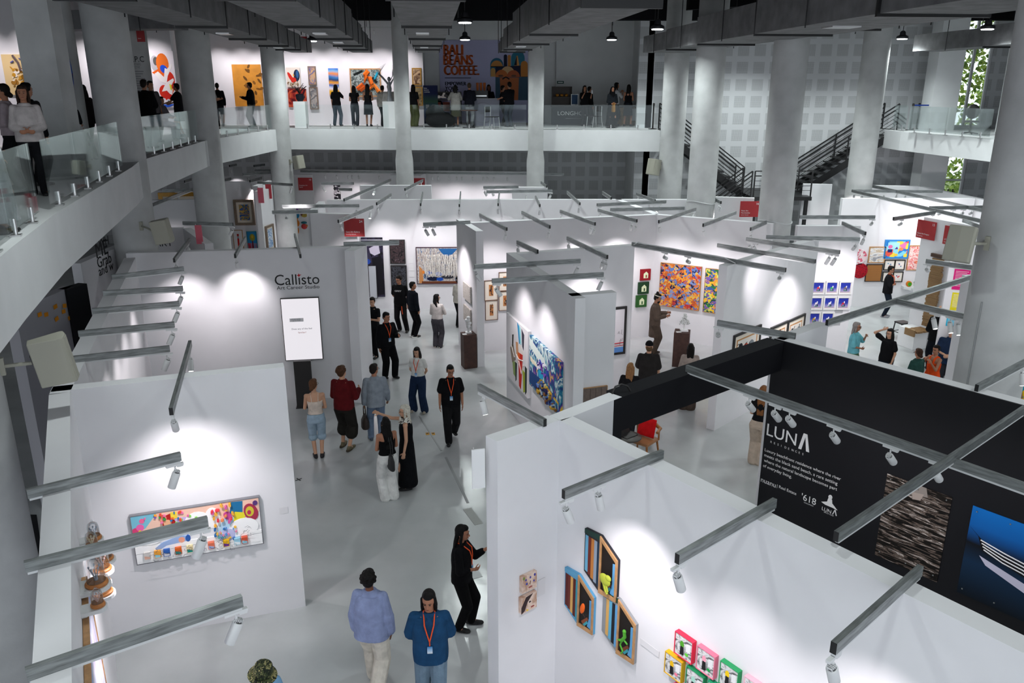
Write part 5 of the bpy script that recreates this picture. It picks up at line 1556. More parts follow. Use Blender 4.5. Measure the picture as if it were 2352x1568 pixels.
    # ---- lower garment
    bk, bc, be, bl = bottom
    g = MB()
    if bk in ('trousers', 'shorts'):
        rs = []
        for f, hx, hy in RINGS:
            if f <= .60:
                p = sp(0, 0, Z(f))
                rs.append((p.x, p.y, p.z, hx * sx + be * .5 + .008, hy * sx + be * .5 + .008))
        loft(g, rs)
        for side in (1, -1):
            H_, K, an = L[side]
            g.cap(H_ + Vector((0, 0, -.01)), K, .086 * sx + be, .062 * sx + be)
            if bk == 'trousers':
                g.cap(K, an + Vector((0, .0, -.012 * sx)), .062 * sx + be, .047 * sx + be * bl)
            else:
                g.cap(K, K.lerp(an, bl), .062 * sx + be * 1.2, .066 * sx + be * 1.5)
    else:
        rs = []
        for f, hx, hy in reversed(RINGS):
            if .52 <= f <= .60:
                rs.append((0, 0, Z(f), hx * sx + .012 + be * .3, hy * sx + .012 + be * .3))
        zc = .5
        while zc > bl:
            k = (.52 - zc) / .45
            rs.append((0, 0, Z(zc), .165 * sx + .012 + be * (.3 + k), .118 * sx + .012 + be * (.3 + k)))
            zc -= .06
        rs.append((0, 0, Z(bl), .165 * sx + .012 + be * 1.25, .118 * sx + .012 + be * 1.25))
        loft(g, rs[::-1])
    remesh(g.build({'trousers': 'trousers', 'shorts': 'shorts'}.get(bk, 'skirt'), cloth(bc), t), vox, 3)
    # ---- upper garment
    tk, tcol, te, hem, sl = top
    g = MB()
    torso(g, hem, .812 if tk != 'tank' else .74, te + .010, boxy=min(1.0, te * 22) if tk != 'tank' else 0)
    if tk == 'tank':
        p = sp(0, 0, Z(.755))
        for side in (1, -1):
            r_ = .010 if te < .006 else .024
            zt = .80 * h + dz + .060 * sx
            pts = [(side * .068 * sx, -depth(.735, .008), Z(.735)), (side * .07 * sx, -depth(.775, .004), Z(.775)), (side * .074 * sx, -.06 * sx, zt - .03 * sx), (side * .076 * sx, 0, zt), (side * .074 * sx, .06 * sx, zt - .028 * sx), (side * .068 * sx, depth(.765, .006), Z(.765)), (side * .064 * sx, depth(.735, .008), Z(.735))]
            g.tube([sp(*q) for q in pts], r_, 8)
    else:
        p = sp(0, 0, Z(.822))
        loft(g, [(sp(0, 0, Z(.79)).x, sp(0, 0, Z(.79)).y, Z(.79), .14 * sx * wf + te * .3, .088 * sx + te * .35), (p.x, p.y, p.z, .106 * sx, .080 * sx + te * .2), (p.x, p.y, Z(.846), .077 * sx, .072 * sx)])
        for side in (1, -1):
            S, E, W, F, nm = A[side]
            if sl > 0:
                g.cap(sp(side * .06 * sx, 0, Z(.788)), S, .060 * sx + te * .25, .055 * sx * wf + te * .3)
                if sl <= 1:
                    g.cap(S, S.lerp(E, sl), .055 * sx * wf + te * .3, .052 * sx + te)
                else:
                    g.cap(S, E, .055 * sx * wf + te * .3, .047 * sx * wf + te * .9)
                    g.cap(E, E.lerp(W, min(1.0, sl - 1)), .047 * sx * wf + te, .034 * sx * wf + te * .9)
    remesh(g.build({'tank': 'tank_top', 'tee': 't_shirt', 'shirt': 'shirt', 'jacket': 'jacket', 'dress': 'dress_top', 'sweater': 'sweater', 'robe': 'robe'}.get(tk, tk), cloth(tcol), t), vox, 3)
    if tk in ('shirt', 'jacket'):
        c = MB()
        p = sp(0, -.004, Z(.842))
        for i, (dx, dy, zz) in enumerate(((.0, .058, .848), (.05, .02, .845), (.055, -.04, .832), (.03, -.085, .81))):
            pass
        for side in (1, -1):
            c.tube([sp(0, .062 * sx, Z(.842)), sp(side * .052 * sx, .03 * sx, Z(.842)), sp(side * .058 * sx, -.04 * sx, Z(.832)), sp(side * .03 * sx, -.085 * sx - te, Z(.806))], [.016, .017, .018, .012], 8)
        remesh(c.build('collar', cloth(tcol), t), .008, 2)
    # ---- face
    if showface:
        for side in (1, -1):
            MB().ell(hp(side * .030, -.0875, .931), (.011 * sx, .007 * sx, .0055 * sx), HR, 10, 6).build('eye', mat('dark eye', (.02, .015, .012, 1), .3), t, smooth=True)
            MB().tube([hp(side * .016, -.0955, .9425), hp(side * .032, -.095, .945), hp(side * .046, -.084, .9425)], .0032 * sx, 6).build('eyebrow', mat('dark brow', (.015, .012, .01, 1), .8), t)
        MB().ell(hp(0, -.0955, .8925), (.021 * sx, .006 * sx, .0052 * sx), HR, 10, 6).build('mouth', mat('lips', rgb('#8a4a44'), .5), t, smooth=True)
    if glasses:
        g = MB()
        for side in (1, -1):
            cc = hp(side * .033, -.106, .930)
            g.tube([cc + HR @ Vector((.024 * math.cos(a), 0, .018 * math.sin(a))) * sx for a in [k * math.pi / 6 for k in range(13)]], .0026, 5)
            g.tube([hp(side * .056, -.104, .932), hp(side * .08, -.03, .932), hp(side * .08, .02, .928)], .0026, 5)
        g.tube([hp(-.01, -.108, .932), hp(.01, -.108, .932)], .003, 5)
        g.build('glasses_frame', mat('glasses ' + glasses, glasses, .4), t)
    # ---- hair
    hk, hc = hair
    hm = mat('hair ' + hc, hc, .6, spec=.18, var=.25, vscale=30, bump=.4, bscale=60)
    if hk != 'bald':
        g = MB()
        if hk not in ('hijab', 'cap', 'bucket'):
            g.ell(hp(0, .024, .953), (.082 * sx, .091 * sx, .055 * h), HR, 18, 10, z0=-.42)
            g.ell(hp(0, -.020, .979), (.064 * sx, .068 * sx, .027 * h), HR, 16, 8)
            g.ell(hp(0, .05, .925), (.074 * sx, .06 * sx, .045 * h), HR, 14, 8)
            for side in (1, -1):
                g.ell(hp(side * .066, .02, .935), (.02 * sx, .045 * sx, .022 * h), HR, 8, 6)
        if hk == 'curly':
            rr = random.Random(len(label))
            for _ in range(70):
                a, e = rr.uniform(0, 6.28), rr.uniform(-.1, 1.5)
                x, y, z = math.cos(a) * math.cos(e), math.sin(a) * math.cos(e), math.sin(e)
                if y < -.45 and z < .5:
                    continue
                g.ell(hp(.088 * x, .02 + .1 * y, .943 + .056 * z), (.024 * sx,) * 3, HR, 8, 6)
        if hk in ('long', 'bob', 'wavy'):
            ln = {'long': .20, 'bob': .075, 'wavy': .2}[hk]
            k0, back = hp(0, .062, .925), hp(0, .075, .862)
            end = sp(0, (.125 if ln > .1 else .085) * sx, Z(.862 - ln))
            for xx in (-.05, -.018, .018, .05):
                ox = HR @ Vector((xx * sx, 0, 0))
                g.cap(k0 + ox * .9, back + ox * 1.15, .036 * sx, .034 * sx)
                g.cap(back + ox * 1.15, end + ox * (1.15 if ln < .1 else .95), .034 * sx, .022 * sx)
            for side in (1, -1):
                g.cap(hp(side * .074, -.006, .945), hp(side * .078, .0, .875), .024 * sx, .024 * sx)
                g.cap(hp(side * .078, .0, .875), sp(side * .075 * sx, (-.02 if ln > .1 else .02) * sx, Z(.862 - ln * .75)), .024 * sx, .016 * sx)
        if hk == 'bun':
            g.ell(hp(0, .115, .93), (.042 * sx,) * 3, HR, 10, 8)
        if hk == 'topbun':
            g.ell(hp(0, .05, 1.012), (.04 * sx,) * 3, HR, 10, 8)
            g.ell(hp(0, -.06, .878), (.056 * sx, .045 * sx, .028 * h), HR, 10, 8)
        if hk == 'lowbun':
            g.ell(hp(0, .10, .895), (.045 * sx,) * 3, HR, 10, 8)
        if hk == 'hijab':
            g.ell(hp(0, .02, .948), (.09 * sx, .10 * sx, .06 * h), HR, 18, 10)
            for xx in (-.045, .045):
                g.cap(hp(xx, .04, .92), sp(xx * 1.6, .03, Z(.80)), .06 * sx, .075 * sx)
                g.cap(hp(xx * 1.5, -.02, .90), sp(xx * 1.3, -.07, Z(.78)), .032 * sx, .05 * sx)
            g.cap(hp(0, -.045, .868), sp(0, -.09, Z(.76)), .045 * sx, .06 * sx)
        if hk in ('cap', 'bucket'):
            g.ell(hp(0, .05, .915), (.076 * sx, .055 * sx, .045 * h), HR, 14, 8)
        remesh(g.build('headscarf' if hk == 'hijab' else 'hair', cloth(hc) if hk == 'hijab' else hm, t), min(vox, .011), 3)
        if hk == 'topbun':
            MB().tube([hp(.085 * math.cos(a), .02 + .1 * math.sin(a), .972) for a in [k * math.pi / 8 for k in range(17)]], .012, 8).build('headband', cloth('#d8d2c4'), t, smooth=True)
        if hk == 'cap':
            c = MB().ell(hp(0, .01, .958), (.09 * sx, .105 * sx, .055 * h), HR, 18, 8, z0=-.1)
            c.ell(hp(0, -.13, .95), (.07 * sx, .075 * sx, .006 * h), HR, 14, 6)
            c.build('cap', cloth('#17171a'), t, smooth=True)
        if hk == 'bucket':
            c = MB()
            c.lathe([(.115 * sx, -.02), (.13 * sx, -.035), (.15 * sx, -.045), (.145 * sx, -.05), (.1 * sx, -.02), (.098 * sx, .03), (.088 * sx, .085), (.06 * sx, .10), (.01, .103)], hp(0, .005, .958), 26, rot=HR)
            o = c.build('bucket_hat', art('camouflage cloth', ['#1c2416', '#6a6a44', '#2f3a22', '#a39a6a', '#12160f', '#4a5230'], 26, 'voronoi', distort=3), t, smooth=True)
    # ---- lanyard with a badge
    if lanyard:
        b = MB()
        tip = sp(0, -depth(.66, te + .03), Z(.665))
        for side in (1, -1):
            b.tube([sp(side * .052 * sx, .05 * sx, Z(.846)), sp(side * .066 * sx, -.02 * sx, Z(.842) + te * .3), sp(side * .055 * sx, -depth(.79, te + .02), Z(.79)), sp(side * .028 * sx, -depth(.74, te + .025), Z(.73)), tip], .0085 * sx, 6)
        b.tube([tip, tip + Vector((0, -.004, -.05 * sx))], .007 * sx, 6)
        b.build('lanyard', mat('lanyard ' + lanyard, lanyard, .6), t, smooth=True)
        MB().box(tip + Vector((0, -.006, -.105 * sx)), (.062 * sx, .006, .095 * sx)).build('badge', art('badge card', ['#e8ecf0', '#9fc0e0', '#2f7fc0'], 1, 'grad', distort=.05), t)
    J = dict(t=t, A=A, L=L, hp=hp, sp=sp, Z=Z, HR=HR, sx=sx, depth=depth, te=te)
    return J

def world_pt(t, v):
    a = t.rotation_euler.z
    v = Vector(v)
    return Vector((t.location.x + v.x * math.cos(a) - v.y * math.sin(a), t.location.y + v.x * math.sin(a) + v.y * math.cos(a), t.location.z + v.z))

def handbag(label, J, side, col, size=(.30, .14, .24), drop=.24, at_=None, strap=None):
    """a bag hanging from a hand or shoulder: its own thing"""
    W = J['A'][side][2] + J['A'][side][3] * .06 if at_ is None else Vector(at_)
    p = world_pt(J['t'], W)
    t = thing('handbag', label, 'bag', p, J['t'].rotation_euler.z + R(90))
    w, d, hh = size
    b = MB()
    loft(b, [(0, 0, -drop - hh, w * .42, d * .42), (0, 0, -drop - hh * .9, w * .5, d * .5), (0, 0, -drop - hh * .4, w * .5, d * .46), (0, 0, -drop, w * .40, d * .16)], 16)
    b.build('pouch', mat('bag ' + col, col, .55, var=.2, vscale=12, bump=.3, bscale=20), t, smooth=True)
    s = MB()
    for y in (-.02, .02):
        s.tube([(-w * .28, y, -drop), (-w * .2, y, -drop * .4), (0, y, 0.0), (w * .2, y, -drop * .4), (w * .28, y, -drop)], .008, 6)
    s.build('strap', mat('bag strap ' + (strap or col), strap or col, .6), t, smooth=True)
    return t

def phone(label, J, side, col='#14161c', tilt=0.0):
    S, E, W, F, nm = J['A'][side]
    p = world_pt(J['t'], W + F * .10 + Vector((0, -.02, .02)))
    t = thing('phone', label, 'phone', p, J['t'].rotation_euler.z)
    MB().box((0, 0, .01), (.075, .010, .15), rot=Matrix.Rotation(R(-20 + tilt), 3, 'X')).build('case', mat('phone ' + col, col, .35), t)
    return t

def gp(px, py, z=0.0):
    x, y = at(px, py, z)
    return (x, y, z)
OR = '#e8521a'
# ---------------------------------------------------------------- in the aisle
person('person in a blush camisole and pale denim shorts, seen from behind', gp(733, 1050), 1.74, 195, ('tank', '#d8c8bc', .004, .57, 0), ('shorts', '#9fb4c6', .02, .1), ('lowbun', '#5a3a26'), 'l', ('hold', 'front'), 'close', .009, '#17141a', True, head=(-30, 0), glasses='#3a2a20')
J = person('person with curly brown hair in a dark red jacket and black cargo shorts', gp(797, 1030), 1.88, 165, ('jacket', '#5a1418', .03, .50, 1.95), ('shorts', '#24221f', .045, .35), ('curly', '#4a3020'), 'l', ('front', 'hold'), 'relax', .009, '#6a6048', head=(-10, -4), socks='#3a3020')
J = person('person in a grey suit with a brown leather handbag, glancing aside', gp(868, 1012), 1.78, 195, ('jacket', '#8a929c', .026, .47, 1.95), ('trousers', '#6f8098', .02, .9), ('short', '#1c1612'), 'm', ('down', 'bag'), 'relax', .009, '#4a5666', head=(-48, 0), glasses='#17171a')
handbag('dark brown leather handbag held by the person in the grey suit', J, 1, '#2a1d18', (.36, .18, .28), .22)
J = person('person walking in a black short sleeved shirt with an orange lanyard', gp(1038, 1012), 1.76, 8, ('shirt', '#0e0e11', .03, .49, .72), ('trousers', '#161618', .03, 1.1), ('short', '#0c0b0b'), 'm', ('down', 'down'), 'walk2', .008, '#101012', head=(8, 8), lanyard=OR, glasses='#3a3a3c')
person('person in a white t-shirt and wide dark jeans, hands behind the back', gp(963, 945), 1.62, -12, ('tee', '#dcdcd8', .012, .57, .55), ('trousers', '#1c2c46', .035, 1.6), ('long', '#14100f'), 'l', ('back', 'back'), 'apart', .009, '#a89f90', True, head=(-6, 8), lanyard=OR, socks='#e0e0dc')
person('person in black with a lanyard and beard, one knee bent, holding a card', gp(893, 866), 1.80, 35, ('shirt', '#0f1013', .03, .50, 1.9), ('trousers', '#0d0d10', .035, 1.1), ('short', '#0f0c0b'), 'm', ('hold', 'down'), 'relax', .010, '#141416', head=(20, 6), lanyard=OR)
person('bearded person in black with folded arms by the white end post', gp(862, 818), 1.75, -28, ('tee', '#15171a', .010, .50, .55), ('trousers', '#0f0f12', .012, .9), ('short', '#17110e'), 'l', ('cross', 'cross'), 'relax', .010, '#121214', head=(15, 4))
J = person('tall person in a black lettered t-shirt with a lanyard at the hip', gp(922, 760), 1.80, -10, ('tee', '#0d0d0f', .022, .50, .75), ('trousers', '#141416', .025, 1.0), ('curly', '#17110e'), 'm', ('down', 'back'), 'bent', .011, '#17120f', head=(-25, 10), glasses='#1a1a1c')
lettering('GREY', .05, 0, J['Z'](.735), INKW, J['t'], -J['depth'](.735, .05), 'c', 1.3)
MB().tube([(.1, -.17, .86), (.11, -.19, .7), (.15, -.18, .5)], .012, 6).build('hip_lanyard', mat('lanyard ' + OR, OR, .6), J['t'])
person('person in a dark navy shirt with white soled shoes, hands in pockets', gp(952, 773), 1.74, 130, ('shirt', '#12161f', .02, .50, 1.9), ('trousers', '#0e0f13', .015, .9), ('short', '#120e0c'), 'm', ('pocket', 'pocket'), 'stand', .011, '#1a1a1c', head=(-35, 0), socks='#e8e8e4')
person('person in a cream sweater and grey washed trousers with a dark bob', gp(1006, 797), 1.62, 165, ('sweater', '#d8d0cc', .014, .55, 1.95), ('trousers', '#4a484e', .03, 1.2), ('bob', '#120f10'), 'l', ('front', 'cross'), 'stand', .011, '#c8c0b0', True, head=(-40, 0), glasses='#1a1a1c')
person('person in a draped white top, mostly hidden by the white fin', gp(1056, 752), 1.68, 150, ('tee', '#c8c2b8', .03, .50, 1.2), ('trousers', '#16161a', .02, 1), ('cap', '#2a221c'), 'l', ('front', 'front'), 'stand', .012, '#1a1a1c', True)
J = person('person in a black sleeveless top and white embroidered trousers, long black hair', gp(895, 1146), 1.66, 210, ('tank', '#0b0b0d', .012, .565, 0), ('trousers', '#e0dfdd', .04, 1.5), ('long', '#0c0a0a'), 'm', ('front', 'front'), 'stand', .008, '-', True, head=(-12, -4))
handbag('black shoulder bag hanging beside the white embroidered trousers', J, -1, '#17181a', (.28, .1, .3), .34, at_=J['sp'](-.0, .16, J['Z'](.80)))
J = person('silver haired person in a long black dress and patterned scarf, pointing across the aisle', gp(938, 1120), 1.72, 275, ('dress', '#0d0e12', .012, .52, 0), ('skirt', '#0d0e12', .05, .06), ('bob', '#c9c4b8'), 'l', ('down', 'point'), 'stand', .008, '#121214', True, head=(5, 0), glasses='#5a4a3a')
g = MB()
for k in range(4):
    g.tube([J['sp']((.085 + .006 * k) * math.cos(a), (.085 + .006 * k) * math.sin(a) - .01, J['Z'](.852 - .016 * k) + .012 * math.sin(a * 2 + k)) for a in [i * math.pi / 8 for i in range(17)]], .026, 8)
remesh(g.build('scarf', art('scarf print', ['#e4e0d8', '#3a3a38', '#d8d4ca', '#6a6a62'], 28, 'voronoi', distort=2), J['t']), .010, 2)
J = person('person in black with very long black hair holding up a phone', (*at(1058, 1203, 1.68), 0), 1.66, 78, ('sweater', '#0c0c0f', .022, .49, 1.55), ('trousers', '#0b0b0d', .02, .9), ('long', '#0a0808'), 'm', ('up', 'front'), 'relax', .007, '#0d0d0f', True, head=(6, 6), lanyard=OR)
phone('dark phone held up by the long haired person in black', J, 1)
J = person('person with short curly hair in a loose periwinkle shirt and cream trousers, walking away', (*at(846, 1306, 1.77), 0), 1.75, 172, ('shirt', '#8d98bd', .045, .47, 1.9), ('trousers', '#d8d0c4', .045, 1.2), ('curly', '#0e0b0a'), 'd', ('down', 'down'), 'walk', .007, '#c8c0b0', True, head=(0, -4))
J = person('person in a blue short sleeved shirt with an orange lanyard, arms behind the back', (*at(984, 1352, 1.78), 0), 1.76, 4, ('shirt', '#1d4468', .036, .46, .92), ('trousers', '#6f8496', .03, 1.0), ('bob', '#0c0a0a'), 'm', ('back', 'back'), 'walk', .007, '#c8c4bc', head=(-8, 6), lanyard=OR)
J = person('person in a camouflage bucket hat and pale blue shirt with white sunglasses', (at(596, 1533, 1.70)[0], at(596, 1533, 1.70)[1], 0), 1.75, 62, ('shirt', '#7aa4c8', .04, .47, 1.9), ('trousers', '#3a3a40', .03, 1), ('bucket', '#2a1d16'), 'm', ('front', 'front'), 'stand', .008, '#1a1a1c', head=(0, 14), glasses='#d8eef4')
# ---------------------------------------------------------------- mosaic booth
person('bearded person with a hair bun in loose brown linen, holding a phone', gp(1500, 812), 1.80, 75, ('robe', '#5f5148', .03, .30, 1.9), ('trousers', '#54473e', .04, 1.3), ('topbun', '#120e0c'), 'm', ('hold', 'hold'), 'stand', .011, '#3a2f28', head=(0, 16))
person('person in a black cap and dark printed t-shirt, seen from behind', gp(1483, 950), 1.80, 170, ('tee', '#2c2a29', .035, .48, .8), ('trousers', '#1c1f26', .03, 1), ('cap', '#5a432c'), 'l', ('front', 'down'), 'stand', .010, '#1a1a1c')
J = person('person with long fair hair and a black t-shirt, a grey bag on the arm', gp(1441, 995), 1.66, 165, ('tee', '#17171a', .025, .52, .6), ('trousers', '#232429', .03, 1), ('wavy', '#8a6440'), 'l', ('front', 'down'), 'stand', .010, '#1a1a1c', True, head=(-8, 0))
handbag('slouchy grey canvas bag on the arm of the fair haired person', J, 1, '#4a4640', (.4, .16, .36), .2, at_=J['sp'](.2, .05, J['Z'](.66)))
person('person with dark wavy hair in a blush blouse and wide brown trousers', gp(1577, 938), 1.64, 168, ('shirt', '#a89a92', .035, .50, 1.9), ('trousers', '#4f433c', .06, 1.5), ('wavy', '#14100f'), 'm', ('front', 'front'), 'stand', .010, '#b8b4ac', True)
J = person('person with long brown hair and beige wide trousers at the edge of the black wall', gp(1737, 1064), 1.70, 150, ('tee', '#101013', .012, .54, .4), ('trousers', '#b8a898', .05, 1.6), ('long', '#7a4f2c'), 'l', ('front', 'front'), 'close', .009, '#6a4a38', True)
# ---------------------------------------------------------------- bright booth on the far side
person('person in black with an orange lanyard and folded arms before the black framed prints', gp(2030, 727), 1.74, 60, ('tee', '#131317', .03, .48, .9), ('trousers', '#18202c', .012, .85), ('short', '#0f0d0c'), 'm', ('cross', 'cross'), 'stand', .011, '#8a8a90', head=(0, 4), lanyard=OR, glasses='#2a2a2c')
J = person('grey haired person in an aqua top and patterned trousers, hand at the mouth', gp(1950, 880), 1.66, 55, ('tee', '#6fb8c4', .02, .52, .9), ('trousers', '#5a7a5a', .04, 1.2), ('bob', '#8f8884'), 'm', ('face', 'front'), 'stand', .010, '#1a1a1c', True, glasses='#1a1a1c')
J = person('person in a black t-shirt with one hand on the head and an orange bag', gp(2025, 898), 1.66, -62, ('tee', '#121215', .025, .50, .6), ('trousers', '#1c2432', .03, 1), ('long', '#0e0b0b'), 'l', ('bag', 'head'), 'relax', .010, '#1a1a1c', True, glasses='#3a2a24')
handbag('orange leather bag carried by the person with a hand on the head', J, 1, '#b8591c', (.3, .16, .3), .14)
person('broad person in a black sweater seen from behind, beside the stacked wood', gp(2140, 850), 1.82, 170, ('sweater', '#0e0f12', .035, .47, 1.9), ('trousers', '#12161e', .03, 1), ('bald', '#2a1d16'), 'l', ('front', 'front'), 'stand', .011, '#1a1a1c', head=(0, 10), showface=False)
person('grey haired person with glasses in a dark blue shirt behind the orange top', gp(2162, 905), 1.78, 330, ('shirt', '#1c2b44', .03, .47, .9), ('trousers', '#2a2a30', .03, 1), ('short', '#5a5450'), 'l', ('front', 'front'), 'stand', .010, '#1a1a1c', head=(-15, -2), glasses='#3a3a3c')
J = person('person in a sleeveless orange top talking on a phone', gp(2128, 940), 1.62, 290, ('tank', '#e8501c', .02, .5, 0), ('trousers', '#2a2a30', .03, 1), ('short', '#120f0f'), 'm', ('phone', 'face'), 'stand', .010, '#1a1a1c', True, head=(10, 0))
person('person in a dark flowered blouse with a low brown bun, lowest of the group', gp(2089, 945), 1.58, 200, ('shirt', '#2a4a44', .03, .5, 1.9), ('trousers', '#2a2a30', .03, 1), ('lowbun', '#3a2418'), 'm', ('front', 'front'), 'stand', .010, '#1a1a1c', True, glasses='#2a2a2c')
_x, _y = aty(700, 530, 27.6)[:2]
person('person in a pale shirt photographing the chair relief', (_x, _y, 0), 1.74, -110, ('tee', '#b8a494', .02, .5, .7), ('trousers', '#1a1a1e', .02, 1), ('short', '#0f0d0c'), 'm', ('phone', 'phone'), 'stand', .012)
_x, _y = at(2192, 437, 1.7)
person('person with dark hair standing by the bright glazed door', (_x, _y, 0), 1.74, 200, ('tee', '#2a2a30', .02, .5, .7), ('trousers', '#1a1a1e', .02, 1), ('curly', '#17120f'), 'm', vox=.016)
# ---------------------------------------------------------------- upper floor
V2 = .015
def up(label, px, py, h, face, top, bottom, hair, skin='m', arms=('down', 'down'), legs='stand', Y=None, **k):
    if Y is None:
        p = gp(px, py, MZ)
    else:
        p = (aty(px, py, Y)[0], Y, MZ)
    k.setdefault('vox', V2)
    return person(label, p, h, face, top, bottom, hair, skin, arms, legs, **k)
UB = ('trousers', '#15161a', .02, 1.0)
up('person in a black cap sleeved top and long white skirt at the near balustrade', -44, 300, 1.70, 95, ('tee', '#0e0e11', .015, .56, .4), ('skirt', '#c8ccd0', .07, .08), ('lowbun', '#17120f'), 'l', ('down', 'down'), Y=9.3, vox=.010, female=True)
up('person with glasses and tied back dark hair in a mauve top', 24, 300, 1.66, -70, ('tee', '#a89aa0', .02, .52, 1.6), UB, ('lowbun', '#120e0d'), 'm', ('front', 'front'), Y=13.6, female=True, glasses='#3a2a24')
up('person with brown hair in a shiny white blouse', 66, 300, 1.64, 25, ('tee', '#b8b0b0', .03, .50, 1.9), UB, ('bob', '#2a1a12'), 'm', ('front', 'front'), Y=12.7, female=True, vox=.010)
up('person with black hair behind the white blouse', 76, 300, 1.68, 160, ('tee', '#17171a', .02, .50, 1.9), UB, ('short', '#0c0a0a'), 'm', Y=14.0)
up('dark clothed person with a blue bag beyond the square pier', 186, 300, 1.68, 110, ('sweater', '#16161b', .03, .48, 1.9), UB, ('bob', '#0f0c0b'), 'm', Y=19.0)
up('dark clothed person half hidden by the second column', 203, 300, 1.66, 250, ('sweater', '#241d22', .03, .48, 1.9), UB, ('bob', '#0f0c0b'), 'm', Y=19.3)
up('person in a brimmed hat and dark jacket over a yellow shirt', 304, 300, 1.74, 240, ('jacket', '#15161c', .03, .46, 1.9), ('trousers', '#2f333c', .02, 1), ('bucket', '#17120f'), 'm', Y=22.0)
up('broad person in a black shirt and pale trousers seen from behind', 344, 300, 1.80, 170, ('shirt', '#0b0b0e', .05, .46, 1.9), ('trousers', '#8a8d90', .03, 1), ('short', '#1c1512'), 'm', ('front', 'front'), Y=22.8)
up('person in a grey top beyond the broad black shirt', 358, 300, 1.78, 60, ('tee', '#5a5558', .04, .48, .9), UB, ('short', '#17130f'), 'm', Y=25.5)
up('person with straight dark hair sitting before the figure canvas', 377, 290, 1.62, 80, ('tee', '#6f6a70', .015, .5, 1.9), ('trousers', '#4a5a70', .02, 1), ('long', '#0f0c0b'), 'm', ('lap', 'lap'), 'sit', Y=26.5, hipz=.33, female=True)
up('person in dark clothes cut by the third column, reaching out', 417, 300, 1.72, 265, ('tee', '#131318', .02, .5, .6), ('skirt', '#131318', .05, .3), ('short', '#0f0c0b'), 'm', ('reach', 'reach'), Y=28.2, female=True)
up('person in a grey t-shirt and shorts looking at a phone', 494, 296, 1.72, 80, ('tee', '#6a6a66', .03, .48, .8), ('shorts', '#55585f', .03, .1), ('short', '#120e0c'), 'm', ('hold', 'hold'), head=(0, 18))
up('person in dark clothes behind the grey t-shirt', 508, 291, 1.76, 200, ('sweater', '#101014', .02, .48, 1.9), ('trousers', '#17181d', .02, 1), ('short', '#120e0c'), 'm')
up('person in a black sweater and khaki trousers holding papers', 582, 292, 1.78, 265, ('sweater', '#0e0e11', .025, .50, 1.9), ('trousers', '#7a776c', .035, 1.1), ('short', '#1a120d'), 'm', ('hold', 'hold'))
up('person in a dark t-shirt and blue jeans, hand at the ear', 776, 287, 1.70, 170, ('tee', '#131316', .02, .50, .7), ('trousers', '#55606c', .025, 1.0), ('long', '#0d0a0a'), 'm', ('down', 'face'), 'apart', female=True, Y=36.2)
up('person in a dark top and grey flared trousers before the dancer painting', 817, 289, 1.66, 185, ('tee', '#141417', .006, .54, .3), ('trousers', '#3a3d46', .02, 1.6), ('long', '#0d0a0a'), 'm', ('front', 'front'), female=True)
up('person with long hair in a dark midi skirt before the dancer painting', 848, 290, 1.72, 180, ('tank', '#17171b', .008, .54, 0), ('skirt', '#1a1c25', .03, .28), ('long', '#0d0a0a'), 'm', ('front', 'front'), female=True)
up('person with a dark bag beside the winged sculpture', 882, 289, 1.66, 160, ('shirt', '#8a8580', .03, .48, 1.9), UB, ('short', '#17130f'), 'm', Y=35.6)
up('bearded person in a grey shirt behind the winged sculpture', 897, 290, 1.70, 20, ('shirt', '#8f8a88', .05, .46, 1.9), ('trousers', '#8a8880', .03, 1), ('short', '#5a4f48'), 'm', ('front', 'front'), Y=35.1)
up('person in olive trousers half hidden by the flared column', 952, 290, 1.70, 160, ('tee', '#1a1a1c', .02, .52, .7), ('trousers', '#5f6440', .04, 1.4), ('long', '#120e0c'), 'm', female=True)
up('person in a pale coat raising a cup at the coffee bar', 1047, 272, 1.68, 190, ('shirt', '#9a9692', .04, .40, 1.9), ('skirt', '#4a4a3a', .05, .25), ('bob', '#0f0c0b'), 'm', ('face', 'face'), female=True, Y=35.2)
up('person in a navy jacket and pale trousers at the coffee bar', 1079, 272, 1.76, 170, ('jacket', '#12141d', .03, .47, 1.9), ('trousers', '#8a8d92', .02, 1), ('short', '#4a3a2a'), 'm', ('front', 'front'), Y=35.3)
up('person in black serving behind the coffee bar', 1123, 262, 1.70, 10, ('tee', '#0c0c0f', .02, .5, .7), UB, ('bob', '#0a0808'), 'd', ('front', 'front'), Y=37.1)
up('person in a black t-shirt and blue jeans reaching over the coffee bar', 1170, 272, 1.80, 215, ('tee', '#0c0c10', .03, .50, .7), ('trousers', '#3a414c', .02, 1), ('short', '#0d0a0a'), 'm', ('reach', 'reach'), Y=35.2)
up('person in dark clothes beside the coffee bar corner', 1155, 268, 1.66, 100, ('tee', '#101014', .02, .5, .8), UB, ('short', '#0d0a0a'), 'm', ('front', 'front'), Y=36.0)
up('person dressed in dark blue reclining in the beanbag', 1012, 284, 1.74, 40, ('jacket', '#14171f', .03, .48, 1.9), ('trousers', '#1b222e', .02, 1), ('short', '#120e0c'), 'm', ('lap', 'lap'), 'recline', hipz=.26, lean=(0, .45), socks='#c8ccd0')
J = up('person with long hair photographing beside the dark counter', 1341, 280, 1.66, 20, ('tee', '#0f0f12', .02, .5, .9), UB, ('long', '#120e0c'), 'm', ('phone', 'phone'), Y=36.1, female=True)
phone('white phone held up by the long haired person at the counter', J, 1, '#d8d8dc')
up('person in black hidden behind the photographing person', 1352, 275, 1.62, 120, ('tee', '#101013', .02, .5, 1.9), UB, ('short', '#0d0a0a'), 'm', Y=36.6)
J = up('person in a black headscarf with white sleeves and a mustard bag', 1404, 294, 1.62, 10, ('tee', '#1c1f24', .02, .46, 1.9), ('skirt', '#0c0c0f', .06, .05), ('hijab', '#0d0d10'), 'm', ('front', 'front'), female=True, vox=.011)
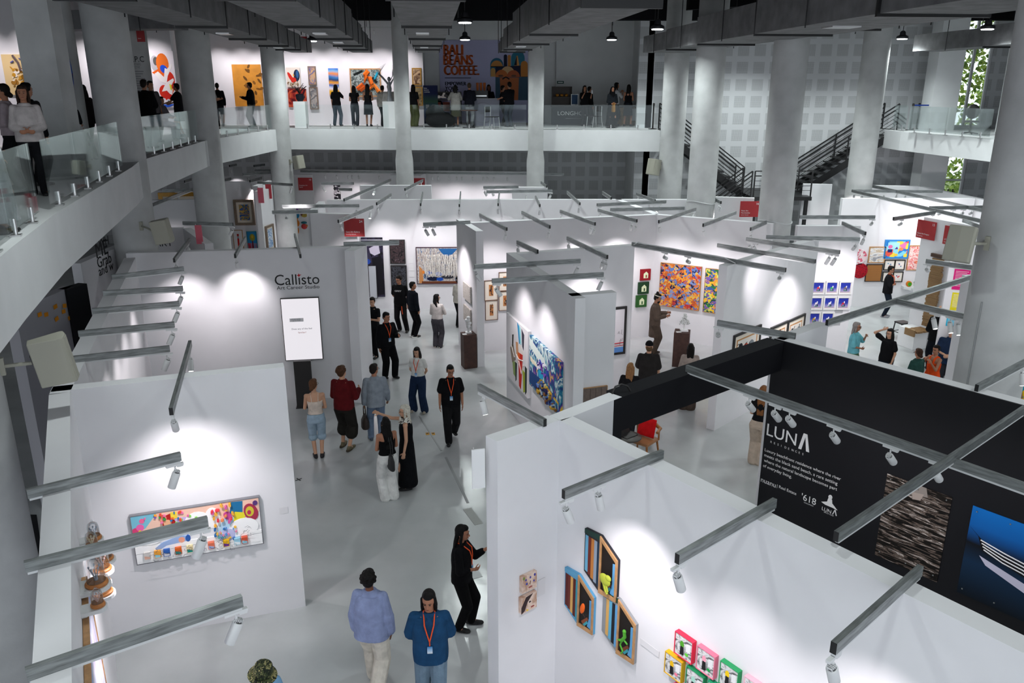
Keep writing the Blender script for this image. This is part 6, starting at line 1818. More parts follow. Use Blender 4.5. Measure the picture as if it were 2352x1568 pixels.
handbag('mustard bag hanging in front of the headscarfed person', J, 1, '#8a5f1c', (.34, .14, .34), .02, at_=(.0, -.2, 1.0))
up('tall person in a white shirt and dark cap touching the forehead', 1413, 283, 1.78, 100, ('tee', '#b8b8bc', .03, .5, 1.2), UB, ('long', '#0c0a0a'), 'm', ('face', 'face'), Y=36.2, female=True)
up('person in a sleeveless dark top and knee length skirt by the slatted counter', 1441, 283, 1.70, 160, ('tank', '#101014', .01, .52, 0), ('skirt', '#1f2228', .03, .26), ('bob', '#0e0b0a'), 'm', ('front', 'front'), 'apart', female=True, Y=35.7)
# ================================================================ plinths, sculptures, furniture, small things
def hit_off(W, px, py, off):
    r = ray(px, py)
    den = r[0] * W.n.x + r[1] * W.n.y
    t = (W.A.x * W.n.x + W.A.y * W.n.y + off) / den
    return Vector((r[0] * t, r[1] * t, CAM_Z + r[2] * t))

WOODJ = mat('turned wood', rgb('#b8743a'), .5, var=.2, vscale=18)
ORN = [('#3f5f8a', '#2a2a3a'), ('#c8a03a', '#5a3a2a'), ('#4a8a6a', '#d8b08a'), ('#c86a4a', '#e8d8c8')]
W = BW['L0']
for i, (px, py, r, hh, nm) in enumerate(((216, 1229, .062, .17, 'topmost bell jar on a small wall shelf'), (211, 1249, .058, .15, 'second bell jar from the top, close to the wall'), (242, 1277, .085, .2, 'bell jar just below the crossing rail'),
        (235, 1301, .085, .22, 'tall bell jar in the middle of the shelves'), (221, 1333, .09, .26, 'largest bell jar with a blue flower spray'), (241, 1328, .05, .12, 'tiny bell jar tucked behind the largest one'), (237, 1354, .085, .2, 'bell jar with a yellow leaf, second from the bottom'), (224, 1382, .055, .15, 'lowest bell jar with a small dark twig'))):
    p = hit_off(W, px, py, .13)
    s = (Vector((p.x, p.y)) - W.A).dot(W.d)
    sh = thing('wall_shelf', 'white half round shelf under the ' + nm.split(',')[0].split(' on ')[0].split(' with ')[0], 'shelf', W.pt(s, p.z - .035), W.rz, 'white jar shelves')
    o = [(-r * 1.25, 0)] + [(r * 1.25 * math.cos(a), -.13 - r * 1.25 * math.sin(a)) for a in [math.pi - k * math.pi / 10 for k in range(11)]] + [(r * 1.25, 0)]
    MB().prism(o, -.035, 0).build('board', TRACK, sh)
    MB().box((0, -.02, -.06), (.03, .04, .05)).build('bracket', TRACK, sh)
    t = thing('bell_jar', nm, 'bell jar', (p.x, p.y, p.z - .034), W.rz, 'glass bell jars')
    MB().lathe([(r, 0), (r * 1.04, .008), (r * 1.04, .018), (r * .9, .03), (r * .9, .036)], n=24).build('wooden_base', WOODJ, t, smooth=True)
    MB().lathe([(r * .84, .036), (r * .84, hh * .7), (r * .7, hh * .92), (r * .3, hh * 1.04), (.006, hh * 1.07)], n=24).ell((0, 0, hh * 1.1), (.010, .010, .012)).build('glass_dome', DOME, t, smooth=True)
    c1, c2 = ORN[i % 4]
    b = MB()
    for k in range(5):
        a = k * 1.3
        b.tube([(0, 0, .036), (.2 * r * math.cos(a), .2 * r * math.sin(a), hh * .35), (.5 * r * math.cos(a), .5 * r * math.sin(a), hh * .62)], [.005, .005, .003], 6)
        b.ell((.5 * r * math.cos(a), .5 * r * math.sin(a), hh * .64), (.008, .008, .012))
    b.ell((.1 * r, 0, .05), (.25 * r, .2 * r, .02))
    b.build('dried_flower', mat('pale dried flower ' + c1, tuple(.5 * v + .3 for v in rgb(c1)[:3]) + (1,), .8), t, smooth=True)

def plinth(label, cx, cy, w, h, m, rz=0.0, d=None, group=None):
    t = tag(MB().box((0, 0, h / 2), (w, d or w, h)).build('plinth', m, None, loc=(cx, cy, 0), rz=rz), label, 'plinth', group)
    bv = t.modifiers.new('edge', 'BEVEL'); bv.width = .006
    return t
# rusty plinth with the white bust by the fin
S_ = BW['S']
x, y = at(1077, 843, 0)
plz = aty(1072, 766, y)[2]
plinth('tall brown plinth with a white bust, beside the white fin', x, y + .05, .36, plz, WOODD, BW['PF'].rz)
t = thing('bust_sculpture', 'small white folded bust on the tall brown plinth', 'sculpture', (x, y + .08, plz), .2)
MB().box((0, 0, .015), (.16, .16, .03)).build('foot', PAPER, t)
b = MB().cap((0, 0, .03), (0, 0, .12), .025, .03).ell((0, 0, .2), (.06, .05, .08)).ell((.02, -.03, .28), (.07, .05, .05)).ell((-.02, .01, .36), (.08, .05, .045)).ell((0, -.02, .44), (.055, .05, .04))
remesh_ = b.build('figure', mat('white plaster cast', (.8, .8, .8, 1), .6), t, smooth=True)
tag(MB().box((0, 0, .004), (.12, .09, .008)).build('caption_card', PAPER, None, loc=(x - .1, y - .06, plz), rz=.25), 'white caption card lying on the tall brown plinth', 'caption')
x, y = at(1562, 838, 0)
plz = aty(1560, 760, y)[2]
plinth('brown plinth with a white tree sculpture in the mosaic booth', x, y, .42, plz, WOODD, BW['M2'].rz + .25)
t = thing('tree_sculpture', 'white perforated tree sculpture on the mosaic booth plinth', 'sculpture', (x + .05, y + .02, plz), 0)
MB().box((0, 0, .02), (.2, .2, .04)).build('foot', PAPER, t)
b = MB().tube([(0, 0, .04), (0, 0, .2)], .022)
b.build('trunk', mat('white plaster cast', (.8, .8, .8, 1)), t)
b = MB()
rr = random.Random(5)
for _ in range(90):
    z = rr.uniform(0, 1)
    r = (.13 * (1 - z) + .02) * math.sqrt(rr.random())
    a = rr.uniform(0, 6.28)
    b.ell((r * math.cos(a), r * math.sin(a), .19 + .3 * z), (.022, .022, .02), None, 8, 5)
b.build('crown', mat('pale lace plaster', (.62, .63, .62, 1), .8), t, smooth=True)
tag(MB().box((0, 0, .004), (.13, .09, .008)).build('caption_card', PAPER, None, loc=(x - .12, y - .1, plz), rz=.1), 'white caption card on the mosaic booth plinth', 'caption')
# black information pillar under the screen
x, y = at(701, 936, 0)
h = aty(700, 830, y)[2]
t = thing('information_pillar', 'black upright panel standing below the lit screen', 'panel', (x, y + .06, 0), CAL.rz)
MB().box((0, 0, h / 2), (.40, .10, h)).build('board', FBLK, t)
MB().box((0, 0, .01), (.44, .22, .02)).build('foot', FBLK, t)
# black doorway of the studio and its leaning board
x, y = at(322, 865, 0.9)
t = thing('leaning_board', 'black framed board leaning inside the studio corner', 'board', (-7.0, 16.1, 0), R(-62))
MB().box((0, 0, .75), (.9, .05, 1.5), rot=Matrix.Rotation(R(-8), 3, 'X')).build('panel', FBLK, t)

# ---- residence booth: chair, red cushion, round table with a laptop
cx, cy = at(1476, 1008, .44)
ch = thing('wooden_chair', 'light wooden chair with a broad curved backrest, under the black beam', 'chair', (cx, cy, 0), R(-40))
MB().box((0, 0, .43), (.5, .46, .05)).build('seat', mat('tan leather seat', rgb('#a8744c'), .5), ch)
wood = mat('oiled chair wood', rgb('#9a6230'), .45, var=.25, vscale=20)
for sx, sy in ((-1, -1), (1, -1), (-1, 1), (1, 1)):
    MB().tube([(sx * .22, sy * .2, .42), (sx * .27, sy * .25, 0)], [.024, .016], 10).build('leg', wood, ch, smooth=True)
b = MB().tube([(-.34, -.02, .68), (-.3, .18, .70), (-.12, .27, .72), (.12, .27, .72), (.3, .18, .70), (.34, -.02, .68)], [.028, .034, .05, .05, .034, .028], 12)
b.build('backrest', wood, ch, smooth=True)
for sx in (-1, 1):
    MB().tube([(sx * .25, .22, .42), (sx * .26, .2, .70)], .02, 8).build('back_post', wood, ch, smooth=True)
t = thing('cushion', 'red square cushion leaning on the wooden chair', 'cushion', (cx, cy, .46), R(-40))
b = MB()
n = 12
vs = []
for sgn in (-1, 1):
    for i in range(n + 1):
        for j in range(n + 1):
            u, v = i / n * 2 - 1, j / n * 2 - 1
            th = .07 * math.sqrt(max(0, (1 - u ** 4) * (1 - v ** 4)))
            vs.append((u * .2, .1 + .05 * (v + 1) + sgn * th, .2 + v * .19))
fs = []
for sgn in (0, 1):
    o = sgn * (n + 1) ** 2
    for i in range(n):
        for j in range(n):
            q = (o + i * (n + 1) + j, o + (i + 1) * (n + 1) + j, o + (i + 1) * (n + 1) + j + 1, o + i * (n + 1) + j + 1)
            fs.append(q if sgn == 0 else q[::-1])
b.add(vs, fs)
b.build('cover', cloth('#c8161a'), t, smooth=True)
tx, ty = at(1447, 1000, .62)
tb = thing('round_table', 'small dark round table beside the wooden chair', 'table', (tx - .05, ty, 0), 0)
MB().lathe([(.28, .58), (.29, .59), (.29, .605), (.28, .61)], n=32).build('table_top', mat('dark table top', (.05, .045, .04, 1), .4), tb, smooth=True)
MB().tube([(0, 0, .02), (0, 0, .58)], .03, 12).build('stem', FBLK, tb)
MB().lathe([(.2, 0), (.2, .012), (.03, .02)], n=28).build('base', FBLK, tb)
lp = thing('laptop', 'open black laptop on the small round table', 'laptop', (tx - .03, ty + .02, .61), R(40))
MB().box((0, 0, .008), (.32, .22, .016)).build('keyboard_base', FBLK, lp)
MB().box((0, .14, .12), (.32, .012, .22), rot=Matrix.Rotation(R(-15), 3, 'X')).build('display_lid', FBLK, lp)

# ---- bright booth: stool, wood scroll, ornaments, shelf
x, y = at(2068, 775, 0)
st_ = thing('bar_stool', 'black metal stool with an open frame beside the white plinth', 'stool', (x, y, 0), R(20))
zs = aty(2070, 740, y)[2]
MB().box((0, 0, zs), (.36, .3, .04)).build('seat', FBLK, st_)
for sx, sy in ((-1, -1), (1, -1), (-1, 1), (1, 1)):
    MB().beam((sx * .16, sy * .13, zs), (sx * .2, sy * .16, 0), .025, .025).build('leg', BLACKM, st_)
MB().beam((-.19, -.155, .2), (.19, -.155, .2), .02, .02).beam((-.19, .155, .2), (.19, .155, .2), .02, .02).beam((-.19, -.155, .2), (-.19, .155, .2), .02, .02).beam((.19, -.155, .2), (.19, .155, .2), .02, .02).build('foot_rest_frame', BLACKM, st_)
x, y = at(2092, 795, 0)
zp = aty(2092, 752, y)[2]
plinth('white plinth carrying the end of the wooden scroll', x, y, .62, zp, PAPER, BW['U'].rz, .5)
W = BW['U']
t0 = hit_off(W, 2160, 584, .06)
t = thing('wood_scroll', 'tall hanging scroll of stacked wooden strips falling onto the white plinth', 'sculpture', (t0.x, t0.y, 0), W.rz)
SCR = art('old wooden strips', ['#7a5a38', '#b89468', '#5a4028', '#c8a880', '#8f6c46', '#3f2c1c'], 30, 'wave', (.3, 1, 1), 3, .25)
zt = t0.z
b = MB()
rr = random.Random(2)
zz = zt - .12
while zz > zp + .12:
    hgt = rr.uniform(.03, .06)
    b.box((rr.uniform(-.012, .012), -.05 + rr.uniform(-.01, .01), zz - hgt / 2), (.40 + rr.uniform(-.03, .03), .06, hgt * .94))
    zz -= hgt
b.build('wooden_slats', SCR, t)
MB().box((0, -.05, zt - .05), (.5, .08, .1)).build('top_rail', mat('dark brown rail', rgb('#4a3326'), .6), t)
b = MB()
for k in range(8):
    b.box((rr.uniform(-.02, .02), -.12 - .07 * k, zp + .03), (.42, .065, .05))
b.build('laid_slats', SCR, t)
MB().box((0, -.68, zp + .0), (.36, .05, .2)).build('carved_end_board', SCR, t)
W = BW['T']
s, z = W.hit(2087, 655)
sh = thing('wall_shelf', 'white wall shelf under the green and orange ornaments', 'shelf', W.pt(s, z), W.rz)
MB().prism([(-.26, 0), (.3, 0), (.3, -.4), (-.1, -.4), (-.26, -.2)], -.09, 0).build('board', TRACK, sh)
MB().box((0, -.02, -.12), (.2, .03, .12)).build('bracket', TRACK, sh)
p = W.pt(s - .1, z, .2)
t = thing('ornament', 'round orange ornament with a green face on the wall shelf', 'ornament', p, W.rz)
MB().oval(0, .10, .09, .10, -.04, .04, n=20).build('orange_body', flat('#d8781e'), t)
MB().oval(.01, .095, .065, .072, -.05, -.038, n=18).build('green_face', flat('#3fae2a'), t)
MB().oval(-.015, .12, .012, .012, -.056, -.046).oval(.035, .12, .012, .012, -.056, -.046).oval(.01, .06, .025, .009, -.056, -.046).build('painted_pattern', FBLK, t)
p = W.pt(s + .13, z, .22)
t = thing('ornament', 'green plant shaped ornament on the wall shelf', 'ornament', p, W.rz)
MB().ell((0, 0, .06), (.07, .045, .06)).ell((-.04, 0, .15), (.035, .03, .06)).ell((.05, 0, .17), (.035, .03, .07)).build('green_body', flat('#1f6a34'), t, smooth=True)
# banners on the wall end right of the scroll
bw('PW', aty(2174, 650, 19.3)[:2], aty(2290, 650, 18.9)[:2], 'white wall with the magenta and yellow banners', pix=False)
PWp = BW['PW']
def banner(tl, br, label, col, lines_=True):
    s0, z1 = PWp.hit(*tl); s1, z0 = PWp.hit(*br)
    it = [('p', '#f2f2f2', [(.1, .9 - .07 * k), (.9 - .1 * (k % 3), .9 - .07 * k), (.9 - .1 * (k % 3), .885 - .07 * k), (.1, .885 - .07 * k)]) for k in range(11)]
    painting(PWp, None, None, label, flat(col), None, None, it, depth=.01, name='text_banner', cat='banner', box=(s0, z0, s1 - s0, z1 - z0), group='coloured text banners')
banner((2193, 617), (2222, 667), 'magenta text banner on the wall behind the column', '#d81a78')
banner((2188, 671), (2212, 714), 'yellow text banner on the wall behind the column', '#e8d81a')
banner((2176, 722), (2200, 750), 'cyan text banner low on the wall behind the column', '#2ab8dc')
# oval wooden panel near the edge of the view
zt_ = 1.9
x, y = at(2317, 862, zt_)
t = thing('wooden_artwork', 'large rounded wooden panel standing behind the black booth', 'artwork', (x, y, 0), R(-30))
MB().slab([(-.3, 0), (.3, 0), (.31, zt_ - .5)] + [(.31 * math.cos(a), zt_ - .5 + .5 * math.sin(a)) for a in [k * math.pi / 14 for k in range(1, 14)]] + [(-.31, zt_ - .5)], -.04, .04).build('slab_of_wood', mat('warm planed wood', rgb('#9c6a40'), .5, var=.2, vscale=5), t)
MB().box((0, .1, .02), (.5, .3, .04)).build('foot', FBLK, t)
x, y = at(2352, 880, 1.5)
t = thing('painting', 'turquoise painting with yellow letters at the very edge', 'painting', (x - .02, y, .9), R(-40))
MB().box((.35, 0, .4), (.7, .05, 1.0)).build('canvas', flat('#1f9fb4'), t)
MB().box((.35, .12, -.45), (.05, .05, .9)).build('easel_leg', wood, t)
motif(t, .7, .8, [('o', '#e8c01e', .1, .5, .07, .1), ('o', '#e8c01e', .13, .3, .08, .1), ('o', '#1a1a1e', .12, .12, .1, .06)], -.03)

# ---- floor tape and marks
TAPE = mat('grey floor tape', (.30, .31, .31, 1), .5)
def strip(label, a, b, w, m, name='floor_tape'):
    A, B = Vector(gp0(*a)), Vector(gp0(*b))
    t = tag(MB().beam(A + Vector((0, 0, .003)), B + Vector((0, 0, .003)), w, .004).build(name, m), label, 'floor tape')
def gp0(px, py):
    x, y = at(px, py, 0)
    return (x, y, 0)
strip('grey cable tape on the aisle floor, farther length', (963, 955), (1014, 1035), .035, TAPE)
strip('grey cable tape on the aisle floor, nearer length', (1024, 1050), (1075, 1155), .05, TAPE)
strip('worn grey tape patch at the end of the cable tape', (1073, 1168), (1100, 1204), .16, mat('worn tape', (.42, .43, .41, 1), .6))
strip('grey patch painted for the floor glare behind the long haired person', (1082, 1310), (1094, 1328), .22, mat('grey glare patch', (.36, .37, .38, 1), .3))  # flat patch put where the bumpy floor glints, no separate object
t = thing('floor_mark', 'small black cross taped on the floor beside the mural wall', 'floor mark', gp0(686, 1101), 0)
MB().beam((-.05, -.05, .003), (.05, .05, .003), .02, .004).beam((-.05, .05, .004), (.05, -.05, .004), .02, .004).build('tape_cross', INKB, t)
for px, lb in ((982, 'yellow floor sticker by the cable tape, nearer the studio'), (995, 'yellow floor sticker by the cable tape, nearer the walking person')):
    t = thing('floor_sticker', lb, 'floor sticker', gp0(px, 996), .2, 'yellow floor stickers')
    MB().box((0, 0, .002), (.08, .13, .004)).build('sticker_sheet', flat('#c8932a'), t)
    MB().box((0, .02, .0045), (.05, .05, .002)).build('printed_pattern', flat('#4a3a2a'), t)

# ---- cables
def cable(label, pts, r=.012, m=None):
    tag(MB().tube(pts, r, 8).build('cable', m or TRACK, smooth=True), label, 'cable')
for k, nm in (('C8', 'white cable looped round the column behind the mosaic booth'), ('C9', 'white cable looped round the thickest column base')):
    x, y, r = COLS[k]
    cable(nm, [(x + (r + .015) * math.cos(a), y + (r + .015) * math.sin(a), HW + .0 + .05 * math.sin(a * 2)) for a in [math.pi + i * math.pi / 12 for i in range(13)]])
A, B = Vector((*at(1456, 556, HW + .1), HW + .1)), Vector((*at(1690, 596, HW + .1), HW + .1))
cable('white cable lying along the long rail of the drawing wall', [A + Vector((0, 0, -.06)), A.lerp(B, .05) + Vector((0, 0, .02))] + [A.lerp(B, .1 + .1 * i) + Vector((0, 0, .005 * (i % 2))) for i in range(9)] + [B + Vector((0, 0, -.08))])
x, y = at(1424, 903, HW)
cable('black cable loop on the end of the white wall stub', [(x - .1, y - .02, HW), (x - .06, y, HW + .09), (x + .02, y + .03, HW + .11), (x + .1, y + .06, HW + .07), (x + .14, y + .07, HW)], .012, FBLK)
x, y, r = COLS['C11']
cable('grey cable running down the big column', [(x - r * .92, y - r * .45, 4.4), (x - r * .93, y - r * .45, 2), (x - r * .93, y - r * .45, .1)], .012, TAPE)

# ---- upper floor: plinths with sculptures, extinguisher, posts
def up_plinth(label, px0, px1, py0, Y):
    a, b = aty(px0, py0, Y), aty(px1, py0, Y)
    h = a[2] - MZ
    o = MB().box((0, 0, h / 2), (b[0] - a[0], .45, h)).build('plinth', PAPER, None, loc=((a[0] + b[0]) / 2, Y + .22, MZ))
    tag(o, label, 'plinth')
    return ((a[0] + b[0]) / 2, Y + .22, a[2])
p = up_plinth('grey white upper plinth with the dark branch bowl', 673, 700, 233, 34.4)
t = thing('branch_bowl', 'dark bowl of tangled branches on the upper plinth', 'sculpture', p)
MB().lathe([(.1, 0), (.16, .1), (.17, .26), (.12, .3)], n=20).build('bowl', flat('#171a26'), t, smooth=True)
b = MB()
rr = random.Random(9)
for _ in range(26):
    a = rr.uniform(0, 6.28)
    b.tube([(0, 0, .28), (.12 * math.cos(a), .12 * math.sin(a), .45 + rr.uniform(0, .1)), (.3 * math.cos(a + .5), .3 * math.sin(a + .5), .5 + rr.uniform(-.1, .25))], [.014, .01, .006], 5)
b.build('branches', flat('#2a2422'), t)
p = up_plinth('grey white upper plinth with the winged sculpture', 878, 910, 233, 34.0)
t = thing('winged_sculpture', 'grey winged figure with fanned wire feathers on the upper plinth', 'sculpture', p)
mg = mat('grey cast figure', (.16, .165, .18, 1), .5, var=.2)
b = MB().lathe([(.14, 0), (.12, .1), (.07, .3), (.09, .5), (.05, .7), (.04, .78)], n=16).ell((0, -.02, .86), (.07, .08, .09))
b.cap((0, 0, .6), (-.25, -.05, .95), .05, .02).cap((0, 0, .6), (.2, -.05, .9), .05, .02)
b.build('figure', mg, t, smooth=True)
b = MB()
for k in range(9):
    f = k / 8
    b.tube([(-.1 - .05 * f, 0, .75), (-.3 - .12 * f, .02, 1.0 + .05 * f), (-.62 + .5 * f, .02, 1.2 + .25 * f)], [.012, .009, .004], 5)
    if k > 3:
        b.tube([(.05, 0, .8), (.12 + .04 * f, .02, 1.0), (.0 + .3 * f, .02, 1.45 - .1 * f)], [.012, .009, .004], 5)
b.build('wire_feathers', mg, t)
e = thing('fire_extinguisher', 'red fire extinguisher with a white label at the square pier', 'extinguisher', aty(84, 332, 15.1), R(10))
rd = mat('extinguisher red', (.35, .01, .015, 1), .35)
MB().lathe([(.10, 0), (.105, .02), (.105, .5), (.08, .58), (.03, .62)], n=24).build('cylinder_body', rd, e, smooth=True)
MB().box((0, -.104, .28), (.14, .012, .26)).build('paper_label', PAPER, e)
MB().tube([(0, 0, .6), (0, 0, .68), (-.1, -.02, .72), (.02, 0, .7)], .014, 8).build('valve_handle', FBLK, e)
MB().tube([(.03, 0, .64), (.14, 0, .58), (.15, 0, .3)], .014, 8).build('hose', FBLK, e)
MB().box((.12, .06, .3), (.24, .03, .05)).build('wall_bracket', FBLK, e)
def post(label, px, py, Y, h=1.0, tape=None):
    p = (aty(px, py, Y)[0], Y, MZ)
    t = thing('barrier_post', label, 'barrier post', p)
    MB().lathe([(.17, 0), (.17, .02), (.03, .04)], n=24).build('base', FBLK, t)
    MB().tube([(0, 0, .03), (0, 0, h)], .032, 12).build('pole', FBLK, t)
    MB().lathe([(.04, h - .12), (.045, h - .02), (.03, h)], n=14).build('tape_head', FBLK, t)
    if tape:
        MB().box((tape / 2, 0, h - .07), (tape, .006, .05)).build('belt_tape', flat('#1a3a8a'), t)
post('black barrier post at the end of the dark counter', 1499, 295, 33.3)
post('black barrier post with a blue tape at the stair top', 2090, 297, 32.6, 1.0, 1.0)
post('second black barrier post beside the stair top', 2104, 297, 33.4, 1.0)
# dark office chair back by the window
t = thing('swivel_chair', 'dark swivel chair turned away by the tall window', 'chair', aty(2226, 305, 29.5)[:2] + (MZ,), R(-30))
MB().lathe([(.26, .42), (.27, .45), (.24, .48)], n=20, sy=.9).build('seat', FBLK, t, smooth=True)
MB().ell((.0, .2, .78), (.22, .05, .26), Matrix.Rotation(R(-12), 3, 'X')).build('backrest', FBLK, t, smooth=True)
MB().tube([(0, 0, .06), (0, 0, .43)], .03, 10).tube([(0, .1, .44), (0, .24, .6)], .02, 8).build('stem', FBLK, t)
b = MB()
for k in range(5):
    a = k * 1.2566
    b.tube([(0, 0, .08), (.28 * math.cos(a), .28 * math.sin(a), .04)], .02, 8)
b.build('base', FBLK, t)
# lettered round column and the blue mask
column(-9.98, 18.95, .34, MZ)
tcol = thing('column_lettering', 'black heading and text lines printed on the upper round column', 'lettering', (-11.60, 26.22, MZ))
o = lettering('A.P.P.C', .17, 0, aty(315, 142, 26.2)[2] - MZ, INKB, tcol, 0, 'c', .9)
lettering('ART PARTNERS', .07, 0, aty(315, 150, 26.2)[2] - MZ, INKG, tcol, 0, 'c', .6)
lettering('COLLECTIVE', .07, 0, aty(315, 157, 26.2)[2] - MZ, INKG, tcol, 0, 'c', .6)
b = MB()
for k in range(12):
    b.box((.02 * (k % 2), -.006, aty(315, 164 + 5.5 * k, 26.2)[2] - MZ), (.52 - .1 * (k % 3), .004, .022))
b.build('text_lines', INKG, tcol)
p = aty(141, 168, 18.4)
t = thing('mask_sculpture', 'blue glazed head mask with red and white flecks on a round column', 'sculpture', (p[0] - .05, 18.48, p[2] - .75))
MB().ell((0, 0, .75), (.24, .16, .75), None, 20, 12).build('mask_shell', art('blue glaze', ['#08123a', '#1f4fb8', '#0f2a6a', '#e8ecf4', '#2a7fd0', '#c81f3a', '#123a7a'], 8, 'voronoi', distort=3), t, smooth=True)  # glaze colour in random blue, white and red cells
MB().box((0, .12, .1), (.1, .1, .2)).build('bracket', FBLK, t)
painting(Wall((-10.3, 18.5), (-9.6, 18.55), MZ, 10.7), (144, 213), (163, 252), 'dark wood framed print below the blue mask', art('dark print', ['#1a1a20', '#c8c4c8', '#3a3a44'], 3, 'noise', distort=2), (OAK, .06))

# ---- coffee bar
W = W_CAFE
s0, z1 = W.hit(1008, 92); s1, z0 = W.hit(1212, 285)
t = thing('coffee_poster', 'tall lilac coffee poster with orange capitals and a town mural', 'poster', W.pt(s0, MZ + .02, .01), W.rz)
pw, ph = s1 - s0, z1 - MZ - .02
MB().box((pw / 2, -.02, ph / 2), (pw, .03, ph)).build('panel', mat('lilac poster', rgb('#b9b9dc'), .7), t)
ORC = mat('burnt orange lettering', rgb('#c85a20'), .7)
NVC = mat('navy lettering', rgb('#171c3c'), .7)
def pl(tx, a, b, m, hm=1.35):
    sa, za = W.hit(*a); sb, _q = W.hit(*b)
    me, lo, hi = _font[tx]
    k = (sb - sa) / (hi - lo)
    for dx in ((-.03, -.015, 0, .015, .03) if m is ORC else (-.01, 0, .01)):
        lettering(tx, .72 * k * hm, sa - s0 + dx, za - MZ - .02, m, t, -.042 - abs(dx) * .1, 'l', 1 / hm)
pl('BALI', (1020, 126), (1063, 126), ORC); pl('BEANS', (1020, 149), (1086, 149), ORC); pl('COFFEE.', (1021, 172), (1100, 172), ORC)
pl('EMPOWER', (1023, 196), (1071, 196), NVC, 1.1); pl('YOUR', (1023, 207), (1053, 207), NVC, 1.1); pl('DAY', (1023, 217), (1047, 217), NVC, 1.1)
sa, za = W.hit(1022, 180); sb, _q = W.hit(1082, 180)
MB().box(((sa + sb) / 2 - s0, -.042, za - MZ), (sb - sa, .006, .03)).build('lettering', NVC, t)
def mp(px, py):
    s, z = W.hit(px, py)
    return ((s - s0) / pw, (z - MZ - .02) / ph)
def arch(c, x0, x1, y0, y1):
    (a, zt2), (b2, zb2) = mp(x0, y0), mp(x1, y1)
    r = (b2 - a) / 2
    k = r * pw / ph
    return ('p', c, [(a, zb2), (b2, zb2), (b2, zt2 - k)] + [(a + r + r * math.cos(u), zt2 - k + k * math.sin(u)) for u in [i * math.pi / 10 for i in range(1, 10)]] + [(a, zt2 - k)])
motif(t, pw, ph, [arch('#2a6a8a', 1126, 1156, 133, 176), arch('#c88a4a', 1127, 1155, 139, 152), arch('#141a38', 1157, 1165, 125, 152), arch('#c8803a', 1166, 1173, 126, 152), arch('#2f7a94', 1174, 1205, 117, 152), ('p', '#e0a05a', [mp(1181, 151), mp(1193, 151), mp(1189, 128), mp(1186, 128)]), ('p', '#141a30', [mp(1181, 150), mp(1187, 150), mp(1187, 126)]),
        ('p', '#141a38', [mp(1138, 153), mp(1212, 150), mp(1212, 178), mp(1138, 172)]), arch('#d8b080', 1150, 1182, 152, 180), arch('#c8703a', 1138, 1166, 160, 178), arch('#b8603a', 1164, 1194, 161, 190), arch('#c89a5a', 1127, 1138, 156, 176), arch('#c8803a', 1196, 1212, 140, 176), ('p', '#3a5a70', [mp(1138, 177), mp(1212, 177), mp(1212, 230), mp(1138, 230)]), ('p', '#b86a40', [mp(1148, 178), mp(1192, 178), mp(1190, 230), mp(1150, 230)]),
        ('l', '#1a1a24', [mp(1154, 182), mp(1162, 177), mp(1170, 182)], .03), ('o', '#6a4a3a', *mp(1150, 174), .03, .012), ('o', '#6a4a3a', *mp(1180, 174), .03, .012)], -.037)
t = thing('rollup_banner', 'navy roll up banner beside the coffee poster', 'banner', aty(991, 288, 36.4)[:2] + (MZ,))
bwid = aty(1008, 240, 36.4)[0] - aty(975, 240, 36.4)[0]
bh = aty(990, 196, 36.4)[2] - MZ
MB().box((0, 0, bh / 2), (bwid, .02, bh)).build('banner_sheet', art('navy banner', ['#10183a', '#141f4a', '#2a3f6a', '#3a5a4a', '#18234f', '#18234f'], .8, 'grad', distort=.1), t)
MB().box((0, 0, .04), (bwid + .06, .14, .08)).build('base_case', STEEL, t)
for i, tx in enumerate(('BALI', 'BEANS', 'COFFEE.')):
    lettering(tx, .05, -bwid / 2 + .04, bh - .14 - .08 * i, INKW, t, -.016)
for i in range(6):
    MB().box((-.15 + .28 * (i % 2), -.014, .8 - .27 * (i // 2)), (.14, .006, .16)).build('printed_pattern', INKG, t)
cxx, czz = aty(1118, 228, 36.2)[0], aty(1118, 228, 36.2)[2]
t = thing('coffee_counter', 'pale coffee bar counter with a round emblem', 'counter', (cxx, 36.4, MZ))
cw = aty(1147, 260, 36.2)[0] - aty(1090, 260, 36.2)[0]
chh = czz - MZ
MB().box((0, 0, chh / 2), (cw, .6, chh)).build('cabinet_body', mat('pale counter', rgb('#8a8a9a'), .6), t)
MB().box((0, 0, chh + .02), (cw + .06, .66, .04)).build('worktop', mat('counter top', (.3, .3, .33, 1), .4), t)
b = MB()
b.tube([(-.15 + .42 * math.cos(a), -.31, .55 + .42 * math.sin(a)) for a in [k * math.pi / 16 for k in range(33)]], .008, 5)
b.build('emblem_ring', INKG, t)
lettering('BEANS', .07, -.15, .5, INKG, t, -.312, 'c')
t = thing('coffee_machine', 'black espresso machine on the coffee bar counter', 'coffee machine', (cxx - .25, 36.4, MZ + chh + .04))
MB().box((0, 0, .16), (.6, .45, .32)).build('housing', FBLK, t)
MB().box((0, -.23, .1), (.5, .04, .05)).build('drip_tray', STEEL, t)
for k in range(3):
    g_ = tag(MB().lathe([(.05, 0), (.06, .3), (.05, .32)], n=14).build('cup_stack', flat('#b8602a'), None, loc=(cxx - .4 + .15 * k, 36.4, MZ + chh + .36)), 'orange stack of paper cups on the espresso machine', 'cups', 'orange cup stacks')
t = thing('menu_shelf', 'dark shelf with jars and a lettered board behind the coffee bar', 'shelf', aty(1026, 285, 38.0)[:2] + (MZ,))
for zz in (0.35, .7, 1.05, 1.38):
    MB().box((0, .2, zz), (1.3, .4, .04)).build('shelf_board', FBLK, t)
for sx in (-.65, .65):
    MB().box((sx, .2, .7), (.04, .4, 1.4)).build('side_panel', FBLK, t)
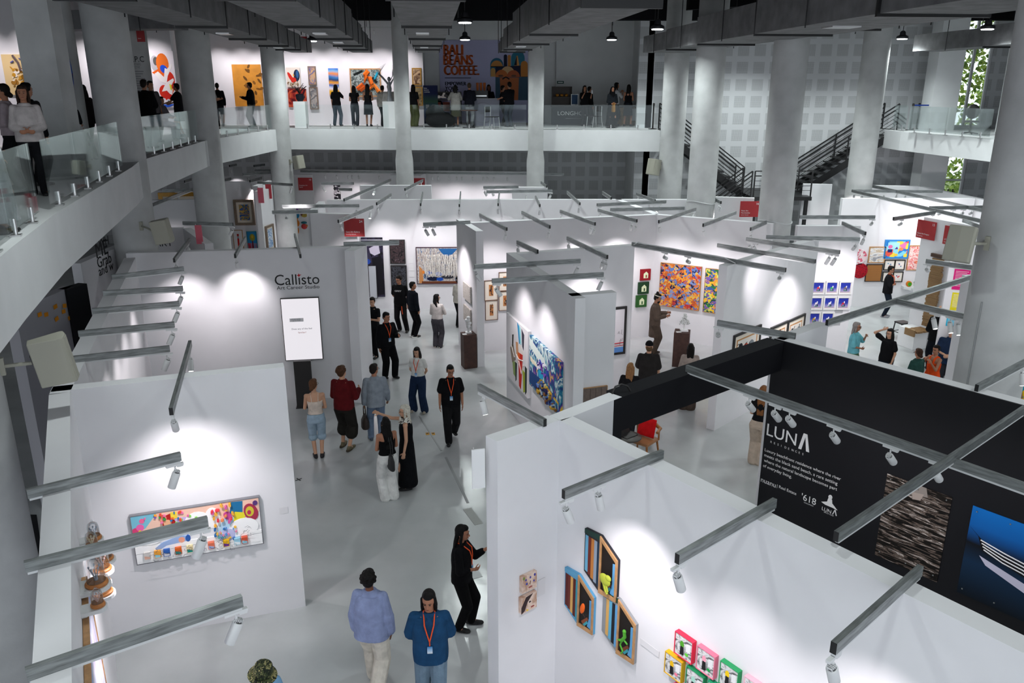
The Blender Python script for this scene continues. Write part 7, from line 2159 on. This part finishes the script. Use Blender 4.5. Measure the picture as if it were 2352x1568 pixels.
MB().box((0, .02, 1.24), (1.2, .02, .24)).build('photo_board', art('menu photos', ['#2a2a2c', '#d8d4d0', '#4a4a4c', '#1a1a1c'], 5, 'voronoi'), t)
for k in range(3):
    MB().box((-.4 + .4 * k, .1, .75), (.3, .2, .4)).build('storage_box', flat('#5a2418'), t)
t = thing('bean_bag', 'dark slumped beanbag behind the far balustrade', 'bean bag', aty(1012, 287, 34.9)[:2] + (MZ,))
remesh(MB().ell((0, 0, .28), (.65, .55, .32)).ell((-.25, .25, .55), (.4, .32, .35)).build('cover', cloth('#1a1a1c'), t), .03, 8)
t = thing('side_table', 'small wooden table in front of the beanbag', 'table', aty(1077, 287, 34.2)[:2] + (MZ,))
MB().lathe([(.36, .68), (.36, .72)], n=24).build('table_top', WOODD, t)
MB().tube([(0, 0, .05), (0, 0, .68)], .03, 8).build('stem', FBLK, t)
MB().box((0, 0, .03), (.5, .06, .05)).box((0, 0, .03), (.06, .5, .05)).build('foot', FBLK, t)
def wire_chair(label, px, py, Y, face):
    t = thing('cafe_chair', label, 'chair', aty(px, py, Y)[:2] + (MZ,), R(face), 'wire cafe chairs')
    MB().box((0, 0, .45), (.44, .42, .025)).build('seat', FBLK, t)
    MB().box((0, .21, .74), (.42, .02, .22)).build('backrest', FBLK, t)
    for sx in (-1, 1):
        MB().tube([(sx * .21, -.2, .45), (sx * .22, -.24, 0)], .012, 6).build('leg', STEEL, t)
        MB().tube([(sx * .21, .2, .85), (sx * .21, .2, .45), (sx * .22, .26, 0)], .012, 6).build('leg', STEEL, t)
wire_chair('wire framed chair beside the coffee bar counter', 1130, 288, 34.0, 60)
wire_chair('wire framed chair in front of the dark counter', 1365, 288, 34.6, -60)
W = W_LONG
xa, xb = aty(1268, 250, 36.9)[0], aty(1346, 250, 36.9)[0]
zt2 = aty(1300, 245, 36.9)[2]
t = thing('dark_counter', 'dark navy counter with white serif style lettering', 'counter', ((xa + xb) / 2, 37.2, MZ))
MB().box((0, 0, (zt2 - MZ) / 2), (xb - xa, .6, zt2 - MZ)).build('cabinet_body', flat('#151c28'), t)
MB().box((0, 0, zt2 - MZ + .02), (xb - xa + .06, .66, .04)).build('worktop', FBLK, t)
lettering('LONGHOU', .17, -(xb - xa) / 2 + .25, .42, INKW, t, -.312, 'l', 1.1)
MB().box((.2, -.304, .28), (.7, .006, .015)).build('text_lines', INKG, t)
t = thing('display_cabinet', 'dark wooden display cabinet on the navy counter', 'cabinet', (aty(1291, 240, 36.9)[0], 37.25, zt2 + .04))
MB().box((0, .15, .35), (.85, .02, .9)).box((-.42, 0, .4), (.03, .4, .8)).box((.42, 0, .4), (.03, .4, .8)).box((0, 0, .79), (.87, .4, .03)).box((0, 0, .36), (.85, .4, .03)).build('case_frame', mat('dark cabinet wood', rgb('#2a1810'), .5), t)
for k in range(3):
    MB().ell((-.2 + .2 * k, -.05, .44), (.08, .07, .06)).build('pastry', flat('#b87a2a'), t, smooth=True)
t = thing('menu_card', 'white edged blue menu card on the navy counter', 'menu', (aty(1320, 240, 36.9)[0], 36.98, zt2 + .04))
MB().box((0, 0, .26), (.32, .02, .46)).build('card', PAPER, t)
MB().box((0, -.012, .26), (.26, .006, .4)).build('printed_face', flat('#2f4a6a'), t)
MB().box((0, .06, .02), (.2, .15, .03)).build('foot', FBLK, t)
xa, xb = aty(1413, 250, 36.6)[0], aty(1484, 250, 36.6)[0]
zt3 = aty(1440, 247, 36.6)[2]
t = thing('slatted_counter', 'wood slatted counter at the end of the dark bar', 'counter', ((xa + xb) / 2, 36.9, MZ))
b = MB()
nsl = 22
for k in range(nsl):
    b.box((-(xb - xa) / 2 + (k + .5) * (xb - xa) / nsl, -.26, (zt3 - MZ) / 2), ((xb - xa) / nsl * .7, .04, zt3 - MZ))
b.build('slats', mat('honey wood slats', rgb('#8a6a34'), .5, var=.2, vscale=10), t)
MB().box((0, 0, (zt3 - MZ) / 2), (xb - xa, .48, zt3 - MZ - .02)).build('cabinet_body', flat('#3a2c18'), t)
MB().box((0, 0, zt3 - MZ + .02), (xb - xa + .04, .6, .04)).build('worktop', flat('#4a3a22'), t)
MB().box((.3, -.29, .45), (.6, .02, .5)).build('white_notice', PAPER, t)
# exit sign
t = thing('exit_sign', 'small green exit sign low on the plain grey wall', 'sign', W_LONG.pt(W_LONG.hit(1253, 189)[0] if W_LONG.hit(1253, 189)[0] > .1 else .2, W_LONG.hit(1253, 189)[1], .03), W_LONG.rz)
MB().box((0, 0, 0), (.3, .05, .12)).build('housing', flat('#1f4a44'), t)
MB().box((0, -.027, 0), (.22, .006, .05)).build('lettering_bar', INKW, t)

# ---- trees beyond the window
def tree(label, x, y, h, r, seed):
    t = thing('tree', label, 'tree', (x, y, 0), 0, 'trees outside the window')
    MB().tube([(0, 0, 0), (.1, 0, h * .5), (0, 0, h * .9)], [.18, .14, .05], 8).build('trunk', mat('bark', rgb('#4a4036'), .9), t)
    rr = random.Random(seed)
    b = MB()
    for _ in range(900):
        a, e = rr.uniform(0, 6.28), rr.uniform(-1, 1)
        q = r * rr.uniform(.5, 1) ** .5
        c = Vector((q * math.cos(a) * math.sqrt(1 - e * e), q * math.sin(a) * math.sqrt(1 - e * e), h * .62 + e * h * .42))
        d1 = Vector((rr.uniform(-1, 1), rr.uniform(-1, 1), rr.uniform(-1, .4))).normalized() * .28
        d2 = d1.cross(Vector((rr.uniform(-1, 1), rr.uniform(-1, 1), rr.uniform(-1, 1)))).normalized() * .06
        b.add([c - d2, c + d1 * .5 - d2 * 1.5, c + d1, c + d1 * .5 + d2 * 1.5, c + d2], [(0, 1, 2, 3, 4)])
    b.build('foliage', [art('leaf greens', ['#3f6a1f', '#7aa03a', '#c8d86a', '#5a8a2a'], 4, 'noise')], t)
for i, (x, y, h, r) in enumerate(((20.5, 40, 9.5, 2.2), (23.5, 41.5, 11, 2.6), (21.8, 44, 12, 3.0), (18.5, 42, 8.5, 2.2))):
    tree(('slender tree close to the tall window', 'leafy tree filling the upper window', 'tallest tree outside the tall window', 'low tree outside the glazed door')[i], x, y, h, r, i)
# ---- wall and ceiling spotlights of the upper gallery
for (W, z, n, lb) in ((W_PAINT, 9.75, 9, 'gallery'), (W_GAL1, 9.75, 6, 'g1'), (W_GAL2, 9.75, 4, 'g2')):
    nm = {'gallery': 'ceiling track of spotlights facing the far picture wall', 'g1': 'ceiling track of spotlights over the golden leaf painting', 'g2': 'ceiling track of spotlights over the pale figures canvas'}[lb]
    a = W.pt(.3, z, 1.5)
    t = thing('ceiling_track', nm, 'lighting rail', a, W.rz)
    L = W.L - .6
    MB().box((L / 2, 0, 0), (L, .04, .04)).build('track', TRACK, t)
    for k in range(2):
        MB().tube([(L * (.2 + .6 * k), 0, 0), (L * (.2 + .6 * k), 0, 10.7 - z)], .01, 6).build('hanger_rod', BLACKM, t)
    for k in range(n):
        x = L * (k + .5) / n
        q = W.pt(.3 + x, 0)
        spotlight(t, a, W.rz, x, (q[0], q[1], 7.4), 1.6, cone=80, zoff=-.02)
# ================================================================ ducts, pendants
def pendant(x, y, z, label, k=1.0):
    t = thing('pendant_lamp', label, 'ceiling lamp', (x, y, z), 0, 'high bay pendants under the black ceiling')
    MB().tube([(0, 0, 0.2), (0, 0, 10.7 - z)], 0.012, 6).build('cord', FBLK, t)
    MB().lathe([(0.05, 0.24), (0.09, 0.2), (0.10, 0.1), (0.19, 0.06), (0.205, 0.0), (0.2, -0.02), (0.17, -0.03)], n=28).build('housing', mat('dark lamp housing', (0.03, 0.03, 0.035, 1), 0.4), t, smooth=True)
    MB().lathe([(0.165, -0.045), (0.168, -0.031)], n=28).build('diffuser', mat('lit diffuser', (0.93, 0.97, 1.0, 1), 0.4, emit=22), t)
    l = bpy.data.lights.new('pendant_light', 'SPOT')
    l.energy = PENDANT_W * k
    l.color = (0.88, 0.97, 0.96)
    l.spot_size = R(150)
    l.spot_blend = 0.6
    l.shadow_soft_size = 0.17
    o = bpy.data.objects.new('pendant_light', l)
    COL.objects.link(o)
    o.parent = t
    o.location = (0, 0, -0.08)
for px, py, lb in ((1068, 53, 'pendant lamp high above the middle booths'), (1068, 92, 'pendant lamp in front of the coffee poster'),
                   (717, 95, 'pendant lamp beside the first duct end'), (1405, 92, 'pendant lamp in front of the plain grey upper wall'),
                   (1510, 68, 'pendant lamp just past the end of the wide duct'), (1670, 105, 'pendant lamp above the left stair flight'),
                   (1745, 93, 'pendant lamp between the two thick columns'), (1912, 70, 'pendant lamp in front of the thin right column'),
                   (2072, 90, 'pendant lamp above the top of the stairs'), (2280, 24, 'large pendant lamp near the window'),
                   (2268, 68, 'pendant lamp hanging in front of the tall window'), (1838, -2, 'pendant lamp cut by the top edge of the view')):
    zz = 9.0 if py > 40 else 9.3
    x, y = at(px, py, zz)
    pendant(x, y, zz + 0.04, lb, 2.0 if y > 22 else 1.3)
# unseen pendants, added out of view to light the near half of the hall
for x in (-4.2, 1.9, 9.6, 13.2):
    for y in (3.5, 9.5, 15.5):
        pendant(x, y, 9.0, 'unseen pendant lamp added to light the near half of the hall')
DV = Vector((-0.0976, 0.9952))
def duct(label, xe, ye, zb, secs, outlets=(), rz=None):
    """sections from the far end towards the viewer: (length, width, height); the right-hand lower edge runs straight"""
    rz0 = math.atan2(DV.y, DV.x) if rz is None else rz
    t = thing('air_duct', label, 'air duct', (xe, ye, zb), rz0, 'dark air ducts under the ceiling')
    x = 0.0
    for i, (L, w, h) in enumerate(secs):
        MB().box((x - L / 2, 0, h / 2), (L, w, h)).build('duct_section', DUCT, t)
        MB().box((x - L + 0.03, 0, h / 2 - 0.01), (0.07, w + 0.1, h + 0.08)).build('flange', BLACKM, t)
        hx = x - L * 0.5
        for s in (-1, 1):
            MB().tube([(hx, s * (w / 2 + 0.04), -0.05), (hx, s * (w / 2 + 0.04), 10.7 - zb)], 0.012, 6).build('hanger_rod', BLACKM, t)
        if i in outlets:
            MB().box((x - L * .45, 0.1, -0.012), (0.5, w * .32, 0.03)).build('air_outlet', STEEL, t)
        x -= L
    return t
DS = [(3.0, .72, .40), (2.6, .78, .46), (3.6, .84, .56), (4.4, .92, .68), (5.5, 1.0, .8)]
duct('air duct ending above the picture wall corner, first from the side', -7.6, 31.0, 8.57, DS, (1, 3))
duct('air duct ending in front of the dancer painting', -5.4, 31.0, 8.57, DS, (2, 3))
duct('air duct ending beside the coffee poster', -3.05, 31.0, 8.57, DS, (1, 3))
duct('air duct ending over the coffee bar counter', -0.1, 31.0, 8.57, [(1.2, .8, .3), (1.8, .85, .42), (3.6, .95, .6), (4.4, 1.05, .8), (7, 1.15, .8)], (1, 2))
duct('widest air duct reaching towards the perforated wall', 5.5, 31.2, 8.57, [(3.2, 1.5, .55), (3.4, 1.6, .6), (4.5, 1.8, .7), (5.5, 1.9, .75), (6, 1.9, .75)], (3,))
duct('short air duct stub beside the thickest column', 8.3, 23.6, 8.75, [(2.5, .9, .36), (4, 1.0, .4)])
duct('air duct passing in front of the tall window', 14.9, 30.8, 8.6, [(4, 1.1, .55), (5, 1.3, .6), (5, 1.4, .6)], (1,))
duct('cross duct above the upper gallery round column', -9.4, 24.6, 8.95, [(2.0, .8, .42), (3.5, .9, .5), (4, .9, .5)], (), rz=R(-6))
